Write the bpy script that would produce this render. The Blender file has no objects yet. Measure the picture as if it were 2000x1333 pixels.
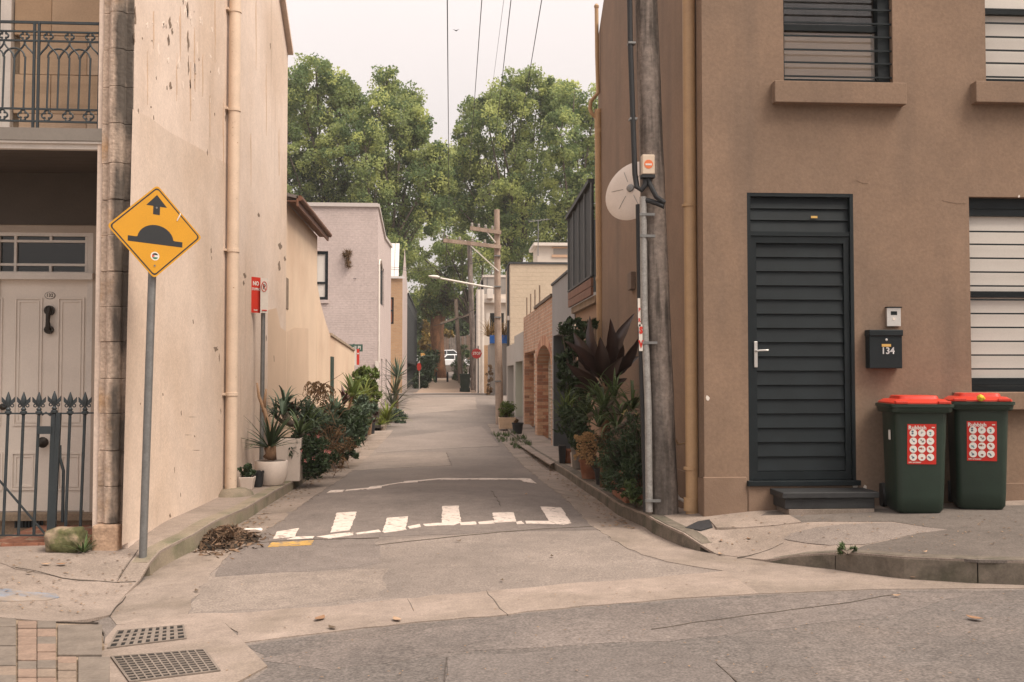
import bpy, bmesh, math, random
import numpy as np
from mathutils import Vector, Matrix

# ------------------------------------------------------------------ camera, world, sun, exposure
SC = bpy.context.scene
COL = SC.collection
FPX = 2000.0                      # focal length in pixels of the 2000 px wide photograph
YAW = math.atan(130 / FPX)        # camera looks a little to the right of the lane's direction
PITCH = math.atan(68.5 / FPX)     # and a little upwards
CAMZ = 1.4
cam = bpy.data.cameras.new('camera')
cam.sensor_width = 36.0
cam.lens = 36.0
cam.clip_start = 0.1
cam.clip_end = 3000
cam_o = bpy.data.objects.new('camera', cam)
COL.objects.link(cam_o)
cam_o.location = (0, 0, CAMZ)
cam_o.rotation_euler = (math.pi / 2 + PITCH, 0, -YAW)
SC.camera = cam_o
CAM_R = cam_o.rotation_euler.to_matrix()

world = bpy.data.worlds.new('World')
SC.world = world
world.use_nodes = True
wn = world.node_tree
wn.nodes.clear()
SUN_DIR = Vector((0.50, -0.34, 0.90)).normalized()      # towards the sun
wo = wn.nodes.new('ShaderNodeOutputWorld')
mixs = wn.nodes.new('ShaderNodeMixShader')
mixs.inputs[0].default_value = 0.88
bg1 = wn.nodes.new('ShaderNodeBackground')
bg2 = wn.nodes.new('ShaderNodeBackground')
sky = wn.nodes.new('ShaderNodeTexSky')
sky.sky_type = 'NISHITA'
sky.sun_disc = False
sky.sun_elevation = math.asin(SUN_DIR.z)
sky.sun_rotation = math.atan2(SUN_DIR.x, SUN_DIR.y)
sky.dust_density = 4.0
bg1.inputs[1].default_value = 0.05
wtc = wn.nodes.new('ShaderNodeTexCoord')                 # faint cloud structure of the overcast
wnz = wn.nodes.new('ShaderNodeTexNoise')
wnz.inputs['Scale'].default_value = 2.2
wnz.inputs['Detail'].default_value = 5
wrp = wn.nodes.new('ShaderNodeValToRGB')
wrp.color_ramp.elements[0].position = 0.3
wrp.color_ramp.elements[0].color = (0.86, 0.775, 0.735, 1)
wrp.color_ramp.elements[1].position = 0.7
wrp.color_ramp.elements[1].color = (0.93, 0.835, 0.79, 1)
wn.links.new(wtc.outputs['Generated'], wnz.inputs['Vector'])
wn.links.new(wnz.outputs['Fac'], wrp.inputs[0])
wsp = wn.nodes.new('ShaderNodeSeparateXYZ')              # standard overcast sky: brighter towards the zenith
wmr = wn.nodes.new('ShaderNodeMapRange')
wmr.inputs[1].default_value = 0.0; wmr.inputs[2].default_value = 1.0; wmr.inputs[3].default_value = 0.72; wmr.inputs[4].default_value = 2.16
wmx = wn.nodes.new('ShaderNodeMix'); wmx.data_type = 'RGBA'; wmx.blend_type = 'MULTIPLY'; wmx.inputs[0].default_value = 1.0; wmx.clamp_result = False
wcc = wn.nodes.new('ShaderNodeCombineColor')
wn.links.new(wtc.outputs['Generated'], wsp.inputs[0]); wn.links.new(wsp.outputs['Z'], wmr.inputs[0])
for _i in range(3): wn.links.new(wmr.outputs[0], wcc.inputs[_i])
wn.links.new(wrp.outputs[0], wmx.inputs[6]); wn.links.new(wcc.outputs[0], wmx.inputs[7]); wn.links.new(wmx.outputs[2], bg2.inputs[0])
bg2.inputs[1].default_value = 0.335
wn.links.new(sky.outputs[0], bg1.inputs[0])
wn.links.new(bg1.outputs[0], mixs.inputs[1])
wn.links.new(bg2.outputs[0], mixs.inputs[2])
wn.links.new(mixs.outputs[0], wo.inputs[0])

sun = bpy.data.lights.new('sun', 'SUN')
sun.energy = 1.5
sun.angle = math.radians(32)
sun.color = (1.0, 0.89, 0.77)
sun_o = bpy.data.objects.new('sun', sun)
COL.objects.link(sun_o)
sun_o.location = (20, -20, 40)
sun_o.rotation_euler = SUN_DIR.to_track_quat('Z', 'Y').to_euler()

SC.view_settings.view_transform = 'Standard'
SC.view_settings.look = 'None'
SC.view_settings.exposure = 1.66
SC.view_settings.gamma = 1.0
SC.view_settings.use_curve_mapping = False
SC.cycles.max_bounces = 5
SC.cycles.diffuse_bounces = 3
SC.cycles.glossy_bounces = 2
SC.cycles.transparent_max_bounces = 6

rnd = random.Random(7)
nrg = np.random.default_rng(11)

# ------------------------------------------------------------------ pixel helpers (photograph pixel -> point in the place)
def ray(px, py):
    return CAM_R @ Vector(((px - 1000) / FPX, -(py - 666.5) / FPX, -1.0))
def P(px, py, D):
    """point of that pixel on the plane y = D"""
    r = ray(px, py); t = D / r.y
    return Vector((r.x * t, D, CAMZ + r.z * t))
def PX(px, py, X):
    """point of that pixel on the plane x = X"""
    r = ray(px, py); t = X / r.x
    return Vector((X, r.y * t, CAMZ + r.z * t))
def sstep(a, b, v):
    t = min(1.0, max(0.0, (v - a) / (b - a)))
    return t * t * (3 - 2 * t)

# ------------------------------------------------------------------ terrain
PROF = [(-50, -.1), (8, -.04), (9.5, -.02), (11.3, -.03), (14.7, -.08), (18, -.15), (21, -.18), (27.5, -.15), (33, .02), (38, .22), (43, .45), (46.5, .56),
        (50, .58), (58, .50), (66, .58), (80, .76), (92, .95), (98, 1.25), (110, 1.85), (140, 2.0), (700, 2.0)]
def prof(y):
    for (a, za), (b, zb) in zip(PROF, PROF[1:]):
        if y <= b:
            t = (y - a) / (b - a)
            t = t * t * (3 - 2 * t) * .5 + t * .5
            return za + (zb - za) * t
    return PROF[-1][1]
def g(x, y):
    """height of the carriageway"""
    s = sstep(6.8, 9.6, y)
    street = -.10 + .03 * max(-20, min(20, x))
    lane = prof(y)
    z = street * (1 - s) + lane * s
    if 9.0 < y < 15.5:
        up = sstep(9.45, 11.4, y) * (1 - sstep(12.6, 14.9, y))
        z += .085 * up * max(0, 1 - (abs(x + .05) / 1.62) ** 4)
    if y > 8:
        z -= .02 * sstep(8, 11, y) * min(1.3, abs(x / 1.6)) ** 2 * (1 if y < 60 else 0)
    return z
def G(px, py, f=g):
    """point of that pixel on the ground"""
    r = ray(px, py)
    lo, hi = 1.0, 3000.0
    t = 1.0; step = .05
    o = Vector((0, 0, CAMZ))
    while t < 200:
        p = o + r * t
        if p.z < f(p.x, p.y):
            a, b = t - step, t
            for _ in range(30):
                m = (a + b) / 2; p = o + r * m
                if p.z < f(p.x, p.y): b = m
                else: a = m
            return o + r * b
        t += step
    return o + r * 200

# ------------------------------------------------------------------ materials
def nnode(nt, t, **kw):
    n = nt.nodes.new(t)
    for k, v in kw.items(): setattr(n, k, v)
    return n
MATS = {}
def M(name, col, rough=.8, var=.12, vscale=3.0, col2=None, c2scale=1.2, c2lo=.5, c2hi=.65, c2stretch=(1, 1, 1), fine=.06, fscale=60, bump=.15, bscale=None,
      metal=0.0, spec=.4, coord='pos', trans=0.0, brick=None, streaks=None, attr=None, mid=None, attr_hi=None, bdist=.0012):
    """procedural surface: base colour with broad and fine variation, an optional second tone in patches, optional streaks, fine relief"""
    if name in MATS: return MATS[name]
    m = bpy.data.materials.new(name); m.use_nodes = True
    nt = m.node_tree; L = nt.links
    bs = nt.nodes['Principled BSDF']
    bs.inputs['Roughness'].default_value = rough
    bs.inputs['Metallic'].default_value = metal
    bs.inputs['Specular IOR Level'].default_value = spec
    if coord == 'pos':
        co = nnode(nt, 'ShaderNodeNewGeometry').outputs['Position']
    else:
        co = nnode(nt, 'ShaderNodeTexCoord').outputs['Object']
    def noise(scale, detail=3, stretch=None, rough_=.55):
        v = co
        if stretch:
            mp = nnode(nt, 'ShaderNodeMapping'); mp.inputs['Scale'].default_value = stretch
            L.new(co, mp.inputs[0]); v = mp.outputs[0]
        n = nnode(nt, 'ShaderNodeTexNoise'); n.inputs['Scale'].default_value = scale; n.inputs['Detail'].default_value = detail
        n.inputs['Roughness'].default_value = rough_
        L.new(v, n.inputs['Vector'])
        return n.outputs['Fac']
    def mixc(a, b, fac, mode='MIX'):
        x = nnode(nt, 'ShaderNodeMix', data_type='RGBA', blend_type=mode)
        for s, v in ((0, fac), (6, a), (7, b)):
            if hasattr(v, 'links') or hasattr(v, 'is_output'): L.new(v, x.inputs[s])
            elif s == 0: x.inputs[0].default_value = v
            else: x.inputs[s].default_value = (*v, 1)
        return x.outputs[2]
    def ramp(v, lo, hi, a=0., b=1.):
        r = nnode(nt, 'ShaderNodeMapRange'); L.new(v, r.inputs[0])
        r.inputs[1].default_value = lo; r.inputs[2].default_value = hi; r.inputs[3].default_value = a; r.inputs[4].default_value = b
        return r.outputs[0]
    c = tuple(col)
    hgt = None
    if brick:
        bt = nnode(nt, 'ShaderNodeTexBrick')
        axis, bw, bh, mort, mcol, bcol2 = brick
        sp = nnode(nt, 'ShaderNodeSeparateXYZ'); L.new(co, sp.inputs[0])
        cb = nnode(nt, 'ShaderNodeCombineXYZ')
        L.new(sp.outputs['Y' if axis == 'x' else 'X'], cb.inputs[0]); L.new(sp.outputs['Z'], cb.inputs[1])
        L.new(cb.outputs[0], bt.inputs['Vector'])
        bt.inputs['Scale'].default_value = 1; bt.inputs['Brick Width'].default_value = bw; bt.inputs['Row Height'].default_value = bh
        bt.inputs['Mortar Size'].default_value = mort; bt.inputs['Mortar Smooth'].default_value = .3
        bt.inputs['Color1'].default_value = (*c, 1); bt.inputs['Color2'].default_value = (*bcol2, 1); bt.inputs['Mortar'].default_value = (*mcol, 1)
        cur = bt.outputs['Color']; hgt = bt.outputs['Fac']
    else:
        cur = c
    if col2:
        f = ramp(noise(c2scale, 5, c2stretch), c2lo, c2hi)
        cur = mixc(cur, tuple(col2), f)
    if streaks:
        scol, sscale, slo, shi = streaks
        f = ramp(noise(sscale, 4, (1, 1, .09)), slo, shi)
        cur = mixc(cur, tuple(scol), f)
    if var:
        f = ramp(noise(vscale, 3), .25, .75, 1 - var, 1 + var)
        g_ = nnode(nt, 'ShaderNodeCombineColor'); [L.new(f, g_.inputs[i]) for i in range(3)]
        cur = mixc(cur, g_.outputs[0], 1.0, 'MULTIPLY')
    if fine:
        f = ramp(noise(fscale, 2), .25, .75, 1 - fine, 1 + fine)
        g_ = nnode(nt, 'ShaderNodeCombineColor'); [L.new(f, g_.inputs[i]) for i in range(3)]
        cur = mixc(cur, g_.outputs[0], 1.0, 'MULTIPLY')
    if mid:
        f = ramp(noise(mid[0], 4, None, .65), .3, .7, 1 - mid[1], 1 + mid[1])
        g_ = nnode(nt, 'ShaderNodeCombineColor'); [L.new(f, g_.inputs[i]) for i in range(3)]
        cur = mixc(cur, g_.outputs[0], 1.0, 'MULTIPLY')
    if attr_hi:
        at = nnode(nt, 'ShaderNodeAttribute', attribute_name='tone')
        cur = mixc(cur, tuple(attr_hi), ramp(at.outputs['Fac'], .25, .85))
    if attr:
        at = nnode(nt, 'ShaderNodeAttribute', attribute_name='tone')
        f = ramp(at.outputs['Fac'], 0, 1, 1 - attr, 1 + attr)
        g_ = nnode(nt, 'ShaderNodeCombineColor'); [L.new(f, g_.inputs[i]) for i in range(3)]
        cur = mixc(cur, g_.outputs[0], 1.0, 'MULTIPLY')
    if hasattr(cur, 'is_output'): L.new(cur, bs.inputs['Base Color'])
    else: bs.inputs['Base Color'].default_value = (*cur, 1)
    if bump:
        b = nnode(nt, 'ShaderNodeBump'); b.inputs['Strength'].default_value = bump; b.inputs['Distance'].default_value = bdist
        h = noise(bscale or fscale, 2)
        if hgt is not None:
            mt = nnode(nt, 'ShaderNodeMath', operation='SUBTRACT'); L.new(h, mt.inputs[0]); L.new(hgt, mt.inputs[1]); h = mt.outputs[0]
        L.new(h, b.inputs['Height']); L.new(b.outputs[0], bs.inputs['Normal'])
    if trans:
        out = nt.nodes['Material Output']
        tr = nnode(nt, 'ShaderNodeBsdfTranslucent'); mx = nnode(nt, 'ShaderNodeMixShader'); mx.inputs[0].default_value = trans
        if hasattr(cur, 'is_output'): L.new(cur, tr.inputs[0])
        else: tr.inputs[0].default_value = (*cur, 1)
        L.new(bs.outputs[0], mx.inputs[1]); L.new(tr.outputs[0], mx.inputs[2]); L.new(mx.outputs[0], out.inputs[0])
    MATS[name] = m
    return m

# ------------------------------------------------------------------ mesh helper
class MB:
    def __init__(s): s.v = []; s.f = []
    def add(s, vs, fs):
        o = len(s.v); s.v += [tuple(p) for p in vs]; s.f += [tuple(i + o for i in f) for f in fs]; return s
    def quad(s, a, b, c, d): return s.add([a, b, c, d], [(0, 1, 2, 3)])
    def box(s, x0, x1, y0, y1, z0, z1):
        v = [(x0, y0, z0), (x1, y0, z0), (x1, y1, z0), (x0, y1, z0), (x0, y0, z1), (x1, y0, z1), (x1, y1, z1), (x0, y1, z1)]
        return s.add(v, [(0, 3, 2, 1), (4, 5, 6, 7), (0, 1, 5, 4), (1, 2, 6, 5), (2, 3, 7, 6), (3, 0, 4, 7)])
    def hexa(s, bottom, top):
        v = list(bottom) + list(top); n = len(bottom)
        return s.add(v, [tuple(range(n))[::-1], tuple(range(n, 2 * n))] + [(i, (i + 1) % n, n + (i + 1) % n, n + i) for i in range(n)])
    def bar(s, a, b, w, h=None, up=(0, 0, 1)):
        """rectangular bar from a to b"""
        a = Vector(a); b = Vector(b); h = h or w
        d = (b - a).normalized(); u = Vector(up)
        if abs(d.dot(u)) > .98: u = Vector((0, 1, 0))
        r = d.cross(u).normalized(); u = r.cross(d)
        q = [(-1, -1), (1, -1), (1, 1), (-1, 1)]
        return s.hexa([a + r * (w / 2 * i) + u * (h / 2 * j) for i, j in q], [b + r * (w / 2 * i) + u * (h / 2 * j) for i, j in q])
    def tube(s, pts, rad, n=10, cap=True):
        pts = [Vector(p) for p in pts]; k = len(pts)
        if not hasattr(rad, '__len__'): rad = [rad] * k
        o = len(s.v); ref = None
        for i, p in enumerate(pts):
            d = (pts[min(k - 1, i + 1)] - pts[max(0, i - 1)]).normalized()
            if ref is None:
                ref = Vector((0, 0, 1)) if abs(d.z) < .9 else Vector((1, 0, 0))
            r = d.cross(ref).normalized(); u = r.cross(d).normalized(); ref = u
            for j in range(n):
                a = 2 * math.pi * j / n
                s.v.append(tuple(p + (r * math.cos(a) + u * math.sin(a)) * rad[i]))
        for i in range(k - 1):
            for j in range(n):
                s.f.append((o + i * n + j, o + i * n + (j + 1) % n, o + (i + 1) * n + (j + 1) % n, o + (i + 1) * n + j))
        if cap:
            s.f.append(tuple(o + j for j in range(n))[::-1]); s.f.append(tuple(o + (k - 1) * n + j for j in range(n)))
        return s
    def lathe(s, c, prof_, n=16, ax=(0, 0, 1), sx=1., sy=1.):
        """profile of (radius, height) turned about an axis through c"""
        c = Vector(c); ax = Vector(ax).normalized()
        rot = Vector((0, 0, 1)).rotation_difference(ax)
        o = len(s.v)
        for r, h in prof_:
            for j in range(n):
                a = 2 * math.pi * j / n
                s.v.append(tuple(c + rot @ Vector((r * math.cos(a) * sx, r * math.sin(a) * sy, h))))
        for i in range(len(prof_) - 1):
            for j in range(n):
                s.f.append((o + i * n + j, o + i * n + (j + 1) % n, o + (i + 1) * n + (j + 1) % n, o + (i + 1) * n + j))
        s.f.append(tuple(o + j for j in range(n))[::-1]); s.f.append(tuple(o + (len(prof_) - 1) * n + j for j in range(n)))
        return s
    def prism(s, poly, d):
        """flat polygon of 3D points pushed along d"""
        d = Vector(d)
        return s.hexa([Vector(p) for p in poly], [Vector(p) + d for p in poly])
    def build(s, name, mat, parent=None, smooth=False, bevel=0.0, seg=2, fixn=True):
        me = bpy.data.meshes.new(name)
        me.from_pydata(s.v, [], s.f)
        if fixn or bevel:
            bm = bmesh.new(); bm.from_mesh(me)
            if bevel:
                bmesh.ops.remove_doubles(bm, verts=bm.verts, dist=1e-5)
                ed = [e for e in bm.edges if len(e.link_faces) == 2 and e.calc_face_angle(0) > .5]
                bmesh.ops.bevel(bm, geom=ed, offset=bevel, segments=seg, profile=.5, affect='EDGES', clamp_overlap=True)
            bmesh.ops.recalc_face_normals(bm, faces=bm.faces)
            bm.to_mesh(me); bm.free()
        return link_mesh(name, me, mat, parent, smooth)

THING_LOC = {}
def link_mesh(name, me, mat, parent=None, smooth=False):
    me.materials.append(mat)
    if smooth:
        me.polygons.foreach_set('use_smooth', [True] * len(me.polygons))
        if smooth != 'all':
            me.set_sharp_from_angle(angle=math.radians(38))
    o = bpy.data.objects.new(name, me)
    COL.objects.link(o)
    setpar(o, parent)
    return o
def setpar(o, parent):
    if parent is not None:
        o.parent = parent
        if parent.name in THING_LOC:
            o.matrix_parent_inverse = Matrix.Translation(-THING_LOC[parent.name])
def tag(o, label=None, cat=None, group=None, kind=None):
    if label: o['label'] = label
    if cat: o['category'] = cat
    if group: o['group'] = group
    if kind: o['kind'] = kind
    return o
def thing(name, loc, label, cat, group=None):
    """an Empty at the thing's base that parents its parts; parts are built in world coordinates"""
    o = bpy.data.objects.new(name, None)
    COL.objects.link(o)
    o.empty_display_size = .2
    o.location = loc
    THING_LOC[o.name] = Vector(loc)
    return tag(o, label, cat, group)
def copy_tree(o, parent=None):
    c = o.copy(); COL.objects.link(c)
    if o.name in THING_LOC: THING_LOC[c.name] = THING_LOC[o.name].copy()
    if parent is not None:
        c.parent = parent
        c.matrix_parent_inverse = o.matrix_parent_inverse.copy()
    for ch in list(o.children): copy_tree(ch, c)
    return c

def text_mesh(name, s, size, mat, parent, origin, right, up, align='CENTER', depth=.0, bold=0.0, sx=1.0):
    cu = bpy.data.curves.new(name + '_c', 'FONT'); cu.body = s; cu.size = size; cu.align_x = align; cu.align_y = 'CENTER'
    cu.extrude = depth; cu.offset = bold; cu.resolution_u = 2
    to = bpy.data.objects.new(name + '_t', cu); COL.objects.link(to)
    dg = bpy.context.evaluated_depsgraph_get()
    me = bpy.data.meshes.new_from_object(to.evaluated_get(dg)); me.name = name
    bpy.data.objects.remove(to); bpy.data.curves.remove(cu)
    right = Vector(right).normalized(); up = Vector(up).normalized(); nrm = right.cross(up)
    m = Matrix((( right.x * sx, up.x, nrm.x, origin[0]), (right.y * sx, up.y, nrm.y, origin[1]), (right.z * sx, up.z, nrm.z, origin[2]), (0, 0, 0, 1)))
    me.transform(m)
    me.materials.clear()
    return link_mesh(name, me, mat, parent)

# flat sheet that follows the terrain: polygon clipped to the cells of a fixed grid
def clip_poly(poly, inside, inter):
    out = []
    for i, p in enumerate(poly):
        q = poly[i - 1]
        if inside(p):
            if not inside(q): out.append(inter(q, p))
            out.append(p)
        elif inside(q): out.append(inter(q, p))
    return out
def clip_band(poly, ax, lo, hi):
    def it(k):
        def f(a, b):
            t = (k - a[ax]) / (b[ax] - a[ax])
            return (a[0] + (b[0] - a[0]) * t, a[1] + (b[1] - a[1]) * t)
        return f
    poly = clip_poly(poly, lambda p: p[ax] >= lo, it(lo))
    if poly: poly = clip_poly(poly, lambda p: p[ax] <= hi, it(hi))
    return poly
def sheet_mb(poly, zf, off, cell=.2):
    mb = MB()
    poly = [(p[0], p[1]) for p in poly]
    x0 = min(p[0] for p in poly); x1 = max(p[0] for p in poly)
    i0 = math.floor(x0 / cell); i1 = math.floor(x1 / cell)
    for i in range(i0, i1 + 1):
        col = clip_band(poly, 0, i * cell, (i + 1) * cell)
        if len(col) < 3: continue
        j0 = math.floor(min(p[1] for p in col) / cell); j1 = math.floor(max(p[1] for p in col) / cell)
        for j in range(j0, j1 + 1):
            c = clip_band(col, 1, j * cell, (j + 1) * cell)
            if len(c) < 3: continue
            ar = sum(c[k - 1][0] * c[k][1] - c[k][0] * c[k - 1][1] for k in range(len(c))) / 2
            if abs(ar) < 1e-7: continue
            if ar < 0: c = c[::-1]
            mb.add([(a, b, zf(a, b) + off) for a, b in c], [tuple(range(len(c)))])
    return mb
def sheet(name, poly, mat, off, parent=None, zf=g, cell=.2):
    mb = sheet_mb(poly, zf, off, cell)
    pl_ = [(q_[0], q_[1]) for q_ in poly]
    for a, b in zip(pl_, pl_[1:] + pl_[:1]):                # thin skirt so that no gap shows under the edge
        n = max(1, int(math.hypot(b[0] - a[0], b[1] - a[1]) / cell))
        for i in range(n):
            u = (a[0] + (b[0] - a[0]) * i / n, a[1] + (b[1] - a[1]) * i / n); w = (a[0] + (b[0] - a[0]) * (i + 1) / n, a[1] + (b[1] - a[1]) * (i + 1) / n)
            zu, zw = zf(*u) + off, zf(*w) + off
            mb.add([(u[0], u[1], zu), (w[0], w[1], zw), (w[0], w[1], zw - .02), (u[0], u[1], zu - .02)], [(0, 1, 2, 3)])
    return mb.build(name, mat, parent, fixn=False)
def gpoly(pts, f=g): return [tuple(G(a, b, f))[:2] for a, b in pts]
def strip_poly(pts, w):
    """thin polygon along a world XY polyline"""
    l, r = [], []
    for i, p in enumerate(pts):
        a = Vector(pts[max(0, i - 1)]); b = Vector(pts[min(len(pts) - 1, i + 1)])
        d = (b - a).normalized(); n = Vector((-d.y, d.x))
        ww = w * (.6 + .8 * rnd.random()) / 2
        if i in (0, len(pts) - 1): ww *= .4
        l.append((p[0] + n.x * ww, p[1] + n.y * ww)); r.append((p[0] - n.x * ww, p[1] - n.y * ww))
    return l + r[::-1]

SC.cycles.use_denoising = True
# ================================================================== SETTING: road, gutters, kerbs, footpaths
m_asph = M('asphalt', (.170, .142, .123), .9, var=.16, vscale=.7, mid=(7, .12), col2=(.145, .122, .107), c2scale=.55, c2lo=.42, c2hi=.68, fine=.42, fscale=75, bump=.5, bscale=110, bdist=.0015)
m_asph2 = M('asphalt_patch', (.20, .166, .144), .9, var=.12, vscale=1.4, mid=(9, .10), fine=.40, fscale=80, bump=.5, bscale=120, bdist=.0015)
m_asph3 = M('asphalt_dark', (.155, .130, .115), .9, var=.18, vscale=1.6, mid=(8, .14), fine=.40, fscale=80, bump=.5, bscale=120, bdist=.0015)
m_asph4 = M('asphalt_worn', (.215, .177, .150), .9, var=.16, vscale=1.1, mid=(8, .14), fine=.40, fscale=75, bump=.45, bscale=110, bdist=.0015)
m_conc = M('gutter_concrete', (.242, .195, .162), .9, var=.16, vscale=1.3, mid=(9, .14), col2=(.178, .143, .114), c2scale=1.6, c2lo=.45, c2hi=.7, fine=.22, fscale=80, bump=.3, bscale=120)
m_conc2 = M('pale_concrete', (.268, .214, .178), .9, var=.14, vscale=1.6, mid=(9, .13), col2=(.200, .160, .128), c2scale=1.5, c2lo=.45, c2hi=.7, fine=.22, fscale=80, bump=.3, bscale=120)
m_path = M('footpath_concrete', (.252, .202, .168), .9, var=.14, vscale=1.2, mid=(10, .13), col2=(.185, .148, .119), c2scale=1.1, c2lo=.45, c2hi=.7, fine=.22, fscale=80, bump=.3, bscale=120)
m_kerb = M('kerb_stone', (.22, .18, .132), .9, var=.2, vscale=3, col2=(.13, .125, .075), c2scale=2.6, c2lo=.46, c2hi=.66, fine=.15, fscale=60, bump=.5, bscale=45, bdist=.003)
m_kerb2 = M('kerb_stone_grey', (.135, .112, .088), .9, var=.25, vscale=4, mid=(14, .2), col2=(.075, .068, .048), c2scale=3.4, c2lo=.45, c2hi=.65, fine=.15, fscale=60, bump=.5, bscale=45, bdist=.003)
m_dark = M('joint_dirt', (.092, .075, .062), .95, var=.2, fine=.2, bump=.2)
m_white_paint = M('road_paint_white', (.60, .515, .455), .85, var=.10, vscale=8, mid=(22, .12), col2=(.24, .195, .165), c2scale=16, c2lo=.55, c2hi=.66, fine=.10, fscale=120, bump=.3)
m_yellow_paint = M('road_paint_yellow', (.44, .265, .07), .85, var=.15, vscale=8, col2=(.20, .155, .11), c2scale=18, c2lo=.48, c2hi=.62, fine=.10, fscale=120, bump=.3)
m_grass = M('ground_green', (.09, .085, .045), .95, var=.3, vscale=2, fine=.3, bump=.4)

# the carriageway: one sheet, fine in front of the camera, reaching the horizon
def axis_lines(fine0, fine1, step, ext):
    a = list(np.arange(fine0, fine1 + 1e-6, step))
    lo = []; v = fine0; s = step
    while v > -ext: s *= 1.6; v -= s; lo.append(v)
    hi = []; v = fine1; s = step
    while v < ext: s *= 1.6; v += s; hi.append(v)
    return lo[::-1] + a + hi
xs = axis_lines(-4.0, 6.0, .2, 600)
ys = axis_lines(2.0, 34.0, .2, 700)
ys = [y for y in ys if y <= 34.0] + list(np.arange(34.5, 120, .5)) + [125, 140, 170, 220, 300, 450, 700]
vv = [(x, y, g(x, y)) for y in ys for x in xs]
nx = len(xs)
ff = [(j * nx + i, j * nx + i + 1, (j + 1) * nx + i + 1, (j + 1) * nx + i) for j in range(len(ys) - 1) for i in range(nx - 1)]
rm = MB(); rm.v = vv; rm.f = ff
road = tag(rm.build('road', m_asph, smooth='all', fixn=False), kind='structure')

KL, KR = -2.0, 1.8            # kerb lines in the lane
WL, WR = -2.5, 2.35           # wall lines of the lane
# kerb bottom polylines (traced on the carriageway), with kerb heights
lk = [(KL, 29.0), (KL, 24.0), (KL, 18.0), (KL, 13.4), (KL, 10.6)] + [tuple(G(a, b))[:2] for a, b in ((379, 1076), (345, 1093), (313, 1110), (292, 1126), (272, 1142), (242, 1166), (214, 1204))]
lh = [.10, .12, .12, .12, .13, .14, .14, .135, .10, .03, .008, .008]
rk = [(1.72, 31.0), (KR, 24.0), (KR, 18.0), (KR, 13.0), (KR, 10.6)] + [tuple(G(a, b))[:2] for a, b in ((1258, 1030), (1275, 1043), (1300, 1055), (1334, 1069), (1368, 1078), (1399, 1084), (1450, 1091), (1498, 1099), (1560, 1106), (1632, 1114), (1662, 1119), (1766, 1132), (1910, 1141), (2060, 1146), (2400, 1150))]
rh = [.06, .06, .12, .12, .13, .13, .14, .13, .12, .06, .008, .008, .02, .085, .125, .145, .155, .16, .16, .16]
def near_on(pl, hs, x, y):
    best = (1e9, 0, 0, 0)
    for (a, b), (c, d), h0, h1 in zip(pl, pl[1:], hs, hs[1:]):
        dx, dy = c - a, d - b; L2 = dx * dx + dy * dy
        t = 0 if L2 == 0 else max(0, min(1, ((x - a) * dx + (y - b) * dy) / L2))
        qx, qy = a + dx * t, b + dy * t
        e = math.hypot(x - qx, y - qy)
        if e < best[0]: best = (e, qx, qy, h0 + (h1 - h0) * t)
    return best
def FR(x, y):
    e, qx, qy, h = near_on(rk, rh, x, y)
    zk = g(qx, qy) + h
    if y > 9.9: return zk
    pl_ = .155 + .03 * (x - 3.56) + .02 * (y - 6.95)
    w = sstep(0, 1.0, e) * (1 - sstep(9.3, 9.9, y) * (1 if x < 2.4 else 0))
    return zk * (1 - w) + pl_ * w
def FL(x, y):
    e, qx, qy, h = near_on(lk, lh, x, y)
    zk = g(qx, qy) + h
    if y > 9.0: return zk
    pl_ = .06 + .025 * (x + 2.5) + .03 * (y - 8.1)
    w = sstep(0, 1.1, e) * (1 - sstep(8.2, 9.0, y))
    return zk * (1 - w) + pl_ * w

# footpaths (sheets from the back of the kerbs to the walls)
fpr = rk + [(9, rk[-1][1]), (9, 9.6), (2.5, 9.6), (2.5, 31.0)]
footpath_r = tag(sheet('footpath_right', fpr, m_path, .0, zf=FR), kind='structure')
fpl = lk + gpoly([(100, 1214), (0, 1206)], FL) + [(-9, 5.9), (-9, 8.6), (-2.6, 8.6), (-2.6, 29.0)]
footpath_l = tag(sheet('footpath_left', fpl, m_path, .0, zf=FL), kind='structure')

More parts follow.
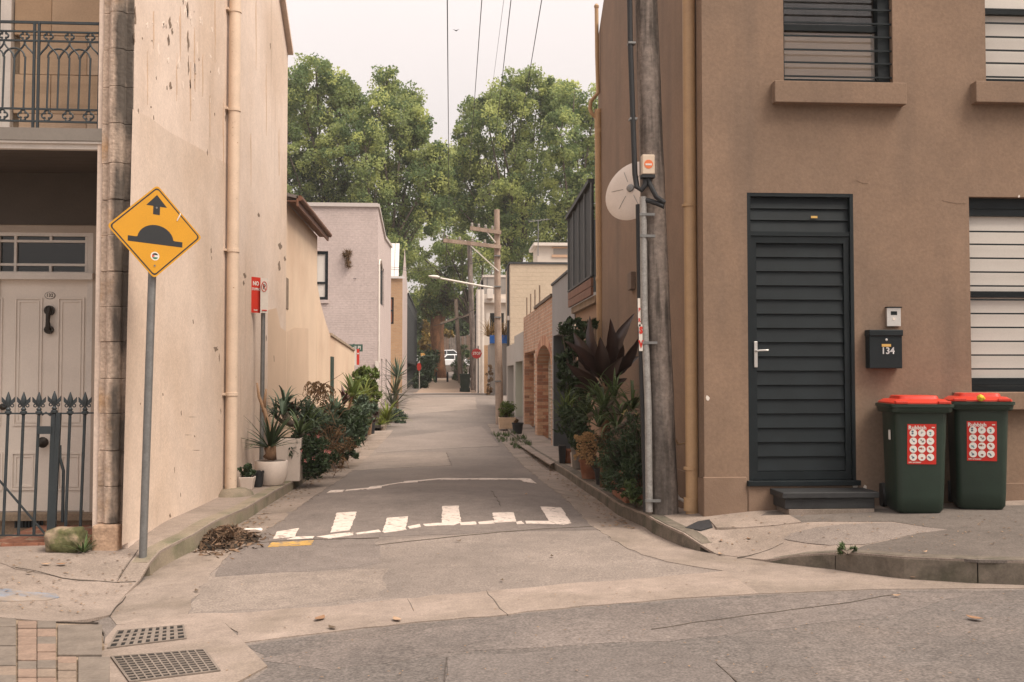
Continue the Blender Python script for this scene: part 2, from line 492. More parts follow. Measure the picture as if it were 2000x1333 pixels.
# kerb stones: solid blocks along the polylines, one object for each stone
def kerb_blocks(name, pl, hs, depth, seg_len, mats, side, parent_name):
    par = tag(bpy.data.objects.new(parent_name, None), kind='structure'); COL.objects.link(par)
    # resample
    pts = []
    for (a, b), (c, d), h0, h1 in zip(pl, pl[1:], hs, hs[1:]):
        L = math.hypot(c - a, d - b); n = max(1, int(L / .15))
        for i in range(n): t = i / n; pts.append((a + (c - a) * t, b + (d - b) * t, h0 + (h1 - h0) * t))
    pts.append((*pl[-1], hs[-1]))
    acc = 0; cur = []; k = 0
    def emit(c_):
        nonlocal k
        c_ = [p for p in c_ if p[2] > (.035 if side < 0 else .012)]
        if len(c_) < 2: return
        mb = MB(); n = len(c_); rows = []
        for i, (x, y, h) in enumerate(c_):
            a = c_[max(0, i - 1)]; b = c_[min(n - 1, i + 1)]
            d = Vector((b[0] - a[0], b[1] - a[1])).normalized(); nv = Vector((-d.y, d.x)) * side
            sh = .004 if i in (0, n - 1) else 0
            x_, y_ = x + d.x * (sh if i == 0 else -sh), y + d.y * (sh if i == 0 else -sh)
            zb = g(x, y)
            jit = (rnd.random() - .5) * .004
            z1 = zb + h + .007
            ch = min(.022, h * .3)
            rows.append([(x_ - nv.x * .006, y_ - nv.y * .006, zb - .05), (x_ + jit, y_ + jit, z1 - ch), (x_ + nv.x * .02 + jit, y_ + nv.y * .02, z1), (x_ + nv.x * depth, y_ + nv.y * depth, z1 - .002), (x_ + nv.x * depth, y_ + nv.y * depth, zb - .05)])
        o0 = len(mb.v)
        for r in rows: mb.v += r
        for i in range(n - 1):
            for j in range(4): mb.f.append((i * 5 + j, i * 5 + j + 1, (i + 1) * 5 + j + 1, (i + 1) * 5 + j))
        mb.f.append((0, 1, 2, 3, 4)); mb.f.append(tuple((n - 1) * 5 + j for j in range(5)))
        o = mb.build('kerb_stone', mats[k % len(mats)], par); k += 1
    target = seg_len * (.8 + .4 * rnd.random())
    for i, p in enumerate(pts):
        cur.append(p)
        if i: acc += math.hypot(p[0] - pts[i - 1][0], p[1] - pts[i - 1][1])
        if acc > target:
            emit(cur); cur = [p]; acc = 0; target = seg_len * (.8 + .4 * rnd.random())
    emit(cur)
    return par
kerb_blocks('kerb', lk, lh, .14, 1.5, [m_kerb], -1, 'kerb_left')
kerb_blocks('kerb', rk, rh, .14, .95, [m_kerb2], 1, 'kerb_right')

# concrete gutters and the concrete crossing in front of the lane
gl_edge = [(-1.47, 29.0), (-1.50, 24.0), (-1.52, 15.0)] + gpoly([(556, 1013), (500, 1049), (444, 1089), (410, 1122), (389, 1147), (372, 1180), (366, 1201)])
gl = lk[:10] + gpoly([(242, 1166), (214, 1204), (228, 1222)]) + gl_edge[::-1]
band_top = gpoly([(366, 1201), (520, 1195), (700, 1180), (952, 1156), (1100, 1142), (1200, 1136), (1302, 1127), (1415, 1116)])
band_bot = gpoly([(228, 1222), (440, 1219), (470, 1258), (612, 1240), (800, 1218), (992, 1202), (1100, 1190), (1325, 1170), (1482, 1161), (1707, 1152), (2000, 1150), (2400, 1156)])
gr_edge = [(1.26, 31.0), (1.36, 24.0), (1.36, 15.0)] + gpoly([(1158, 1030), (1208, 1060), (1253, 1084), (1302, 1098), (1360, 1108), (1415, 1116)])
def ragged(pts, amp=.016, step=.12):
    out = []
    for a, b in zip(pts, pts[1:]):
        n = max(1, int(math.hypot(b[0] - a[0], b[1] - a[1]) / step))
        for i in range(n):
            t = i / n; out.append((a[0] + (b[0] - a[0]) * t + rnd.gauss(0, amp) * (i > 0), a[1] + (b[1] - a[1]) * t + rnd.gauss(0, amp) * (i > 0)))
    return out + [pts[-1]]
gl_edge = ragged(gl_edge); gr_edge = ragged(gr_edge); band_top = ragged(band_top); bb8 = band_bot[8]; band_bot_r = ragged(band_bot[:8])
gl = lk[:10] + gpoly([(242, 1166), (214, 1204), (228, 1222)]) + gl_edge[::-1]
gut_l = tag(sheet('gutter_left', gl, m_conc, .004), kind='structure')
gut_r = tag(sheet('gutter_right', rk + [band_bot[-1]] + gpoly([(2000, 1150), (1707, 1152), (1482, 1161)]) + [gr_edge[-1]] + gr_edge[-2::-1], m_conc, .004), kind='structure')
band = tag(sheet('crossing_slab', band_top + [bb8] + band_bot_r[::-1], m_conc2, .006), kind='structure')

# asphalt patches of other ages: sheets on the road
def patch(pix, mat, off):
    q_ = gpoly(pix); return sheet('asphalt_patch', ragged(q_ + q_[:1], .02)[:-1], mat, off, road)
PATCH_LATE = [(878, 1282), (1330, 1264), (1400, 1300), (1440, 1340), (1440, 1420), (860, 1420)]
m_street = M('street_asphalt', (.118, .102, .092), .9, var=.20, vscale=.8, mid=(15, .20), col2=(.142, .118, .103), c2scale=1.1, c2lo=.45, c2hi=.7, fine=.48, fscale=62, bump=.6, bscale=80, bdist=.002)
m_street2 = M('street_asphalt_light', (.150, .126, .112), .9, var=.18, vscale=1.0, mid=(14, .18), col2=(.122, .105, .095), c2scale=1.3, c2lo=.45, c2hi=.7, fine=.46, fscale=62, bump=.6, bscale=80, bdist=.002)
patch([(440, 1420), (470, 1340), (524, 1306), (482, 1262), (612, 1242), (800, 1220), (992, 1204), (1100, 1192), (1325, 1172), (1482, 1163), (1707, 1154), (2000, 1152), (2400, 1158), (2400, 1420)], m_street, .0015)
patch([(500, 1290), (740, 1246), (1100, 1192), (1700, 1155), (1900, 1160), (1760, 1200), (1500, 1232), (1335, 1250), (880, 1275), (640, 1310)], m_street2, .0030)
patch(PATCH_LATE, M('street_asphalt_repair', (.132, .113, .102), .9, var=.12, vscale=1.4, mid=(12, .14), fine=.40, fscale=70, bump=.5, bscale=90, bdist=.0015), .0045)
patch([(1168, 1037), (1208, 1062), (1253, 1086), (1302, 1100), (1360, 1110), (1415, 1118), (1302, 1129), (1200, 1138), (1100, 1144), (952, 1158), (700, 1182), (520, 1197), (368, 1201), (374, 1180), (391, 1147), (412, 1122), (446, 1091), (540, 1074), (800, 1052), (1000, 1040)], M('asphalt_dusty', (.205, .170, .146), .9, var=.16, vscale=.7, mid=(7, .12), col2=(.182, .152, .132), c2scale=.9, c2lo=.42, c2hi=.68, fine=.42, fscale=75, bump=.5, bscale=110, bdist=.0015), .0020)
patch([(556, 1013), (620, 968), (1080, 962), (1168, 1030), (1168, 1034), (700, 1052), (520, 1050)], m_asph3, .0025)
patch([(700, 886), (873, 884), (880, 910), (676, 920)], m_asph4, .0035)
patch([(730, 860), (940, 832), (960, 852), (976, 872), (720, 886)], m_asph2, .003)
patch([(440, 1092), (500, 1052), (740, 1056), (745, 1100), (700, 1110), (420, 1128)], m_asph3, .0035)
patch([(800, 778), (928, 776), (932, 800), (780, 812)], m_asph4, .003)
patch([(400, 1125), (560, 1120), (760, 1110), (740, 1168), (520, 1192), (372, 1199)], m_asph4, .003)

# joints and cracks, thin and dark
def crack(pix, w, off=.0078, f=g, par=None):
    pts = []
    pw = [tuple(G(a, b, f))[:2] for a, b in pix]
    for a, b in zip(pw, pw[1:]):
        n = max(1, int(math.hypot(b[0] - a[0], b[1] - a[1]) / .12))
        for i in range(n):
            t = i / n; pts.append((a[0] + (b[0] - a[0]) * t + (rnd.random() - .5) * .025, a[1] + (b[1] - a[1]) * t + (rnd.random() - .5) * .025))
    pts.append(pw[-1])
    return sheet('crack', strip_poly(pts, w * .27), m_dark, off, par or road, zf=f)
crack([(950, 1156), (968, 1180), (992, 1203)], .022)
crack([(795, 1172), (802, 1182), (808, 1196)], .012)
crack([(1400, 1298), (1450, 1345)], .03)
crack([(1270, 1232), (1400, 1212), (1620, 1184), (1760, 1162)], .014)
crack([(735, 1066), (880, 1050), (1000, 1039), (1160, 1029)], .016)
crack([(500, 1063), (560, 1057), (740, 1052)], .008)
crack([(872, 1284), (868, 1333)], .012)
crack([(960, 960), (978, 990)], .012)
crack([(872, 884), (882, 910)], .010)
crack([(470, 1010), (530, 1004), (560, 1003)], .008)
crack([(262, 1138), (120, 1130), (30, 1110)], .010, f=FL, par=footpath_l)
crack([(226, 1138), (270, 1075)], .008, f=FL, par=footpath_l)
crack([(244, 1166), (215, 1204)], .014, f=FL, par=footpath_l)
crack([(100, 1217), (190, 1219), (200, 1240), (203, 1256)], .03, f=FL, par=footpath_l)
crack([(1440, 1090), (1530, 1062)], .010, f=FR, par=footpath_r)
# asphalt part of the right footpath
sheet('asphalt_patch', gpoly([(1530, 1054), (1620, 1066), (1690, 1064), (1850, 1036), (1740, 1022), (1545, 1043)], FR), m_asph2, .0045, footpath_r, zf=FR)
sheet('asphalt_patch', gpoly([(1660, 1079), (1690, 1066), (1850, 1036), (1745, 1020), (1500, 1026), (1480, 1012), (1500, 1000), (2100, 985), (2300, 1010), (2300, 1080), (2100, 1097), (1910, 1095)], FR), M('footpath_asphalt', (.118, .099, .085), .9, var=.16, vscale=1.2, mid=(9, .14), fine=.36, fscale=70, bump=.5, bscale=100, bdist=.0015), .003, footpath_r, zf=FR)
m_black_mat = M('bitumen_black', (.022, .022, .024), .8, var=.2, fine=.2, bump=.5)
sheet('asphalt_patch', gpoly([(1338, 1032), (1362, 1020), (1386, 1016), (1392, 1030), (1368, 1037)], FR), m_black_mat, .006, footpath_r, zf=FR)
sheet('concrete_slab', gpoly([(1386, 1018), (1540, 1008), (1565, 1022), (1400, 1034)], FR), m_conc2, .010, footpath_r, zf=FR)
m_sand = M('sandstone_dirty', (.24, .18, .125), .95, var=.25, vscale=5, fine=.2, bump=.4)

# road markings of the hump
def mark(pix, mat=m_white_paint, name='painted_marking'): 
    q_ = gpoly(pix); return sheet(name, ragged(q_ + q_[:1], .0035, .05)[:-1], mat, .0068, road, cell=.1)
mark([(645, 1041), (658, 1003), (697, 1001), (683, 1037)])
mark([(533, 1054), (541, 1040), (584, 1033), (576, 1050)])
mark([(748, 1038), (756, 1013), (797, 1010), (792, 1034)])
mark([(862, 1024), (864, 990), (896, 989), (900, 1022), (886, 1027), (872, 1027)])
mark([(966, 1022), (962, 1003), (1003, 1002), (1008, 1020)])
mark([(1075, 1022), (1055, 991), (1096, 993), (1116, 1023), (1100, 1026)])
for a in ([(560, 1055), (576, 1050), (614, 1049), (610, 1053)], [(618, 1050), (650, 1045), (690, 1041), (690, 1046), (640, 1053)],
          [(694, 1043), (740, 1036), (744, 1040), (698, 1045)], [(746, 1039), (792, 1033), (794, 1036), (750, 1042)],
          [(796, 1030), (820, 1025), (822, 1030), (800, 1034)], [(826, 1025), (870, 1022), (872, 1027), (830, 1029)],
          [(898, 1022), (928, 1020), (930, 1026), (900, 1027)], [(934, 1021), (964, 1018), (966, 1024), (936, 1025)],
          [(1008, 1021), (1018, 1019), (1024, 1024), (1010, 1025)], [(1026, 1019), (1080, 1019), (1090, 1025), (1028, 1024)]):
    mark(a)
for a in ([(638, 964), (646, 959), (673, 958), (668, 962)], [(716, 957), (722, 952), (749, 949), (744, 954)], [(784, 945), (790, 941), (818, 939), (815, 943)],
          [(860, 938), (864, 935), (896, 935), (896, 938)], [(936, 938), (936, 935), (972, 935), (974, 938)], [(1016, 938), (1012, 935), (1036, 936), (1048, 945), (1024, 942)]):
    mark(a)
mark([(674, 960), (720, 956), (721, 954), (676, 958)]); mark([(748, 951), (786, 944), (786, 942.5), (748, 949)]); mark([(818, 941), (862, 937), (862, 935), (818, 939)])
mark([(896, 937.5), (936, 937.5), (936, 935.3), (896, 935.3)]); mark([(973, 937.5), (1016, 937.8), (1013, 935.6), (973, 935.4)])
mark([(523, 1070), (531, 1061), (613, 1057), (609, 1066)], m_yellow_paint)
m_blue_chalk = M('blue_chalk', (.17, .20, .25), .95, var=.2, vscale=8, col2=(.245, .20, .165), c2scale=9, c2lo=.36, c2hi=.56, bump=.2)
sheet('chalk_mark', gpoly([(-60, 1150), (20, 1152), (60, 1158), (108, 1161), (116, 1168), (92, 1174), (30, 1176), (-60, 1176)], FL), m_blue_chalk, .006, footpath_l, zf=FL)
sheet('concrete_slab', gpoly([(0, 1100), (90, 1082), (250, 1073), (268, 1077), (225, 1137), (130, 1131), (30, 1112)], FL), m_path, .003, footpath_l, zf=FL)

# kerb inlet with two grates, bottom left
m_iron = M('cast_iron', (.205, .170, .142), .8, var=.2, vscale=10, fine=.15, bump=.3, metal=.2)
m_void = M('drain_dark', (.012, .011, .010), .95, var=0, fine=0, bump=0)
sheet('inlet_slab', gpoly([(228, 1224), (436, 1217), (522, 1304), (448, 1345), (330, 1420), (180, 1420), (150, 1340), (195, 1262)]), m_conc2, .010, road)
def grate(quad_px, nxs, nys, label, wide):
    q = [G(a, b) for a, b in quad_px]           # near-left, near-right, far-right, far-left
    t = thing('drain_grate', sum(q, Vector()) / 4, label, 'drain grate', 'grates of the kerb inlet')
    def at(u, v, dz):
        p = q[0] * (1 - u) * (1 - v) + q[1] * u * (1 - v) + q[2] * u * v + q[3] * (1 - u) * v
        return Vector((p.x, p.y, g(p.x, p.y) + dz))
    mb = MB(); mb.quad(at(0, 0, .013), at(1, 0, .013), at(1, 1, .013), at(0, 1, .013)); mb.build('pit', m_void, t, fixn=False)
    fr = MB()
    def ribbon(u0, u1, v0, v1, z): fr.hexa([at(u0, v0, .012), at(u1, v0, .012), at(u1, v1, .012), at(u0, v1, .012)], [at(u0, v0, z), at(u1, v0, z), at(u1, v1, z), at(u0, v1, z)])
    e = .03
    ribbon(-e, 1 + e, -e, 0, .019); ribbon(-e, 1 + e, 1, 1 + e, .019); ribbon(-e, 0, 0, 1, .0185); ribbon(1, 1 + e, 0, 1, .0185)
    fr.build('grate_frame', m_iron, t)
    for i in range(1, nxs):
        fr = MB(); ribbon(i / nxs - wide / 2, i / nxs + wide / 2, 0, 1, .018); fr.build('grate_bar', m_iron, t)
    for j in range(1, nys):
        fr = MB(); ribbon(0, 1, j / nys - wide * .7, j / nys + wide * .7, .0175); fr.build('cross_bar', m_iron, t)
grate([(214, 1270), (360, 1252), (356, 1227), (232, 1238)], 9, 4, 'small iron drain grate with square holes, upper of the two in the kerb inlet', .055)
grate([(256, 1336), (425, 1315), (396, 1275), (222, 1289)], 11, 10, 'larger iron drain grate with long slots at the bottom of the picture', .020)

# brick pavers at the very bottom left
m_pv = [M('paver_red', (.215, .150, .113), .9, var=.2, vscale=9, fine=.15, bump=.3), M('paver_brown', (.195, .148, .113), .9, var=.2, vscale=9, fine=.15, bump=.3), M('paver_grey', (.158, .130, .106), .9, var=.2, vscale=9, fine=.15, bump=.3)]
def FLB(x, y): return FL(x, y) - .02
sheet('paver_bed', gpoly([(-80, 1206), (0, 1207), (100, 1217), (196, 1220), (204, 1262), (150, 1270), (165, 1345), (180, 1420), (-80, 1420)], FL), m_dark, -.002, footpath_l, zf=FL)
bpy.data.objects['paver_bed'].data.materials[0] = m_sand
def pav(px0, px1, rows, mats, y0=1212, y1=1333, jit=0):
    ylist = [y0 + (y1 - y0) * (i / rows) ** 1.05 for i in range(rows + 1)]
    for r in range(rows):
        def edge(px, py): return px + (1333 - py) * .0
        ks = px0 if r % 2 == 0 or not jit else [px0[0]] + [(a + b) / 2 for a, b in zip(px0, px0[1:])] + [px0[-1]]
        for a, b in zip(ks, ks[1:]):
            m_ = .6
            pts = [G(a + m_, ylist[r + 1] - m_, FL), G(b - m_, ylist[r + 1] - m_, FL), G(b - m_, ylist[r] + m_, FL), G(a + m_, ylist[r] + m_, FL)]
            hh = .012 + rnd.random() * .006
            mb = MB(); mb.hexa([(p.x, p.y, FL(p.x, p.y) - .01) for p in pts], [(p.x, p.y, FL(p.x, p.y) + hh) for p in pts])
            mb.build('paver', rnd.choice(mats), footpath_l, bevel=.003, seg=1)
pav([-40, -6, 32], 0, 7, [m_pv[2], m_pv[2], m_pv[1]], 1212, 1345)
pav([34, 72, 110], 0, 8, [m_pv[0], m_pv[0], m_pv[1], m_pv[2]], 1218, 1345)
pav([34, 72, 110, 150], 0, 0 or 1, [m_pv[0]], 1345, 1380)
pav([112, 150], 0, 4, [m_pv[1], m_pv[1], m_pv[0]], 1288, 1345)
pav([112, 200], 0, 1, [m_pv[2]], 1224, 1284)
pav([152, 215], 0, 2, [m_pv[2]], 1288, 1345)

# ================================================================== BUILDINGS NEXT TO THE CAMERA
def wall_y_mb(D, x0, x1, z0, z1, holes, depth, mb=None):
    """wall facing the camera (-y) with openings and their reveals"""
    mb = mb or MB()
    xsn = sorted({x0, x1, *[h[0] for h in holes], *[h[1] for h in holes]}); zsn = sorted({z0, z1, *[h[2] for h in holes], *[h[3] for h in holes]})
    xsn = [v for v in xsn if x0 <= v <= x1]; zsn = [v for v in zsn if z0 <= v <= z1]
    for a, b in zip(xsn, xsn[1:]):
        for c, d in zip(zsn, zsn[1:]):
            mx, mz = (a + b) / 2, (c + d) / 2
            if any(h[0] < mx < h[1] and h[2] < mz < h[3] for h in holes): continue
            mb.quad((a, D, c), (b, D, c), (b, D, d), (a, D, d))
    for a, b, c, d in holes:
        e = D + depth
        mb.quad((a, D, c), (a, D, d), (a, e, d), (a, e, c)); mb.quad((b, D, c), (b, e, c), (b, e, d), (b, D, d))
        mb.quad((a, D, d), (b, D, d), (b, e, d), (a, e, d)); mb.quad((a, D, c), (a, e, c), (b, e, c), (b, D, c))
    return mb
def wall_x_mb(X, y0, y1, z0, z1, holes, depth, mb=None):
    """wall along the lane; depth is signed, into the building"""
    mb = mb or MB()
    ysn = sorted({y0, y1, *[h[0] for h in holes], *[h[1] for h in holes]}); zsn = sorted({z0, z1, *[h[2] for h in holes], *[h[3] for h in holes]})
    for a, b in zip(ysn, ysn[1:]):
        for c, d in zip(zsn, zsn[1:]):
            my, mz = (a + b) / 2, (c + d) / 2
            if any(h[0] < my < h[1] and h[2] < mz < h[3] for h in holes): continue
            mb.quad((X, a, c), (X, b, c), (X, b, d), (X, a, d))
    for a, b, c, d in holes:
        e = X + depth
        mb.quad((X, a, c), (X, a, d), (e, a, d), (e, a, c)); mb.quad((X, b, c), (e, b, c), (e, b, d), (X, b, d))
        mb.quad((X, a, d), (X, b, d), (e, b, d), (e, a, d)); mb.quad((X, a, c), (e, a, c), (e, b, c), (X, b, c))
    return mb
def rect_px(x0, x1, y0, y1, D):
    a = P(x0, y1, D); b = P(x1, y0, D)
    return a.x, b.x, a.z, b.z

m_iron_paint = M('dark_iron_paint', (.030, .038, .042), .5, var=.15, vscale=12, fine=.1, bump=.15)
m_trim = M('teal_black_paint', (.0075, .0118, .0140), .55, var=.25, vscale=5, fine=.10, bump=.08, spec=.25)
m_glass_dark = M('dark_glass', (.018, .02, .02), .08, var=0, fine=0, bump=0, spec=.6)
m_galv = M('galvanised_steel', (.20, .20, .195), .5, var=.15, vscale=14, fine=.1, bump=.1, metal=.5)
m_white = M('white_paint', (.62, .56, .50), .6, var=.08, vscale=5, fine=.05, bump=.08)
m_offwhite = M('door_cream', (.66, .585, .51), .55, var=.05, vscale=4, fine=.04, bump=.05)

# ---------------- left terrace house (number 132)
m_lwall = M('cream_render', (.67, .548, .462), .92, var=.07, vscale=.8, mid=(6, .05), col2=(.585, .455, .36), c2scale=.5, c2lo=.42, c2hi=.62, fine=.10, fscale=45, bump=.5, bscale=28, bdist=.004,
            streaks=((.36, .25, .17), 2.6, .60, .84))
m_stone = M('sandstone_column', (.47, .36, .28), .95, var=.22, vscale=5, col2=(.42, .265, .15), c2scale=3, c2lo=.55, c2hi=.7, fine=.25, fscale=45, bump=.8, bscale=32, bdist=.01)
# dark weathering on the column's lane side: a stain with its own shape
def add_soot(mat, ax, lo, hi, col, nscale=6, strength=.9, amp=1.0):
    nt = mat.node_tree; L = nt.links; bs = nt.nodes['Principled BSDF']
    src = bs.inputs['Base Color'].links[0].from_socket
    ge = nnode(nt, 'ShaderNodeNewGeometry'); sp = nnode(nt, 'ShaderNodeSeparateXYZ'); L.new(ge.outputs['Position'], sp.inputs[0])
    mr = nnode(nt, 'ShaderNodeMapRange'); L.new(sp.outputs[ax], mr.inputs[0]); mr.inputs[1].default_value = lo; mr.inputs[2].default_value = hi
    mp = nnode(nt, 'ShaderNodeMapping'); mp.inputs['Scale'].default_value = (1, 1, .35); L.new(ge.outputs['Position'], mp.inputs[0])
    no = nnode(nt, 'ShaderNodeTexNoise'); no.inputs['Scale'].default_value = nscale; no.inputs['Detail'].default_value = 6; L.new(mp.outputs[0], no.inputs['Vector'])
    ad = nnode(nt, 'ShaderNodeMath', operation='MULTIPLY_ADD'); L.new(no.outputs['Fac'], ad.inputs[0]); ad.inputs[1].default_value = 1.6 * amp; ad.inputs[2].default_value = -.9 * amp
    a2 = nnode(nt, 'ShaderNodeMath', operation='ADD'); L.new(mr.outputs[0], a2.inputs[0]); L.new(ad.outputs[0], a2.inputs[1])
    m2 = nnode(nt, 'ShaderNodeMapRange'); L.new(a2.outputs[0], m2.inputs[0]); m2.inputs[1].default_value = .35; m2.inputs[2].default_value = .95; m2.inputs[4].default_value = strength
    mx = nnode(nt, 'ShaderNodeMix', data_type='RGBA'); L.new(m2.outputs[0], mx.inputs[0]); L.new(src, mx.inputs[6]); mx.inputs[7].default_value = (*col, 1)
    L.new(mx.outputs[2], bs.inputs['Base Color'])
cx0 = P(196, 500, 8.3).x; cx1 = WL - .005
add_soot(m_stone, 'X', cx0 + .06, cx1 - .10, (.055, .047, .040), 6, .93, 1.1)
house = thing('terrace_house', (-3.4, 9.0, 0), 'cream terrace house with iron lace balcony, white panelled door and tall rendered side wall', 'house')
YF = 16.25
zf_ = PX(562, 105, WL).z
prof_yz = [(8.33, -.3), (YF, -.3), (YF, zf_), (YF - 2.6, zf_ + 1.75), (8.33, zf_ + 3.2)]
mb = MB(); mb.prism([(WL, y, z) for y, z in prof_yz], (-.28, 0, 0)); mb.build('side_wall', m_lwall, house)
mb = MB(); mb.bar((WL - .12, YF + .05, zf_ + .02), (WL - .12, YF - 2.6, zf_ + 1.80), .40, .07); mb.build('wall_coping', m_lwall, house)
# patches of newer render low on the side wall and peeling chips
m_lpatch = M('cream_render_patch', (.50, .35, .245), .92, var=.07, vscale=1.5, fine=.06, fscale=70, bump=.3, bscale=40, bdist=.003)
def lpoly(pix, X, name, mat, par, t=.004):
    pts = [PX(a, b, X) for a, b in pix]
    mb = MB(); mb.prism(pts, (t, 0, 0)); return mb.build(name, mat, par)
m_flake = M('exposed_render', (.20, .145, .105), .95, var=.3, vscale=12, fine=.2, bump=.4)
def chip(px, py, w, h, X=WL, par=None):
    """ragged chip in the render, longer than wide"""
    n = 14; pts = []
    for k in range(n):
        a_ = 2 * math.pi * k / n; r_ = .45 + .55 * rnd.random()
        pts.append((px + math.cos(a_) * w * r_ + .25 * w * math.sin(3 * a_), py + math.sin(a_) * h * r_))
    lpoly(pts, X, 'render_chip', m_flake, par or house, .0022)
for q_ in ((332, 45, 3, 14), (329, 80, 2.5, 16), (336, 62, 2, 8), (366, 20, 2.2, 22), (367, 80, 2.6, 26), (368, 128, 1.8, 22), (371, 165, 1.2, 14), (333, 168, 3, 9), (326, 172, 1.2, 5), (412, 490, 1.5, 10), (413, 504, 1, 5),
           (422, 682, 5, 7), (428, 700, 1.3, 12), (377, 628, 1.2, 6), (478, 538, 3, 9), (476, 553, 2, 6), (332, 1008, 2, 6), (264, 30, 2, 24), (262, 75, 1.5, 18), (375, 815, 9, .8), (366, 850, 8, .7),
           (384, 880, 10, .8), (290, 905, 1.6, 4), (300, 230, 1, 6), (405, 300, 1, 9), (452, 520, 2.5, 6), (440, 230, 1, 8), (505, 420, 3, 5), (547, 480, 4, 9), (556, 505, 2.5, 7), (545, 520, 3, 12), (520, 660, 1, 8), (535, 700, .8, 9), (528, 90, 1, 8)):
    chip(*q_)
_fl = m_flake
m_flake = M('rust_stain', (.54, .385, .275), .92, var=.12, vscale=6, mid=(9, .1), fine=.1, bump=.3)
for q_ in ((372, 190, 2.2, 70), (380, 120, 1.6, 90), (352, 60, 1.8, 70), (396, 150, 1.4, 60), (420, 60, 1.6, 80), (436, 260, 1.2, 90), (300, 60, 1.6, 50), (345, 150, 1.2, 50), (410, 230, 1.0, 60), (500, 60, 1.2, 90), (520, 200, 1.0, 80), (545, 300, 1.2, 60), (490, 300, 1.0, 70), (288, 150, 1.0, 60)):
    chip(*q_)
m_flake = M('peeled_paint', (.74, .62, .53), .92, var=.08, vscale=6, fine=.08, bump=.3)
for k_ in range(26):
    chip(rnd.uniform(285, 440), rnd.uniform(0, 200), rnd.uniform(.8, 2.6), rnd.uniform(4, 16))
m_flake = _fl
for k_ in range(22):
    chip(rnd.uniform(270, 445), rnd.uniform(0, 260) if k_ < 14 else rnd.uniform(700, 1000), rnd.uniform(.5, 1.3), rnd.uniform(2, 7))
m_lw2 = M('beige_render_patch', (.585, .43, .31), .92, var=.06, vscale=1.5, fine=.06, fscale=70, bump=.3, bscale=40, bdist=.003)
lpoly([(523, 606), (540, 602), (548, 640), (559, 648), (559, 905), (523, 930)], WL, 'render_patch', m_lw2, house, .002)
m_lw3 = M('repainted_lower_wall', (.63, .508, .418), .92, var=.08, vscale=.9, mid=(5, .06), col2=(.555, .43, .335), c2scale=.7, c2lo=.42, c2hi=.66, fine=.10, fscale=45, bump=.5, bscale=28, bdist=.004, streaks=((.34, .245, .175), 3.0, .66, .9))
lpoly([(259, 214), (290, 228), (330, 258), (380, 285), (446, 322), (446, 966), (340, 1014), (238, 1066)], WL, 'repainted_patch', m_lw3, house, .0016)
# side wall downpipe
m_pipe = M('cream_pipe_paint', (.64, .50, .385), .6, var=.08, vscale=5, col2=(.30, .17, .085), c2scale=34, c2lo=.66, c2hi=.74, fine=.05, bump=.1)
py_ = PX(452, 900, WL + .09).y
dp = MB(); dp.tube([(WL + .085, py_, FL(WL + .1, py_) + .02), (WL + .085, py_, 9.0)], .066, 18); dpo = dp.build('downpipe', m_pipe, house, smooth=True)
for yy in (15, 212, 490, 770):
    z = PX(455, yy, WL + .085).z
    b = MB(); b.lathe((WL + .085, py_, z), [(.068, -.02), (.074, -.018), (.074, .018), (.068, .02)], 18); b.box(WL, WL + .03, py_ - .1, py_ + .1, z - .012, z + .012); b.build('pipe_bracket', m_pipe, dpo)
b = MB(); b.lathe((WL + .13, py_ - .02, FL(WL + .1, py_) - .02), [(.30, 0), (.27, .05), (.18, .09), (.05, .10)], 14, sx=.75); b.build('cement_foot', m_kerb, house, smooth=True)
# stone column (end of the party wall), one object per block
joints = [1022, 950, 880, 808, 740, 668, 600, 531, 461, 391, 320, 243, 171, 98, 26, -50, -130, -210]
zs = [P(220, y, 8.3).z for y in joints]
for i, (a, b) in enumerate(zip(zs, zs[1:])):
    yf = 8.31 + rnd.uniform(-.006, .006); k0 = cx0 + rnd.uniform(-.008, .008)
    xa, xb = k0 + .055, cx1 - .055
    n = 7; arc = [(xa + (xb - xa) * (.5 - .5 * math.cos(math.pi * t / n)), yf - .055 * math.sin(math.pi * t / n) ** .7 - .004) for t in range(n + 1)]
    prf = [(k0, yf), (xa, yf)] + arc + [(xb, yf), (cx1, yf), (cx1, 8.8), (k0, 8.8)]
    mb = MB(); mb.hexa([(x, y, a + .0015) for x, y in prf], [(x, y, b - .0015) for x, y in prf]); mb.build('stone_block', m_stone, house, bevel=.004, seg=1)
mb = MB(); mb.box(cx0 + .02, cx1 - .03, 8.35, 8.79, zs[0], zs[-1]); mb.build('mortar_core', m_sand, house)
mb = MB(); mb.box(P(176, 1040, 8.2).x, cx1 - .04, 8.22, 8.82, -.15, zs[0] - .004); mb.build('plinth_stone', M('plinth_sandstone', (.40, .27, .185), .95, var=.2, vscale=6, fine=.25, fscale=40, bump=.7, bscale=28, bdist=.008), house, bevel=.025)
# front wall, set back under the balcony
DF = 9.5
m_front = M('porch_wall_paint', (.40, .33, .27), .85, var=.08, vscale=2, fine=.05, bump=.2)
dx0, dx1, dz0, dz1 = rect_px(-22, 182, 455, 1002, DF)
fx0, fx1 = -7.5, cx0 + .06
bal_z = P(100, 250, 8.31).z; bal_zb = P(100, 291, 8.34).z
mb = wall_y_mb(DF, fx0, fx1, -.2, bal_zb + .05, [(dx0, dx1, dz0, dz1)], .09); mb.build('front_wall', m_front, house)
fr = MB(); t = .045
zt1 = P(90, 457, DF).z; zt0 = P(90, 535, DF).z
fr.box(dx0, dx1, DF + .01, DF + .08, zt0 - .055, zt0 + .02); fr.box(dx0, dx1, DF + .01, DF + .08, zt1 - .02, dz1); fr.box(dx1 - .05, dx1, DF + .012, DF + .078, dz0, zt1); fr.box(dx0, dx0 + .05, DF + .012, DF + .078, dz0, zt1)
tr = fr.build('door_frame', m_white, house)
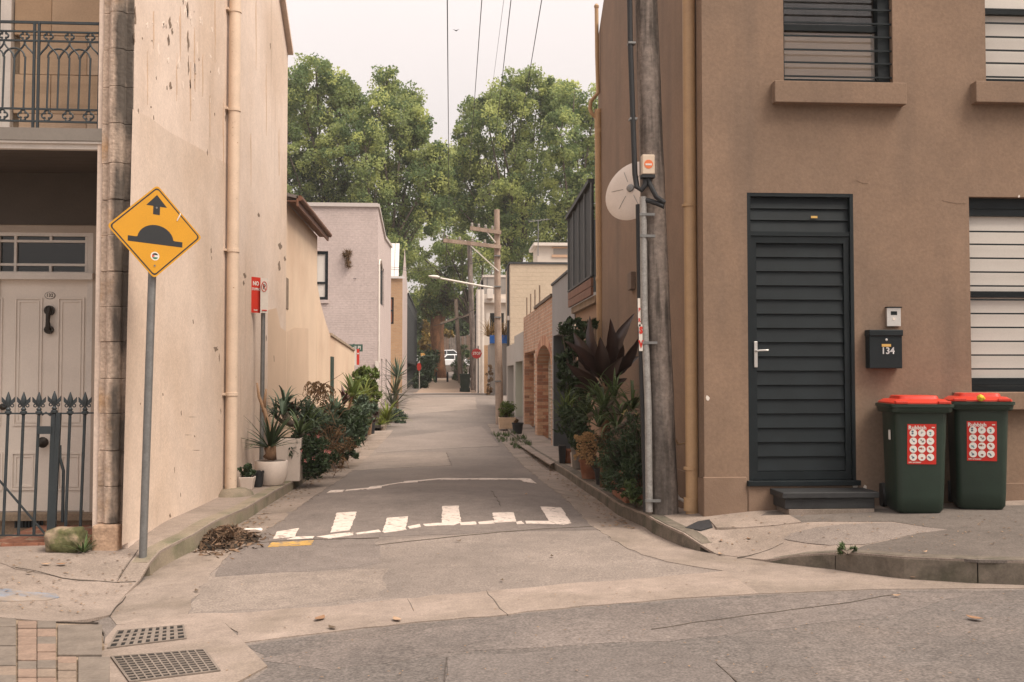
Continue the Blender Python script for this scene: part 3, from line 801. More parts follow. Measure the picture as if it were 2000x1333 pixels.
tl = MB(); tl.box(dx0 - .02, dx1 + .015, DF - .05, DF + .01, zt0 - .055, zt0 + .005); tl.build('transom_ledge', m_white, tr)
p = MB(); p.box(dx0 + .05, dx1 - .05, DF + .045, DF + .055, zt0 + .02, zt1 - .02); p.build('transom_pane', m_glass_dark, tr)
bars = MB()
for px_ in (28, 167): x = P(px_, 495, DF).x; bars.box(x - .011, x + .011, DF + .02, DF + .06, zt0 + .02, zt1 - .02)
for y_ in (471, 517): z = P(90, y_, DF).z; bars.box(dx0 + .05, dx1 - .05, DF + .022, DF + .058, z - .011, z + .011)
x = P(97, 495, DF).x
for a, b in ((457, 471), (517, 535)): bars.box(x - .011, x + .011, DF + .021, DF + .059, P(90, b, DF).z, P(90, a, DF).z)
bars.build('glazing_bar', m_white, tr)
door = MB(); door.box(dx0 + .05, dx1 - .05, DF + .035, DF + .075, dz0 + .01, zt0 - .055); door = door.build('door', m_offwhite, house)
for a, b, c, d in ((26, 84, 582, 832), (110, 166, 582, 832), (22, 72, 884, 958), (113, 160, 884, 958), (-30, 6, 582, 832), (-30, 6, 884, 958)):
    x0, x1, z0, z1 = rect_px(a, b, c, d, DF + .035)
    q = MB()
    for k in range(2):
        e = .0 + k * .028; hh = .012 - k * .004; w = .014
        q.box(x0 + e, x1 - e, DF + .035 - hh, DF + .036, z0 + e, z0 + e + w); q.box(x0 + e, x1 - e, DF + .035 - hh, DF + .036, z1 - e - w, z1 - e)
        q.box(x0 + e, x0 + e + w, DF + .0352 - hh, DF + .036, z0 + e + w, z1 - e - w); q.box(x1 - e - w, x1 - e, DF + .0352 - hh, DF + .036, z0 + e + w, z1 - e - w)
    q.build('panel_moulding', m_offwhite, door)
kz = P(95, 625, DF).z; kx = P(95, 625, DF).x
k = MB(); k.tube([(kx, DF + .02, kz + .10), (kx, DF - .01, kz + .06), (kx, DF - .02, kz - .02), (kx, DF, kz - .09)], [.035, .022, .018, .03], 10); k.lathe((kx, DF + .02, kz + .085), [(.045, -.02), (.045, .02)], 12, ax=(0, 1, 0)); k.lathe((kx, DF + .01, kz - .09), [(.038, -.02), (.038, .02)], 12, ax=(0, 1, 0)); k.build('door_knocker', M('bronze_black', (.03, .024, .018), .4, var=.1, fine=.05, bump=.05, metal=.5), door, smooth=True)
kx, kz = P(87, 864, DF).x, P(87, 864, DF).z
k = MB(); k.lathe((kx, DF + .04, kz), [(.02, 0), (.02, .04), (.045, .06), (.05, .085), (.03, .105), (.005, .11)], 14, ax=(0, -1, 0)); k.build('door_knob', MATS['bronze_black'], door, smooth=True)
kx, kz = P(4, 795, DF).x, P(4, 795, DF).z
k = MB(); k.lathe((kx, DF + .04, kz), [(.03, 0), (.03, .03), (.01, .04)], 14, ax=(0, -1, 0)); k.build('door_lock', MATS['bronze_black'], door, smooth=True)
kx, kz = P(95, 577, DF).x, P(95, 577, DF).z
k = MB(); k.lathe((kx, DF + .035, kz), [(.042, 0), (.042, .008)], 18, ax=(0, -1, 0), sx=1, sy=.7); npl = k.build('number_plate', m_offwhite, door)
k = MB(); k.lathe((kx, DF + .0345, kz), [(.048, 0), (.048, .004)], 18, ax=(0, -1, 0), sx=1, sy=.7); k.build('plate_rim', MATS['bronze_black'], npl)
text_mesh('number', '132', .042, MATS['bronze_black'], npl, (kx, DF + .0255, kz), (1, 0, 0), (0, 0, 1), bold=.0012)
# base: threshold, vent, tiled porch
s = MB(); s.box(fx0, fx1, DF - .12, DF + .02, P(90, 1014, DF).z, P(90, 1001, DF).z); s.build('threshold', m_sand, house)
s = MB(); s.box(fx0, fx1, DF - .05, DF + .018, -.3, P(90, 1014, DF).z - .003); s.build('base_stone', M('base_sandstone', (.30, .21, .14), .95, var=.3, vscale=5, fine=.2, bump=.5), house)
x0, x1, z0, z1 = rect_px(31, 84, 1013, 1031, DF - .05)
v = MB(); v.box(x0, x1, DF - .058, DF - .049, z0, z1); vg = v.build('vent_grille', m_void, house)
v = MB()
for i in range(9): xx = x0 + (x1 - x0) * i / 8; v.box(xx - .006, xx + .006, DF - .066, DF - .058, z0, z1)
v.build('vent_bars', m_iron_paint, vg)
m_tile = M('porch_tile_red', (.27, .115, .07), .8, var=.25, vscale=12, col2=(.36, .27, .19), c2scale=9, c2lo=.55, c2hi=.62, fine=.15, bump=.2)
zp = FL(-3.2, 8.6) + .004
for i in range(12):
    for j in range(5):
        xx = P(-30, 1060, 8.4).x + i * .1; yy = 8.45 + j * .21
        if xx + .095 > cx0 + .1: continue
        tl = MB(); tl.box(xx, xx + .096, yy, yy + .205, zp - .02, zp + .012 + rnd.random() * .003); tl.build('floor_tile', m_tile, house)
# balcony
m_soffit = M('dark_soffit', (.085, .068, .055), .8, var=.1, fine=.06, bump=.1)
bx1 = cx0 + .02
b = MB(); b.box(fx0, bx1, 8.31, DF + .05, bal_z - .10, bal_z); slab = b.build('balcony_floor', M('balcony_grey_paint', (.20, .175, .15), .7, var=.1, fine=.06, bump=.1), house)
b = MB(); b.box(fx0, bx1 - .004, 8.345, 8.40, bal_zb, bal_z - .10); b.build('fascia_board', m_white, slab)
b = MB(); b.box(fx0, bx1 - .003, 8.32, 8.345, bal_z - .12, bal_z - .102); b.build('fascia_moulding', m_white, slab)
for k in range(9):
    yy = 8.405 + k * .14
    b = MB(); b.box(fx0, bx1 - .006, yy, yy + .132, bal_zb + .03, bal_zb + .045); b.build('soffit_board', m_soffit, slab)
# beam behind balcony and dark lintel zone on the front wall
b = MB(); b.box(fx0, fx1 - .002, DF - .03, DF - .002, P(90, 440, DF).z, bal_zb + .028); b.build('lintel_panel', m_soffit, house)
# upper wall of sandstone blocks behind the balcony
m_ash = [M('ashlar_%d' % i, c, .95, var=.10, vscale=4, col2=tuple(v * .82 for v in c), c2scale=4, c2lo=.5, c2hi=.7, c2stretch=(.3, .3, 3), fine=.08, bump=.3) for i, c in enumerate([(.46, .325, .215), (.50, .36, .25), (.42, .285, .18), (.52, .39, .28)])]
zrow = bal_z + .05; r = 0
while zrow < 8.0:
    hh = .36
    xx = P(22, 150, DF).x + .07 - (.32 if r % 2 else 0)
    xs_ = [max(xx, P(22, 150, DF).x + .02)]
    xx += .60
    while xx < fx1 - .1: xs_.append(xx); xx += .62
    xs_.append(fx1)
    for a, c in zip(xs_, xs_[1:]):
        if c - a < .05: continue
        mb = MB(); mb.box(a + .002, c - .002, DF + rnd.uniform(-.002, .002), DF + .2, zrow + .002, zrow + hh - .002); mb.build('ashlar_block', rnd.choice(m_ash), house, bevel=.003, seg=1)
    zrow += hh; r += 1
mb = MB(); mb.box(fx0, fx1, DF + .02, DF + .25, bal_z, bal_z + .05); mb.box(fx0, fx1, DF + .05, DF + .25, bal_z + .05, 8.0); mb.build('upper_wall', m_sand, house)
xw = P(23, 150, DF).x
mb = MB(); mb.box(xw - .07, xw, DF - .03, DF + .1, bal_z + .05, 8); mb.box(xw - .10, xw - .07, DF - .015, DF + .1, bal_z + .05, 8); ww = mb.build('window_architrave', m_white, house)
mb = MB(); mb.box(xw - 1.2, xw - .10, DF + .03, DF + .045, bal_z + .05, 7); mb.build('shutter_leaf', M('shutter_dark', (.10, .09, .08), .6, var=.1, fine=.05, bump=.1), ww)
for k in range(30):
    mb = MB(); z = bal_z + .1 + k * .07; mb.box(xw - 1.0, xw - .14, DF + .012, DF + .03, z, z + .05); mb.build('louvre', m_white, ww)
# iron lace railing
DR = 8.37
rail = thing('balcony_railing', P(100, 248, DR), 'dark iron lace balcony railing with quatrefoils and pointed arches above white door', 'railing')
def RP(px, py): return P(px, py, DR)
def slope(px): return (px - 100) * .022
for yy, w in ((45, .020), (63, .013), (81, .013), (214, .014), (238, .014)):
    b = MB(); b.bar(RP(-80, yy + slope(-80)), RP(194, yy + slope(194)), .018, w); b.build('rail', m_iron_paint, rail)
for px_ in (66, 75, 194, -62):
    b = MB(); b.bar(RP(px_ + 2, 44), RP(px_ - 2, 252), .018, .02); b.build('post', m_iron_paint, rail)
R_ = .0078
def curve(pts, name, r=R_):
    b = MB(); b.tube([RP(*q) for q in pts], r, 6); return b.build(name, m_iron_paint, rail, smooth=True)
balx = [-54, -34, -13, 7, 27, 48] + [93.5, 114, 134.5, 155, 175.5]
for x in balx:
    curve([(x + 1.5, 112 + slope(x)), (x - 2.2, 214 + slope(x))], 'baluster')
def quatre(cx, cy, s):
    b = MB()
    for k in range(4):
        a0 = k * math.pi / 2
        ox, oy = cx + math.cos(a0) * s * .52, cy + math.sin(a0) * s * .52
        pts = [RP(ox + math.cos(a0 + t) * s * .5, oy + math.sin(a0 + t) * s * .5) for t in np.linspace(-2.1, 2.1, 9)]
        b.tube(pts, R_ * .95, 6)
    b.build('quatrefoil', m_iron_paint, rail, smooth=True)
tops = [-33, 8, 48.5, 95, 136, 176.5]
for x in tops:
    quatre(x, 72 + slope(x), 8.5)
    quatre(x - 3.5, 226.5 + slope(x), 10)
    for sg in (-1, 1):
        sp = 20.3
        curve([(x, 82 + slope(x)), (x + sg * .8, 88 + slope(x)), (x + sg * 5, 94 + slope(x)), (x + sg * 12, 101 + slope(x)), (x + sg * 17.5, 108 + slope(x)), (x + sg * sp - 1, 116 + slope(x))], 'ogee_scroll')
for x0, x1 in zip([7, 93.5, 134.5, -34], [48, 134.5, 175.5, 7]):
    xm = (x0 + x1) / 2; h = (x1 - x0) / 2
    curve([(xm - h * math.cos(t), 113 - 17 * math.sin(t) + slope(xm)) for t in np.linspace(0, math.pi, 11)], 'round_arch')
# iron gate and fence in front of the door
DG = 8.46
gate = thing('iron_gate', P(60, 1060, DG), 'dark iron garden gate with spear finials in front of white door', 'gate')
def GP(px, py, dy=0): return P(px, py, DG + dy)
def picket(x, par, ytop=770, ybot=1045, lean=-10):
    b = MB(); b.tube([GP(x, ytop + 36), GP(x + lean, ybot)], .0125, 8); o = b.build('picket', m_iron_paint, par, smooth=True)
    f = MB(); c = GP(x, ytop + 36)
    f.lathe(c, [(.013, -.02), (.028, -.01), (.028, .006), (.016, .014), (.022, .026), (.012, .04), (.014, .06), (.026, .085), (.02, .115), (.003, .165)], 8)
    for sg in (-1, 1):
        f.add([c + Vector((sg * .006, -.008, .045)), c + Vector((sg * .05, -.006, .085)), c + Vector((sg * .052, -.004, .125)), c + Vector((sg * .02, -.008, .09)),
               c + Vector((sg * .006, .008, .045)), c + Vector((sg * .05, .006, .085)), c + Vector((sg * .052, .004, .125)), c + Vector((sg * .02, .008, .09))],
              [(0, 1, 2, 3), (7, 6, 5, 4), (0, 4, 5, 1), (1, 5, 6, 2), (2, 6, 7, 3), (3, 7, 4, 0)])
        f.tube([c + Vector((sg * (.03 + .012 * math.cos(a)), 0, .055 + .012 * math.sin(a))) for a in np.linspace(0, 6.28, 9)], .005, 5)
    f.build('spear_finial', m_iron_paint, o, smooth=True)
for x in (-14, 16, 46, 76): picket(x, gate)
picket(106, gate, 768, 810, 0)
for yy, xx0, xx1 in ((808, -40, 106), (1046, -60, 92)):
    b = MB(); b.bar(GP(xx0, yy), GP(xx1, yy), .016, .012); b.build('rail', m_iron_paint, gate)
b = MB(); b.bar(GP(105, 806), GP(96, 1050), .034, .026); b.build('gate_stile', m_iron_paint, gate)
b = MB(); b.bar(GP(-30, 905), GP(92, 1048), .018, .012); b.build('diagonal_brace', m_iron_paint, gate)
b = MB(); b.box(GP(73, 848).x, GP(102, 833).x, DG - .02, DG + .02, GP(80, 848).z, GP(80, 833).z); b.build('lock_box', m_iron_paint, gate)
b = MB(); b.tube([GP(82, 811), GP(90, 806), GP(98, 812), GP(100, 806)], .008, 6); b.build('latch', m_iron_paint, gate)
fence = thing('iron_fence', P(140, 1030, DG), 'short dark iron fence panel with two spears between gate and stone column', 'fence')
b = MB(); b.bar(GP(115, 806), GP(104, 1038), .036, .03); b.build('post', m_iron_paint, fence)
b = MB(); b.bar(GP(111, 808), GP(184, 807), .016, .012); b.build('rail', m_iron_paint, fence)
for x in (137, 166): picket(x, fence, 770, 1028, -9)
b = MB(); b.tube([GP(117, 870, .03), GP(117, 895, .03), GP(124, 920, .03), GP(122, 1020, .03)], .013, 8); b.build('stay_rod', m_iron_paint, fence, smooth=True)
# mossy boulder at the gate post
m_boulder = M('mossy_stone', (.27, .20, .14), .95, var=.25, vscale=5, col2=(.085, .085, .035), c2scale=4.5, c2lo=.42, c2hi=.56, fine=.25, fscale=40, bump=.6, bscale=30, bdist=.006)
bm = bmesh.new(); bmesh.ops.create_icosphere(bm, subdivisions=4, radius=1)
from mathutils import noise as mno
c0 = P(128, 1052, 8.24)
for v in bm.verts:
    n_ = mno.noise(v.co * 1.6) * .18 + mno.noise(v.co * 5) * .04
    q = Vector([math.copysign(abs(k_) ** .62, k_) for k_ in v.co]) * (.92 + n_); sx_ = .18 if q.x > 0 else .15
    v.co = Vector((c0.x + q.x * sx_, c0.y + q.y * .12, max(FL(c0.x, c0.y) - .03, c0.z + q.z * .12 - .02)))
me = bpy.data.meshes.new('boulder'); bm.to_mesh(me); bm.free()
tag(link_mesh('boulder', me, m_boulder, None, 'all'), 'rounded mossy sandstone block at the foot of the iron gate', 'stone')

# ---------------- right corner house (number 134)
m_rwall = M('brown_render', (.218, .146, .100), .92, var=.10, vscale=.8, mid=(3.5, .06), col2=(.186, .128, .090), c2scale=.6, c2lo=.40, c2hi=.64, fine=.11, fscale=42, bump=.5, bscale=30, bdist=.004,
            streaks=((.135, .098, .074), 1.9, .52, .78))
DH = 9.2
corner = thing('corner_house', (4.0, 9.6, 0), 'brown rendered corner house with dark louvred door and barred windows', 'house')
w1 = rect_px(1531, 1738, -340, 161, DH); w2 = rect_px(1926, 2140, -340, 161, DH); w3 = rect_px(1898, 2112, 387, 766, DH)
dr = rect_px(1463, 1666, 379, 942, DH)
YR = 15.6; zr_ = PX(1171, 70, WR).z
mb = wall_y_mb(DH, WR, 8.5, -.3, zr_ + 3.3, [w1, w2, w3, dr], .14)
mb.add([(WR, DH, -.3), (WR, YR, -.3), (WR, YR, zr_), (WR, YR - 2.6, zr_ + 1.75), (WR, DH, zr_ + 3.3)], [(4, 3, 2, 1, 0)])
mb.add([(WR, YR, -.3), (8.5, YR, -.3), (8.5, YR, zr_), (WR, YR, zr_)], [(0, 1, 2, 3)])
mb.add([(WR, YR, zr_), (WR, YR - 2.6, zr_ + 1.75), (8.5, YR - 2.6, zr_ + 1.75), (8.5, YR, zr_)], [(0, 1, 2, 3)])
mb.build('wall', m_rwall, corner, fixn=False)
m_plinth = M('brown_render_plinth', (.190, .127, .088), .92, var=.10, vscale=3, col2=(.20, .135, .095), c2scale=3, c2lo=.5, c2hi=.7, fine=.08, fscale=80, bump=.6, bscale=30, bdist=.004)
zpl = P(1420, 932, DH).z
for a, b, c in ((WR - .012, P(1458, 940, DH).x, zpl), (P(1461, 940, DH).x, P(1560, 960, DH).x, P(1500, 946, DH).z), (P(1722, 950, DH).x, 8.4, P(1800, 945, DH).z)):
    q = MB(); q.box(a, b, DH - .012, DH + .02, -.3, c); q.build('plinth', m_plinth, corner, bevel=.006, seg=1)
q = MB(); q.box(WR - .012, WR + .02, DH + .02, YR - .1, -.3, zpl - .02); q.build('plinth', m_plinth, corner)
def bar_window(win, dx_jamb, blind_mat, rows, label_, rail_px, dark_top):
    x0, x1, z0, z1 = win
    y_ = DH + .10
    f = MB(); f.box(x0, x0 + .03, y_ - .03, y_ + .05, z0, z1); f.box(x1 - dx_jamb, x1, y_ - .03, y_ + .05, z0, z1); f.box(x0 + .03, x1 - dx_jamb, y_ - .028, y_ + .05, z0, z0 + .055); f.box(x0 + .03, x1 - dx_jamb, y_ - .028, y_ + .05, z1 - .1, z1)
    w = f.build('window', m_trim, corner)
    zr = P(1600, rail_px, DH).z
    f = MB(); f.box(x0 + .03, x1 - dx_jamb, y_ - .02, y_ + .03, zr - .028, zr + .028); f.build('meeting_rail', m_trim, w)
    return w, x0, x1, z0, z1, zr, y_
m_blind = M('roller_blind', (.60, .56, .51), .8, var=.05, vscale=2, fine=.03, bump=.05)
m_blind_tan = M('tan_blind', (.62, .49, .38), .8, var=.08, vscale=3, fine=.03, bump=.05)
m_room = M('dim_curtain', (.06, .052, .045), .9, var=.4, vscale=5, fine=.1, bump=.2)
def glass_mat():
    m = bpy.data.materials.new('window_glass'); m.use_nodes = True; nt = m.node_tree
    out = nt.nodes['Material Output']; nt.nodes.remove(nt.nodes['Principled BSDF'])
    tr = nt.nodes.new('ShaderNodeBsdfTransparent'); gl = nt.nodes.new('ShaderNodeBsdfGlossy'); gl.inputs['Roughness'].default_value = .03
    fr = nt.nodes.new('ShaderNodeFresnel'); fr.inputs[0].default_value = 1.5
    mx = nt.nodes.new('ShaderNodeMixShader'); nt.links.new(fr.outputs[0], mx.inputs[0]); nt.links.new(tr.outputs[0], mx.inputs[1]); nt.links.new(gl.outputs[0], mx.inputs[2]); nt.links.new(mx.outputs[0], out.inputs[0])
    return m
m_glass = glass_mat()
def bars_on(w, x0, x1, yys, D, px_=1600):
    for yy in yys:
        z = P(px_, yy, D).z
        b = MB(); b.bar((x0, D, z), (x1, D, z), .014, .014); b.build('security_bar', m_trim, w)
# upper window with the half drawn tan blind
w, x0, x1, z0, z1, zr, y_ = bar_window(w1, .12, None, 0, '', 49, True)
q = MB(); q.box(x0 + .03, x1 - .12, y_ + .012, y_ + .016, z0 + .055, zr); q.build('window_pane', m_glass, w)
q = MB(); q.box(x0 + .05, x1 - .145, y_ + .05, y_ + .054, z0 + .075, zr + .02); q.build('blind', m_blind_tan, w)
q = MB(); q.box(x0 + .035, x0 + .05, y_ + .025, y_ + .05, z0 + .055, zr - .02); q.box(x1 - .142, x1 - .122, y_ + .025, y_ + .05, z0 + .055, zr - .02); q.box(x0 + .05, x1 - .142, y_ + .026, y_ + .05, z0 + .056, z0 + .073); q.build('inner_frame', m_white, w)
q = MB(); q.box(x0 + .03, x1 - .12, y_ + .018, y_ + .022, zr + .028, z1 - .1); q.build('window_pane', m_glass, w)
q = MB(); q.box(x0 - .1, x1 + .1, y_ + .35, y_ + .37, zr - .1, z1); q.build('curtain', m_room, w)
q = MB(); q.box(x1 - .12, x1 - .02, y_ - .05, y_ - .032, z0, z1); q.build('folded_shutter', m_trim, w)
bars_on(w, x0, x1, (-8, 18, 45, 71, 98, 123, 150), DH + .03)
# upper window with the white blind
w, x0, x1, z0, z1, zr, y_ = bar_window(w2, .03, None, 0, '', 8, True)
q = MB(); q.box(x0 + .03, x1 - .03, y_ + .03, y_ + .034, z0 + .055, z1 - .1); q.build('blind', m_blind, w)
bars_on(w, x0, x1, (-8, 19, 46, 73, 99, 124, 151), DH + .03, 1960)
# lower window
w, x0, x1, z0, z1, zr, y_ = bar_window(w3, .03, None, 0, '', 572, True)
q = MB(); q.box(x0 + .03, x1 - .03, y_ + .03, y_ + .034, z0 + .07, z1 - .16); q.build('blind', m_blind, w)
q = MB(); q.box(x0 + .03, x1 - .03, y_ - .02, y_ + .04, z1 - .165, z1 - .1); q.build('blind_box', m_trim, w)
q = MB(); q.box(x0 + .03, x1 - .03, y_ - .022, y_ + .04, z0 + .056, z0 + .13); q.build('bottom_rail', m_trim, w)
bars_on(w, x0, x1, (453, 478, 505, 532, 559, 586, 613, 640, 667, 694, 721, 748), DH + .03, 1950)
for (a, b, c, d), nm in (((1513, 1770, 162, 200), 'a'), ((1906, 2160, 163, 200), 'b'), ((1870, 2140, 766, 801), 'c')):
    x0, x1, z0, z1 = rect_px(a, b, c, d, DH - .09)
    q = MB(); q.box(x0, x1, DH - .10, DH + .06, z0, z1 - .003); q.build('window_sill', m_rwall, corner, bevel=.006)
def wall_crack(pix, w=.004):
    pts = []
    for a_, b_ in zip(pix, pix[1:]):
        n = 6
        for i in range(n): t = i / n; pts.append(P(a_[0] + (b_[0] - a_[0]) * t + rnd.uniform(-1.2, 1.2), a_[1] + (b_[1] - a_[1]) * t + rnd.uniform(-1.2, 1.2), DH - .001))
    q = MB()
    for a_, b_ in zip(pts, pts[1:]): q.bar(a_, b_, w * rnd.uniform(.4, 1), .003, up=(0, 1, 0))
    q.build('wall_crack', m_flake, corner)
wall_crack([(1672, 354), (1700, 360)], .002); wall_crack([(1840, 392), (1870, 398), (1893, 398)], .002); wall_crack([(1460, 945), (1457, 975), (1462, 1004)], .006)
for px_, py_, s_ in ((1382, 778, .022), (1670, 950, .03), (1470, 944, .018), (1690, 952, .02), (1990, 384, .012)):
    c_ = P(px_, py_, DH); q = MB(); q.prism([c_ + Vector((s_ * rnd.uniform(.5, 1) * math.cos(t), -.002, s_ * 1.3 * rnd.uniform(.5, 1) * math.sin(t))) for t in np.linspace(0, 6.28, 10)[:-1]], (0, .003, 0)); q.build('paint_chip', m_white, corner)
# louvred door
x0, x1, z0, z1 = dr; y_ = DH + .05
f = MB(); f.box(x0, x0 + .032, y_ - .05, y_ + .08, z0, z1); f.box(x1 - .032, x1, y_ - .05, y_ + .08, z0, z1); f.box(x0 + .032, x1 - .032, y_ - .048, y_ + .08, z1 - .032, z1)
ztr = P(1565, 457, DH).z
f.box(x0 + .032, x1 - .032, y_ - .04, y_ + .08, ztr - .02, ztr + .02)
dfr = f.build('door_frame', m_trim, corner)
f = MB(); f.box(x0 - .02, x1 + .03, DH - .04, y_ + .08, z0 - .035, z0 + .012); f.build('door_sill', m_trim, dfr, bevel=.004)
f = MB(); f.box(x0, x1, y_ + .075, y_ + .09, z0, z1); f.build('backing', m_trim, dfr)
def slats(par, xa, xb, za, zb, n):
    h = (zb - za) / n
    for i in range(n):
        a = za + i * h
        s = MB(); s.hexa([(xa, y_ - .016, a + h * .03), (xb, y_ - .016, a + h * .03), (xb, y_ - .0, a), (xa, y_ - .0, a)], [(xa, y_ + .004, a + h * 1.04), (xb, y_ + .004, a + h * 1.04), (xb, y_ + .02, a + h * 1.0), (xa, y_ + .02, a + h * 1.0)])
        s.v = [(vx, vy + (.0), vz) for vx, vy, vz in s.v]
        s.build('louvre_slat', m_trim, par)
slats(dfr, x0 + .034, x1 - .034, ztr + .02, z1 - .034, 3)
leaf = MB(); lx0, lx1, lz0, lz1 = x0 + .036, x1 - .036, z0 + .018, ztr - .024
leaf.box(lx0, lx0 + .052, y_ - .03, y_ + .05, lz0, lz1); leaf.box(lx1 - .052, lx1, y_ - .03, y_ + .05, lz0, lz1); leaf.box(lx0 + .052, lx1 - .052, y_ - .0295, y_ + .05, lz1 - .06, lz1); leaf.box(lx0 + .052, lx1 - .052, y_ - .0295, y_ + .05, lz0, lz0 + .075)
leaf = leaf.build('door', m_trim, corner)
slats(leaf, lx0 + .053, lx1 - .053, lz0 + .076, lz1 - .061, 16)
hx, hz = P(1477, 690, DH).x, P(1477, 686, DH).z
m_chrome = M('brushed_steel', (.62, .60, .57), .3, var=.05, fine=.05, bump=.03, metal=.8)
h = MB(); h.box(hx - .016, hx + .016, y_ - .042, y_ - .03, P(1477, 718, DH).z, P(1477, 667, DH).z); hb = h.build('handle_plate', m_chrome, leaf, bevel=.004)
h = MB(); h.tube([(hx, y_ - .04, hz), (hx, y_ - .085, hz), (hx + .02, y_ - .09, hz + .004), (hx + .10, y_ - .088, hz + .006)], .009, 8); h.build('door_handle', m_chrome, leaf, smooth=True)
tg = P(1592, 424, DH); h = MB(); h.box(tg.x - .03, tg.x + .03, y_ - .028, y_ - .024, tg.z - .008, tg.z + .012); h.build('brass_tag', M('brass_tag_m', (.6, .38, .12), .4, var=.05, fine=.05, bump=.02, metal=.5), dfr)
st = rect_px(1530, 1718, 963, 1003, 8.95)
sa = P(1527, 962, 8.86); sb_ = P(1716, 964, 8.86)
q = MB(); q.box(sa.x, sb_.x, 8.84, DH - .002, sa.z - .055, sa.z); q.box(sa.x + .03, sb_.x - .03, 8.87, DH - .002, sa.z - .15, sa.z - .055); stp = q.build('step', M('black_step_paint', (.025, .026, .027), .6, var=.25, vscale=9, fine=.15, bump=.3), corner, bevel=.008)
q = MB(); q.box(sa.x + .06, sb_.x - .05, 8.84, DH - .003, .0, sa.z - .15); q.build('step_base', m_conc, stp)
# brown downpipe at the corner, old vent pipe at the far end
m_rpipe = M('ochre_pipe_paint', (.41, .265, .145), .55, var=.1, vscale=5, col2=(.33, .21, .12), c2scale=5, c2lo=.5, c2hi=.7, fine=.06, bump=.1)
pyr = 9.45; pxr = P(1349, 900, pyr).x
q = MB(); q.tube([(pxr + .012, pyr, FR(2.3, 9.7) - .01), (pxr, pyr, zr_ + 2.8)], .060, 18); dpr = q.build('downpipe', m_rpipe, corner, smooth=True)
for yy, hh in ((402, .012), (915, .012), (985, .06)):
    z = P(1349, yy, pyr).z
    q = MB(); q.lathe((pxr, pyr, z), [(.062, -hh), (.068, -hh), (.068, hh), (.062, hh)], 18); q.box(pxr, WR, pyr - .02, pyr + .02, z - .01, z + .01); q.build('pipe_bracket', m_rpipe, dpr, smooth=True)
q = MB(); q.tube([P(1318, 930, 9.7), P(1318, 962, 9.7), P(1326, 974, 9.66), P(1352, 988, 9.6), P(1372, 1000, 9.5), P(1377, 1016, 9.42)], .016, 10); q.build('waste_pipe', m_white, corner, smooth=True)
q = MB(); q.tube([P(1312, 775, 9.75), P(1313, 850, 9.75), P(1325, 868, 9.75), P(1340, 866, 9.75)], .010, 8); q.build('small_conduit', m_rpipe, corner, smooth=True)
yv = 15.35
def VP(px, py): return P(px, py, yv)
q = MB(); q.tube([VP(1173, 720), VP(1168, 215)], .055, 14); vp_ = q.build('vent_pipe', m_rpipe, corner, smooth=True)
q = MB(); q.tube([VP(1165, 12), VP(1166, 110), VP(1168, 182), VP(1154, 198), VP(1152, 212), VP(1156, 222), VP(1164, 230)], .03, 10); q.build('vent_pipe_top', m_rpipe, vp_, smooth=True)
q = MB(); q.lathe(VP(1165, 12), [(.036, -.03), (.04, 0), (.02, .03)], 10); q.build('vent_cap', m_rpipe, vp_, smooth=True)
for yy in (218, 256, 545): q = MB(); q.lathe(VP(1168.5 + yy * .005, yy), [(.06, -.03), (.063, 0), (.06, .03)], 14); q.build('pipe_collar', m_rpipe, vp_, smooth=True)
# small meter box on the lane wall
b = PX(1238, 548, WR); q = MB(); q.box(WR - .06, WR, b.y - .12, b.y + .12, b.z - .12, b.z + .1); q.build('wall_box', M('brown_box', (.14, .10, .075), .8, var=.1, fine=.05, bump=.1), corner, bevel=.008)
# letterbox and intercom
mbx = thing('letterbox', P(1729, 680, DH), 'dark metal letterbox with number 134 on brown wall', 'letterbox')
x0, x1, z0, z1 = rect_px(1698, 1761, 646, 720, DH - .09)
q = MB(); q.box(x0, x1, DH - .10, DH - .002, z0, z1 - .02); q.build('box', m_trim, mbx, bevel=.006)
q = MB(); q.box(x0 - .006, x1 + .006, DH - .112, DH - .002, z1 - .05, z1 + .006); q.build('flap', m_trim, mbx, bevel=.006)
c = P(1731, 664, DH - .1); q = MB(); q.lathe(c, [(.011, 0), (.011, .006), (.004, .008)], 12, ax=(0, -1, 0)); q.build('lock', m_chrome, mbx)
c = P(1731, 675, DH - .1); q = MB(); q.box(c.x - .043, c.x + .043, DH - .1035, DH - .099, c.z - .012, c.z + .012); q.build('brass_label', MATS['brass_tag_m'], mbx)
c = P(1734, 686, DH - .1); text_mesh('number', '134', .085, M('number_grey', (.42, .42, .42), .5, var=0, fine=0, bump=0), mbx, (c.x, DH - .1025, c.z), (1, 0, 0), (0, 0, 1), bold=.002)
ic = thing('intercom', P(1746, 620, DH), 'silver video intercom above the letterbox on brown wall', 'intercom')
x0, x1, z0, z1 = rect_px(1733, 1760, 601, 638, DH - .04)
q = MB(); q.box(x0, x1, DH - .035, DH - .002, z0, z1); q.build('case', m_chrome, ic, bevel=.005)
q = MB(); q.box(x0 - .004, x1 + .004, DH - .055, DH - .002, z1 - .004, z1 + .006); q.build('rain_hood', m_trim, ic)
xm = (x0 + x1) / 2; q = MB(); q.box(xm - .03, xm + .03, DH - .038, DH - .034, z1 - .07, z1 - .035); q.build('camera_window', m_trim, ic, bevel=.003)
q = MB(); q.lathe((xm, DH - .0345, z1 - .105), [(.014, 0), (.014, .004)], 14, ax=(0, -1, 0)); q.build('call_button', m_white, ic)

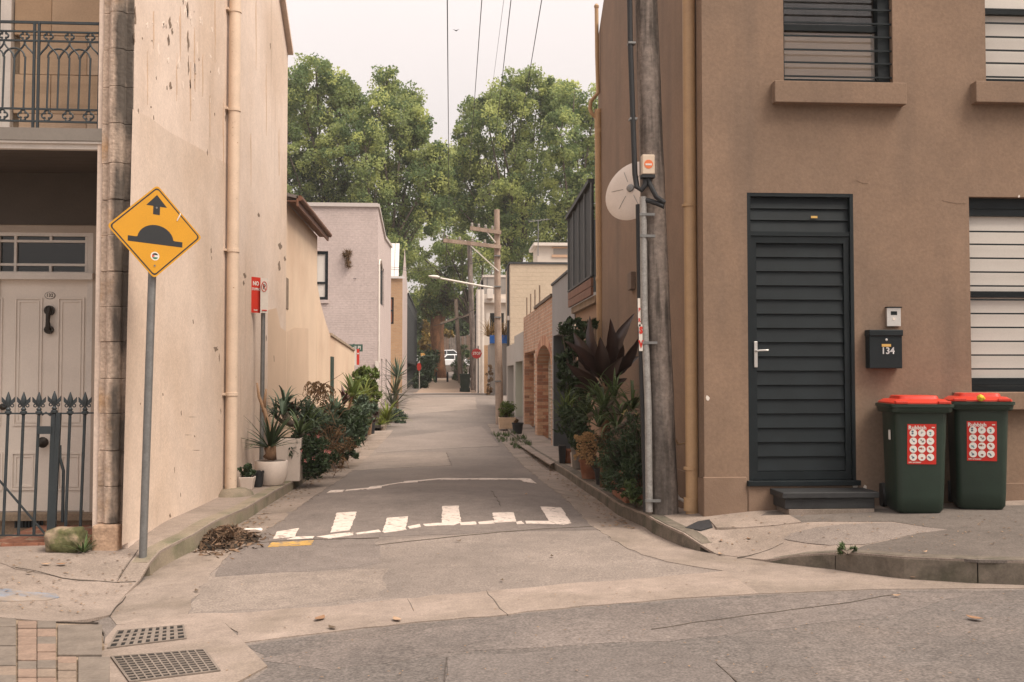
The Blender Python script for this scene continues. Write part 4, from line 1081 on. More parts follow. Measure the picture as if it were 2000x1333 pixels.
# ---------------- wheelie bins
m_bin = M('bin_green', (.016, .030, .021), .45, var=.12, vscale=6, fine=.08, fscale=90, bump=.12, coord='obj')
m_lid = M('bin_lid_red', (.47, .036, .018), .4, var=.06, vscale=5, fine=.04, bump=.08, coord='obj')
m_stick_red = M('sticker_red', (.50, .022, .013), .45, var=.03, fine=.02, bump=0, coord='obj')
m_stick_white = M('sticker_white', (.66, .63, .58), .5, var=.03, fine=.02, bump=0, coord='obj')
m_pic = [M('picture_%d' % i, c, .6, var=.4, vscale=60, fine=.1, bump=0, coord='obj') for i, c in enumerate([(.10, .12, .16), (.18, .16, .14), (.28, .07, .05), (.10, .22, .24), (.35, .34, .33)])]
def make_bin(label):
    t = thing('wheelie_bin', (0, 0, 0), label, 'bin', 'red-lidded rubbish bins')
    wb, wt, db, dt, h = .375, .455, .40, .48, .93           # front is -y
    def ring(w, d, z, yo=0, r=.05):
        pts = []
        for cx, cy, a0 in ((w / 2 - r, d / 2 - r, 0), (-w / 2 + r, d / 2 - r, 90), (-w / 2 + r, -d / 2 + r, 180), (w / 2 - r, -d / 2 + r, 270)):
            for k in range(4):
                a = math.radians(a0 + k * 30); pts.append((cx + r * math.cos(a), cy + r * math.sin(a) + yo, z))
        return pts
    def loft(rings):
        mb = MB(); n = len(rings[0])
        for r in rings: mb.v += r
        for i in range(len(rings) - 1):
            for j in range(n): mb.f.append((i * n + j, i * n + (j + 1) % n, (i + 1) * n + (j + 1) % n, (i + 1) * n + j))
        mb.f.append(tuple(range(n))[::-1]); mb.f.append(tuple((len(rings) - 1) * n + j for j in range(n)))
        return mb
    loft([ring(wb - .04, db - .04, 0.0, .02), ring(wb, db, .03, .02), ring(wb + .012, db + .01, .14, .018), ring(wt - .03, dt - .03, h - .08, 0), ring(wt - .01, dt, h - .075, 0)]).build('body', m_bin, t, smooth=True)
    loft([ring(wt + .012, dt + .02, h - .105, 0, .05), ring(wt + .03, dt + .04, h - .095, 0, .05), ring(wt + .04, dt + .05, h - .06, 0, .05), ring(wt + .06, dt + .07, h - .056, 0, .05), ring(wt + .06, dt + .07, h - .032, 0, .05), ring(wt + .005, dt + .015, h - .028, 0, .05)]).build('rim', m_bin, t, smooth=True)
    lid = loft([ring(wt + .025, dt + .035, h - .03, 0, .05), ring(wt + .025, dt + .035, h - .018, 0, .05), ring(wt - .05, dt - .04, h + .008, 0, .05), ring(wt - .09, dt - .09, h + .010, 0, .05)]).build('lid', m_lid, t, smooth=True)
    loft([ring(wt - .12, dt - .12, h + .008, 0, .05), ring(wt - .14, dt - .14, h + .034, 0, .05), ring(wt - .16, dt - .16, h + .038, 0, .04)]).build('lid_panel', m_lid, lid, smooth=True)
    for s_ in (-1, 1):
        q = MB(); q.box(s_ * .17 - .05, s_ * .17 + .05, -dt / 2 - .035, -dt / 2 + .05, h - .03, h - .005); q.build('lid_grip', m_lid, lid, bevel=.006)
    for s_ in (-1, 1):
        q = MB(); q.lathe((s_ * (wb / 2 + .0), db / 2 + .07, .10), [(.10, -.022), (.105, 0), (.10, .022)], 20, ax=(1, 0, 0)); whl = q.build('wheel', M('tyre_black', (.018, .018, .018), .7, var=.1, fine=.1, bump=.1, coord='obj'), t, smooth=True)
    q = MB(); q.tube([(-wt / 2 + .02, dt / 2 + .05, h - .05), (wt / 2 - .02, dt / 2 + .05, h - .05)], .015, 10)
    for s_ in (-.2, 0, .2): q.bar((s_, dt / 2 - .02, h - .05), (s_, dt / 2 + .05, h - .05), .02)
    q.build('handle', m_bin, t, smooth=True)
    # sticker on the front face, following its slope
    za, zb = .405, .735
    def fy(z): return .018 - (db + .01) / 2 + (-(dt - .03) / 2 - .018 + (db + .01) / 2) * (z - .14) / (h - .08 - .14) - .003
    def fp(x, z, o=0): return Vector((x, fy(z) - o, z))
    q = MB(); q.hexa([fp(-.115, za), fp(.115, za), fp(.115, zb), fp(-.115, zb)], [fp(-.115, za, .002), fp(.115, za, .002), fp(.115, zb, .002), fp(-.115, zb, .002)]); stk = q.build('sticker', m_stick_red, t)
    upv = (fp(0, zb) - fp(0, za)).normalized()
    text_mesh('heading', 'Rubbish', .045, m_stick_white, stk, fp(-.108, zb - .03, .0035), (1, 0, 0), upv, align='LEFT', bold=.0012)
    text_mesh('footer', 'CITY OF SYDNEY', .013, m_stick_white, stk, fp(-.105, za + .014, .0035), (1, 0, 0), upv, align='LEFT', bold=.0006)
    q = MB(); c = fp(.09, zb - .028, .003); q.box(c.x - .012, c.x + .012, c.y - .001, c.y, c.z - .004, c.z + .004); q.build('small_mark', m_stick_white, stk)
    for r in range(4):
        for k in range(3):
            c = fp(-.068 + k * .068, zb - .074 - r * .066, .003)
            q = MB(); q.lathe(c, [(.030, 0), (.030, .0012)], 20, ax=(0, -1, 0)); ci = q.build('picture_disc', m_stick_white, stk)
            q = MB()
            for _ in range(3):
                a = rnd.uniform(0, 6.28); rr = rnd.uniform(.003, .014); s1 = rnd.uniform(.005, .011)
                pts = [c + Vector((rr * math.cos(a) + s1 * math.cos(b_) * rnd.uniform(.6, 1.3), -.0014, rr * math.sin(a) + s1 * math.sin(b_) * rnd.uniform(.5, 1.2))) for b_ in np.linspace(0, 6.28, 7)[:-1]]
                q.prism(pts, (0, -.0006, 0))
            q.build('picture', rnd.choice(m_pic), ci)
    return t
bin1 = make_bin('green wheelie bin with red lid and rubbish sticker, nearer the dark door')
bin2 = copy_tree(bin1)
q = MB(); q.box(-.226, -.2185, -.10, -.06, .60, .68); q.build('asset_tag', m_stick_white, bin1)
bin2['label'] = 'green wheelie bin with red lid and yellow rag on it, below the barred window'
def place_bin(o, px, py, D, rz, s):
    p = P(px, py, D); o.location = (p.x, D, FR(p.x, D) + .004); o.rotation_euler.z = rz; o.scale = (s, s, s)
    THING_LOC[o.name] = Vector((0, 0, 0))
place_bin(bin1, 1787, 1003, 8.84, math.radians(-9), 1.05)
place_bin(bin2, 1911, 997, 8.90, math.radians(-19), 1.05)
c = P(1916, 778, 8.62)
bm = bmesh.new(); bmesh.ops.create_icosphere(bm, subdivisions=3, radius=1)
for v in bm.verts: q = v.co * (1 + mno.noise(v.co * 2.5) * .5); v.co = Vector((c.x + q.x * .03, c.y + q.y * .025, c.z + q.z * .028))
me = bpy.data.meshes.new('yellow_rag'); bm.to_mesh(me); bm.free()
tag(link_mesh('yellow_rag', me, M('rag_yellow', (.60, .42, .03), .8, var=.2, fine=.1, bump=.3), None, 'all'), 'crumpled yellow rag stuck on the red bin lid', 'rag')

# ================================================================== FURTHER BUILDINGS, LEFT SIDE OF THE LANE
m_cream2 = M('warm_cream_render', (.66, .50, .365), .92, var=.06, vscale=1.2, col2=(.58, .42, .30), c2scale=.7, c2lo=.45, c2hi=.65, fine=.05, fscale=60, bump=.3, bscale=35, bdist=.003, streaks=((.34, .24, .16), 3.0, .70, .88))
m_fascia = M('red_brown_boards', (.17, .085, .055), .7, var=.15, vscale=6, fine=.1, bump=.15)
m_roof = M('roof_iron_grey', (.18, .16, .15), .6, var=.12, fine=.08, bump=.1)
# rear wing with the red-brown eave
YW0, YW1 = YF + .002, PX(621, 480, WL).y
zE = PX(560, 395, WL).z
wing = thing('rear_wing', (WL - 2, (YW0 + YW1) / 2, 0), 'lower cream rear wing with red-brown timber eave behind the tall side wall', 'house wing')
hw = PX(560, 540, WL - 0.0); 
mb = wall_x_mb(WL - .012, YW0, YW1, -.4, zE, [], -.2)
mb.quad((WL - .012, YW1, -.4), (WL - 5, YW1, -.4), (WL - 5, YW1, zE), (WL - .012, YW1, zE))
mb.build('wall', m_cream2, wing)
mb = MB(); mb.hexa([(WL + .17, YW0, zE + .06), (WL + .17, YW1 + .25, zE + .06), (WL - 5, YW1 + .25, zE + 1.3), (WL - 5, YW0, zE + 1.3)], [(WL + .17, YW0, zE + .11), (WL + .17, YW1 + .25, zE + .11), (WL - 5, YW1 + .25, zE + 1.35), (WL - 5, YW0, zE + 1.35)]); rf = mb.build('roof', m_roof, wing)
mb = MB(); mb.box(WL + .15, WL + .18, YW0, YW1 + .26, zE - .06, zE + .10); mb.build('fascia', m_fascia, rf)
for k in range(3):
    mb = MB(); mb.box(WL + k * .05, WL + .046 + k * .05, YW0, YW1 + .2, zE + .012, zE + .03); mb.build('soffit_board', m_fascia, rf)
mb = MB(); mb.tube([(WL + .20, YW0 + .02, zE + .07), (WL + .20, YW1 + .28, zE + .06)], .045, 10); mb.build('gutter', m_fascia, rf, smooth=True)
b0 = PX(556, 540, WL); b1 = PX(564, 605, WL)
mb = MB(); mb.box(WL - .02, WL - .004, b0.y, b1.y, b1.z, b0.z); mb.build('window_recess', m_flake, wing)
lpoly([(561, 648), (573, 640), (602, 642), (603, 800), (561, 870)], WL - .012, 'render_patch', m_lw2, wing, .002)
# garden wall with dark green door
gw = thing('garden_wall', (WL, 26, -.1), 'cream rendered garden wall stepping down the lane behind the pot plants', 'wall')
ya, yb, yc = YW1 + .002, PX(646, 655, WL).y, PX(692, 686, WL).y
za, zb, zc = PX(622, 556, WL).z, PX(646, 656, WL).z, PX(692, 686, WL).z
dy0, dy1, dzt = PX(646.2, 697, WL).y, PX(651.5, 697, WL).y, PX(648, 697, WL).z
pts = [(ya, za), (ya + .25 * (yb - ya), za - .75 * (za - zb) * .5), (ya + .6 * (yb - ya), zb + .3 * (za - zb)), (yb, zb), (yc, zc)]
mb = MB()
mb.prism([(WL - .01, ya, -.4)] + [(WL - .01, dy0, -.4), (WL - .01, dy0, dzt), (WL - .01, dy1, dzt), (WL - .01, dy1, -.4)] + [(WL - .01, yc, -.4)] + [(WL - .01, y, z) for y, z in pts[::-1]], (-.22, 0, 0))
mb.build('wall', m_cream2, gw)
m_green_door = M('green_door_paint', (.018, .045, .035), .5, var=.1, fine=.05, bump=.05)
mb = MB(); mb.box(WL - .05, WL + .012, dy0, dy1, -.2, dzt); mb.build('door', m_green_door, gw)
mb = MB(); mb.box(WL - .25, WL + .02, yb, yc + .02, 0, .06); mb.v = [(x, y, z + zb + (zc - zb) * (y - yb) / (yc - yb)) for x, y, z in mb.v]; mb.build('coping', M('weathered_coping', (.38, .29, .21), .95, var=.3, vscale=9, col2=(.10, .085, .06), c2scale=9, c2lo=.5, c2hi=.62, fine=.1, bump=.3), gw)
mb = MB(); mb.box(WL - 6, WL - .01, yc, yc + .2, -.3, zc); mb.build('return_wall', m_cream2, gw)

# mauve painted brick house at the cross lane
XM = WL + .0; YM = 37.9; 
m_mauve = M('mauve_painted_brick', (.50, .415, .388), .85, var=.06, vscale=1.2, fine=.10, fscale=14, bump=.9, brick=('y', .23, .086, .006, (.482, .40, .374), (.508, .422, .394)), bdist=.006, streaks=((.33, .265, .24), 1.4, .68, .88))
m_mauve_x = M('mauve_painted_brick_side', (.50, .415, .388), .85, var=.06, vscale=1.2, fine=.10, fscale=14, bump=.9, brick=('x', .23, .086, .006, (.482, .40, .374), (.508, .422, .394)), bdist=.006)
mauve = thing('mauve_house', (XM - 2.5, YM + 4, .2), 'two storey mauve painted brick house with white edged flat roof', 'house')
xm0 = -9.0
zmt = P(740, 405, YM).z
ym1 = PX(764, 500, XM).y
wv = rect_px(612, 641, 491, 586, YM)
mb = wall_y_mb(YM, xm0, XM, -.3, zmt, [wv], .12); mb.build('front_wall', m_mauve, mauve)
zfar = PX(763, 482, XM).z
sw0, sw1 = PX(743, 520, XM), PX(752, 598, XM)
lw = [(PX(738.5, 700, XM).y, PX(741.5, 700, XM).y, .0, 2.0)]
mb = wall_x_mb(XM, YM, ym1, -.3, zfar, [(sw0.y, PX(750, 560, XM).y, PX(746, 597, XM).z, PX(746, 520, XM).z), (PX(744.5, 705, XM).y, PX(747, 705, XM).y, .1, PX(745, 701, XM).z), (PX(753, 705, XM).y, PX(755.5, 705, XM).y, .1, PX(754, 702, XM).z)], -.12)
yq = YM + (ym1 - YM) * .45
mb.add([(XM, YM, zfar), (XM, ym1, zfar), (XM, yq, zmt - .6), (XM, YM, zmt)], [(0, 1, 2, 3)])
mb.build('side_wall', m_mauve_x, mauve, fixn=False)
mb = MB()
for k, (a, b) in enumerate((((YM - .05, zmt), (yq, zmt - .6)), ((yq, zmt - .6), (ym1, zfar)))):
    mb.hexa([(XM - .3, a[0], a[1]), (XM + .06, a[0], a[1]), (XM + .06, b[0], b[1]), (XM - .3, b[0], b[1])], [(XM - .3, a[0], a[1] + .12), (XM + .06, a[0], a[1] + .12), (XM + .06, b[0], b[1] + .12), (XM - .3, b[0], b[1] + .12)])
mb.build('side_capping', M('capping_pale', (.50, .45, .42), .6, var=.05, fine=.05, bump=.05), mauve)
mb = MB(); mb.box(xm0, XM - .0, YM - .07, YM + .3, zmt + .002, zmt + .14); mb.build('capping', MATS['capping_pale'], mauve)
def simple_window(par, x0, x1, z0, z1, y_, frame=m_trim, pane=m_blind, split=.5, fw=.07):
    f = MB(); f.box(x0, x0 + fw, y_ - .02, y_ + .05, z0, z1); f.box(x1 - fw, x1, y_ - .02, y_ + .05, z0, z1); f.box(x0 + fw, x1 - fw, y_ - .018, y_ + .05, z0, z0 + fw); f.box(x0 + fw, x1 - fw, y_ - .018, y_ + .05, z1 - fw, z1)
    zm = z0 + (z1 - z0) * split; f.box(x0 + fw, x1 - fw, y_ - .016, y_ + .05, zm - .04, zm + .04)
    w = f.build('window', frame, par)
    q = MB(); q.box(x0 + fw, x1 - fw, y_ + .02, y_ + .026, z0 + fw, z1 - fw); q.build('pane', pane, w)
    return w
simple_window(mauve, *wv, YM + .06, split=.35, fw=.11)
mb = MB(); mb.box(wv[0] - .05, wv[1] + .03, YM - .06, YM + .05, wv[2] - .12, wv[2] - .003); mb.build('window_sill', m_mauve, mauve)
mb = MB(); mb.box(XM - .10, XM - .06, sw0.y, PX(750, 560, XM).y, PX(746, 597, XM).z, PX(746, 520, XM).z); mb.build('side_window', m_trim, mauve)
for a in (744.5, 753):
    mb = MB(); mb.box(XM - .10, XM - .06, PX(a, 705, XM).y, PX(a + 2.6, 705, XM).y, .1, PX(a, 702, XM).z); mb.build('side_door', m_trim, mauve)
q = MB(); c = PX(738.4, 560, XM + .05); q.tube([(XM + .05, YM + .06, 1.9), (XM + .05, YM + .06, P(740, 518, YM).z)] + [(XM + .05, YM + .06 + .9 * (1 - math.cos(t)), P(740, 518, YM).z + .28 * math.sin(t)) for t in np.linspace(.3, math.pi, 8)], .035, 8); q.build('cable_conduit', m_white, mauve, smooth=True)
wp = P(738, 760, YM - .1); q = MB(); q.box(XM - .07, XM + .06, YM - .16, YM - .02, g(XM, YM), P(738, 706, YM).z); tag(q.build('white_post', m_white, None), 'white square post at the corner of the mauve house', 'post')

# tan brick house with white metal gable, then dark clad house and white houses
m_tanbrick = M('tan_brick', (.46, .29, .165), .9, var=.08, vscale=2, fine=.08, bump=.6, brick=('y', .23, .086, .01, (.40, .30, .21), (.42, .25, .14)), bdist=.01)
tan = thing('tan_brick_house', (-2.9, 57, .5), 'tan brick house with white metal clad gable behind the mauve house', 'house')
YT = 56.0; XT = P(786, 600, YT).x; 
zt_ = P(775, 541, YT).z; ztop = P(775, 470, YT).z
wt_ = rect_px(757, 769, 581, 633, YT)
mb = wall_y_mb(YT, -8, XT, 0, zt_, [wt_], .15); mb.build('front_wall', m_tanbrick, tan)
mb = MB(); mb.add([(XT, YT, 0), (XT, YT + 7, 0), (XT, YT + 7, zt_), (XT, YT + 3.0, ztop), (XT, YT, zt_)], [(0, 1, 2, 3, 4)]); mb.build('side_wall', m_mauve_x, tan, fixn=False)
m_whiteclad = M('white_cladding', (.60, .57, .55), .6, var=.05, fine=.03, bump=.05)
for k in range(22):
    xx = -8 + k * ((XT + 8 - .2) / 22); w_ = (XT + 8 - .2) / 22
    mb = MB(); mb.hexa([(xx, YT - .05, zt_), (xx + w_ - .02, YT - .05, zt_), (xx + w_ - .02, YT + .1, zt_), (xx, YT + .1, zt_)], [(xx, YT + 1.2, ztop), (xx + w_ - .02, YT + 1.2, ztop), (xx + w_ - .02, YT + 1.3, ztop), (xx, YT + 1.3, ztop)]); mb.build('roof_sheet', m_whiteclad, tan)
mb = MB(); mb.box(-8, XT + .1, YT - .12, YT - .06, zt_ - .1, zt_ + .02); mb.build('gutter', m_whiteclad, tan)
simple_window(tan, *wt_, YT + .05, pane=M('orange_reflection', (.30, .10, .04), .4, var=.3, vscale=2, fine=.1, bump=0), fw=.08)
def lane_house(name, label, px_far, px_near, X, z1, mat, wins=0, side=-1, roofmat=None, y_over=None, zb=0.0, winmat=m_glass_dark):
    """house whose long wall runs along the lane; its near end wall faces the camera"""
    y0, y1 = y_over if y_over else (PX(px_near, 700, X).y, PX(px_far, 700, X).y)
    t = thing(name, (X + side * 2, (y0 + y1) / 2, g(X, y0)), label, 'house')
    mb = MB(); mb.box(min(X, X + side * 6), max(X, X + side * 6), y0, y1, zb, z1); mb.build('wall', mat, t)
    mb = MB(); mb.box(min(X - side * .06, X + side * 6), max(X - side * .06, X + side * 6), y0 - .05, y1, z1 + .002, z1 + .14); mb.build('parapet', roofmat or m_white, t)
    for k in range(wins):
        yy = y0 + (y1 - y0) * (k + .35) / wins; w_ = min(1.0, (y1 - y0) / wins * .5)
        for zz in (g(X, y0) + 1.0, g(X, y0) + 3.9):
            if zz + 1.5 > z1: continue
            q = MB(); q.box(X - .03, X + .03, yy, yy + w_, zz, zz + 1.4); wi = q.build('window', winmat, t)
            q = MB(); q.box(X - .05, X + .05, yy - .06, yy, zz, zz + 1.4); q.box(X - .05, X + .05, yy + w_, yy + w_ + .06, zz, zz + 1.4); q.box(X - .05, X + .05, yy - .06, yy + w_ + .06, zz + 1.402, zz + 1.5); q.box(X - .07, X + .07, yy - .1, yy + w_ + .1, zz - .12, zz - .002); q.build('window_frame', roofmat or m_white, wi)
    return t, y0, y1
m_darkclad = M('charcoal_cladding', (.040, .043, .045), .6, var=.15, vscale=3, fine=.06, bump=.1)
m_grey_r = M('grey_render', (.30, .275, .25), .9, var=.08, vscale=1.5, fine=.06, bump=.2)
m_pale_r = M('pale_render', (.60, .53, .46), .9, var=.06, vscale=1.5, fine=.05, bump=.2)
XD = -2.55
t, y0, y1 = lane_house('dark_clad_house', 'charcoal clad narrow house front along the lane beyond the mauve house', 803, 789.5, XD, P(795, 558, 63).z, m_darkclad, y_over=(64.2, 91), roofmat=m_darkclad)
for k in range(30):
    q = MB(); yy = y0 + .3 + k * .88; q.box(XD, XD + .05, yy, yy + .07, .6, 6.2); q.build('batten', M('batten_grey', (.075, .078, .08), .6, var=.1, fine=.05, bump=.05), t)
q = MB(); q.box(XD, XD + .35, y0, y1 - 4, 2.2, 2.32); q.build('awning', m_darkclad, t)
for k in range(3):
    q = MB(); q.box(XD - 1.2 + k * .42, XD - .8 + k * .42, y0 - .03, y0 - .002, .6, 6.3); q.build('cladding_sheet', m_darkclad, t)
q = MB(); q.tube([(XD + .08, y0 - .05, .6), (XD + .08, y0 - .05, 6.5)], .05, 8); q.lathe((XD + .08, y0 - .05, 6.5), [(.06, 0), (.16, .1), (.16, .3)], 8); q.build('downpipe', m_white, t)
lane_house('white_far_house', 'pale rendered far house with dark windows at the left end of the lane', 812, 803, -2.9, 7.6, m_pale_r, wins=5, y_over=(91.2, 99))
lane_house('cream_end_house', 'small cream end house glimpsed left of the red-barked tree', 824, 815, -4.6, 6.0, m_pale_r, wins=2, y_over=(100, 112), zb=1.0)

# ================================================================== RIGHT SIDE OF THE LANE
# house with dark screened balcony and timber boards
bh = thing('balcony_house', (WR + 2, 17, 0), 'brown house with dark screened balcony over timber boards beside the pipe', 'house')
yb0, yb1 = YR + .002, PX(1122, 500, WR).y
zb0, zb1 = PX(1144, 556, WR).z, PX(1144, 403, WR).z
zbd = PX(1144, 588, WR).z
m_screen = M('dark_screen_mesh', (.030, .034, .036), .7, var=.08, vscale=4, fine=.2, fscale=300, bump=.1)
m_board = M('rust_timber_board', (.165, .080, .050), .75, var=.2, vscale=7, fine=.12, bump=.2)
ztA, ztB = PX(1165, 362, WR).z, PX(1121, 430, WR).z
mb = MB(); mb.prism([(WR - .10, yb0, zb0), (WR - .10, yb1, zb0), (WR - .10, yb1, ztB), (WR - .10, yb0, ztA)], (.03, 0, 0)); scr = mb.build('balcony_screen', m_screen, bh)
mb = MB(); mb.prism([(WR - .10, yb1, zb0), (WR + 2.2, yb1, zb0), (WR + 2.2, yb1, ztB), (WR - .10, yb1, ztB)], (0, .03, 0)); mb.build('end_screen', m_screen, bh)
for k in range(5):
    yy = yb0 + (yb1 - yb0) * k / 4; zz = ztA + (ztB - ztA) * k / 4
    q = MB(); q.box(WR - .125, WR - .10, yy - .022, yy + .022, zb0, zz); q.build('screen_mullion', M('steel_blue_grey', (.12, .13, .135), .5, var=.05, fine=.05, bump=.05), scr)
q = MB(); q.bar((WR - .11, yb0, ztA + .03), (WR - .11, yb1 + .05, ztB + .03), .10, .07); q.build('screen_head', m_darkclad, scr)
for k in range(2):
    z_ = zb0 - .015 - (k + 1) * (zb0 - zbd) / 2
    q = MB(); q.box(WR - .12, WR - .08, yb0, yb1 + .02, z_, z_ + (zb0 - zbd) / 2 - .012); q.build('timber_board', m_board, bh)
q = MB(); q.box(WR - .13, WR - .06, yb0, yb1 + .03, zb0 - .012, zb0 + .02); q.build('balcony_edge', m_darkclad, bh)
zlb = PX(1144, 603, WR).z
q = MB(); q.box(WR - .06, WR + 2, yb0, yb1, zlb, zbd - .018); q.build('balcony_slab', m_sand, bh)
m_brown2 = M('brown_render_far', (.29, .19, .125), .9, var=.08, vscale=1.5, fine=.05, bump=.2)
wz0, wz1 = PX(1150, 690, WR).z, PX(1150, 625, WR).z
mb = wall_x_mb(WR + .02, yb0, yb1, -.4, zlb, [(yb0 + .35, yb0 + 1.35, wz0, wz1)], .15); mb.build('wall', m_brown2, bh)
q = MB(); q.box(WR + .10, WR + .13, yb0 + .35, yb0 + 1.35, wz0, wz1); wd = q.build('window', m_glass_dark, bh)
q = MB(); q.box(WR + .05, WR + .11, yb0 + .8, yb0 + .86, wz0, wz1); q.box(WR + .05, WR + .11, yb0 + .35, yb0 + .42, wz0, wz1); q.box(WR + .05, WR + .11, yb0 + 1.28, yb0 + 1.35, wz0, wz1); q.build('window_frame', m_sand, wd)

# grey rendered garage
m_bluegrey = M('blue_grey_render', (.25, .24, .235), .9, var=.06, vscale=1.4, fine=.06, fscale=70, bump=.3, bscale=50, bdist=.003)
gg = thing('grey_garage', (WR + 2, 20.6, -.1), 'blue-grey rendered garage with dark recessed doorway behind the potted plants', 'garage')
gy0, gy1 = yb1 + .002, PX(1078.5, 600, WR).y
gz = (PX(1079, 563, WR).z + PX(1120, 520, WR).z) / 2; gl_ = PX(1080, 657, WR).z
oy0, oy1 = gy0 + .25, PX(1080.5, 700, WR).y
mb = wall_x_mb(WR, gy0, gy1, -.3, gz, [(oy0, oy1, -.25, gl_)], .5); mb.quad((WR, gy0, 2.4), (WR + 5, gy0, 2.4), (WR + 5, gy0, gz), (WR, gy0, gz)); mb.build('wall', m_bluegrey, gg)
m_darkgrey = M('dark_grey_jamb', (.075, .082, .085), .8, var=.1, fine=.06, bump=.1)
q = MB(); q.box(WR + .004, WR + .52, oy1 - .03, oy1 + .001, -.25, gl_); q.build('jamb', m_darkgrey, gg)
q = MB(); q.box(WR + .49, WR + .52, oy0, oy1 - .03, -.25, gl_); rd = q.build('garage_door', m_darkgrey, gg)
for k in range(6): q = MB(); yy = oy0 + .1 + k * (oy1 - oy0 - .2) / 5; q.box(WR + .47, WR + .49, yy - .02, yy + .02, -.2, gl_ - .05); q.build('door_batten', m_darkgrey, rd)
q = MB(); q.box(WR - .03, WR + .2, gy0, gy1, gz + .002, gz + .05); q.build('capping', m_darkclad, gg)

# brick garage wall with a square and an arched opening; bricks of the jambs are single pieces
m_brick_wall = M('weathered_red_brick', (.41, .225, .145), .92, var=.22, vscale=2.5, fine=.1, bump=.9, brick=('x', .235, .086, .012, (.46, .36, .27), (.48, .28, .185)), bdist=.012, streaks=((.17, .11, .08), 1.6, .66, .86))
m_mortar = M('lime_mortar', (.36, .265, .18), .95, var=.15, vscale=8, fine=.1, bump=.3)
m_bricks = [M('brick_%d' % i, c, .92, var=.15, vscale=14, fine=.12, bump=.4) for i, c in enumerate([(.41, .20, .12), (.47, .26, .16), (.35, .16, .10), (.50, .30, .19), (.29, .15, .10)])]
bw_ = thing('brick_garage_wall', (WR, 26.5, -.1), 'weathered red brick garage wall with one square and one arched opening', 'wall')
by0, by1 = gy1 + .002, PX(1022.5, 660, WR).y
bz = (PX(1024, 628, WR).z + PX(1076, 572, WR).z) / 2
A0, A1 = PX(1045, 700, WR).y, PX(1024.5, 750, WR).y; Az = PX(1032, 688, WR).z
B0, B1 = by0 + .22, PX(1049, 750, WR).y; Bs = PX(1050, 716, WR).z; Bt = PX(1062, 675, WR).z
dep = .30
mb = MB()
arch = [(B0 + (B1 - B0) * (.5 - .5 * math.cos(t)), Bs + (Bt - Bs) * math.sin(t)) for t in np.linspace(0, math.pi, 17)]
def xq(a, b, c, d): mb.quad((WR, a, c), (WR, b, c), (WR, b, d), (WR, a, d))
xq(by0, B0, -.3, bz); xq(B1, A0, -.3, bz); xq(A1, by1, -.3, bz); xq(A0, A1, Az, bz)
for (a, za_), (b, zb_) in zip(arch, arch[1:]):
    mb.quad((WR, a, za_), (WR, b, zb_), (WR, b, bz), (WR, a, bz))
    mb.quad((WR, a, za_), (WR + dep, a, za_), (WR + dep, b, zb_), (WR, b, zb_))
mb.quad((WR, A0, Az), (WR + dep, A0, Az), (WR + dep, A1, Az), (WR, A1, Az))
mb.quad((WR, by1, -.3), (WR + 1, by1, -.3), (WR + 1, by1, bz), (WR, by1, bz)); mb.quad((WR, by0, bz), (WR, by1, bz), (WR + .25, by1, bz), (WR + .25, by0, bz)); mb.quad((WR + .25, by0, gl_), (WR + .25, by1, gl_), (WR + .25, by1, bz), (WR + .25, by0, bz)); mb.quad((WR, by0, 1.0), (WR + .25, by0, 1.0), (WR + .25, by0, bz), (WR, by0, bz))
mb.build('wall', m_brick_wall, bw_, fixn=False)
# voussoirs round the arch
for i in range(26):
    t0, t1 = math.pi * i / 26, math.pi * (i + .9) / 26
    def ap(t, r): return (WR - .012, (B0 + B1) / 2 - ((B1 - B0) / 2 + r) * math.cos(t), Bs + (Bt - Bs + r) * math.sin(t))
    q = MB(); q.prism([ap(t0, 0), ap(t1, 0), ap(t1, .23), ap(t0, .23)], (.02, 0, 0)); q.build('brick', rnd.choice(m_bricks), bw_)
def brick_jamb(yj, z0, z1, dep_):
    """face of an opening that looks towards the camera, laid brick by brick"""
    q = MB(); q.box(WR + .004, WR + dep_, yj - .03, yj + .15, z0, z1); q.build('mortar_bed', m_mortar, bw_)
    z = z0; r = 0
    while z < z1 - .03:
        hh = .076
        cuts = [WR - .004, WR + dep_ * .5, WR + dep_] if r % 2 else [WR - .004, WR + dep_ * .75 if r % 4 else WR + dep_]
        if cuts[-1] < WR + dep_ - .02: cuts.append(WR + dep_)
        for a, b in zip(cuts, cuts[1:]):
            o = rnd.uniform(0, .006)
            q = MB(); q.box(a + .003, b - .006, yj - .042 - o, yj + .05, z, min(z1, z + hh)); q.build('brick', rnd.choice(m_bricks), bw_)
        z += .086; r += 1
brick_jamb(A1, -.2, Az - .002, .28); brick_jamb(B1, -.2, Bs + .02, .29)
m_roller = M('roller_door_cream', (.42, .36, .29), .6, var=.08, vscale=3, fine=.05, bump=.05)
for (a, b, zt) in ((A0, A1 - .03, Az), (B0, B1 - .03, Bt)):
    q = MB(); q.box(WR + dep + .02, WR + dep + .05, a - .3, b + .1, -.2, zt + .1); rr = q.build('roller_door', m_roller, bw_)
    for k in range(int((zt + .2) / .1)):
        q = MB(); q.tube([(WR + dep + .015, a - .3, -.15 + k * .1), (WR + dep + .015, b + .1, -.15 + k * .1)], .03, 6); q.build('roller_slat', m_roller, rr, smooth=True)
q = MB(); q.box(WR - .04, WR + .3, by0, PX(1045, 600, WR).y, bz + .002, bz + .07); q.build('coping', M('dark_coping', (.13, .10, .075), .9, var=.3, vscale=6, fine=.1, bump=.3), bw_)
for px_ in (1029, 1036.5, 1045, 1054):
    yy = PX(px_, 620, WR + .1).y; q = MB(); q.tube([(WR + .1, yy, bz), (WR + .1, yy, bz + .62)], .022, 6); q.build('iron_rod', m_flake, bw_)

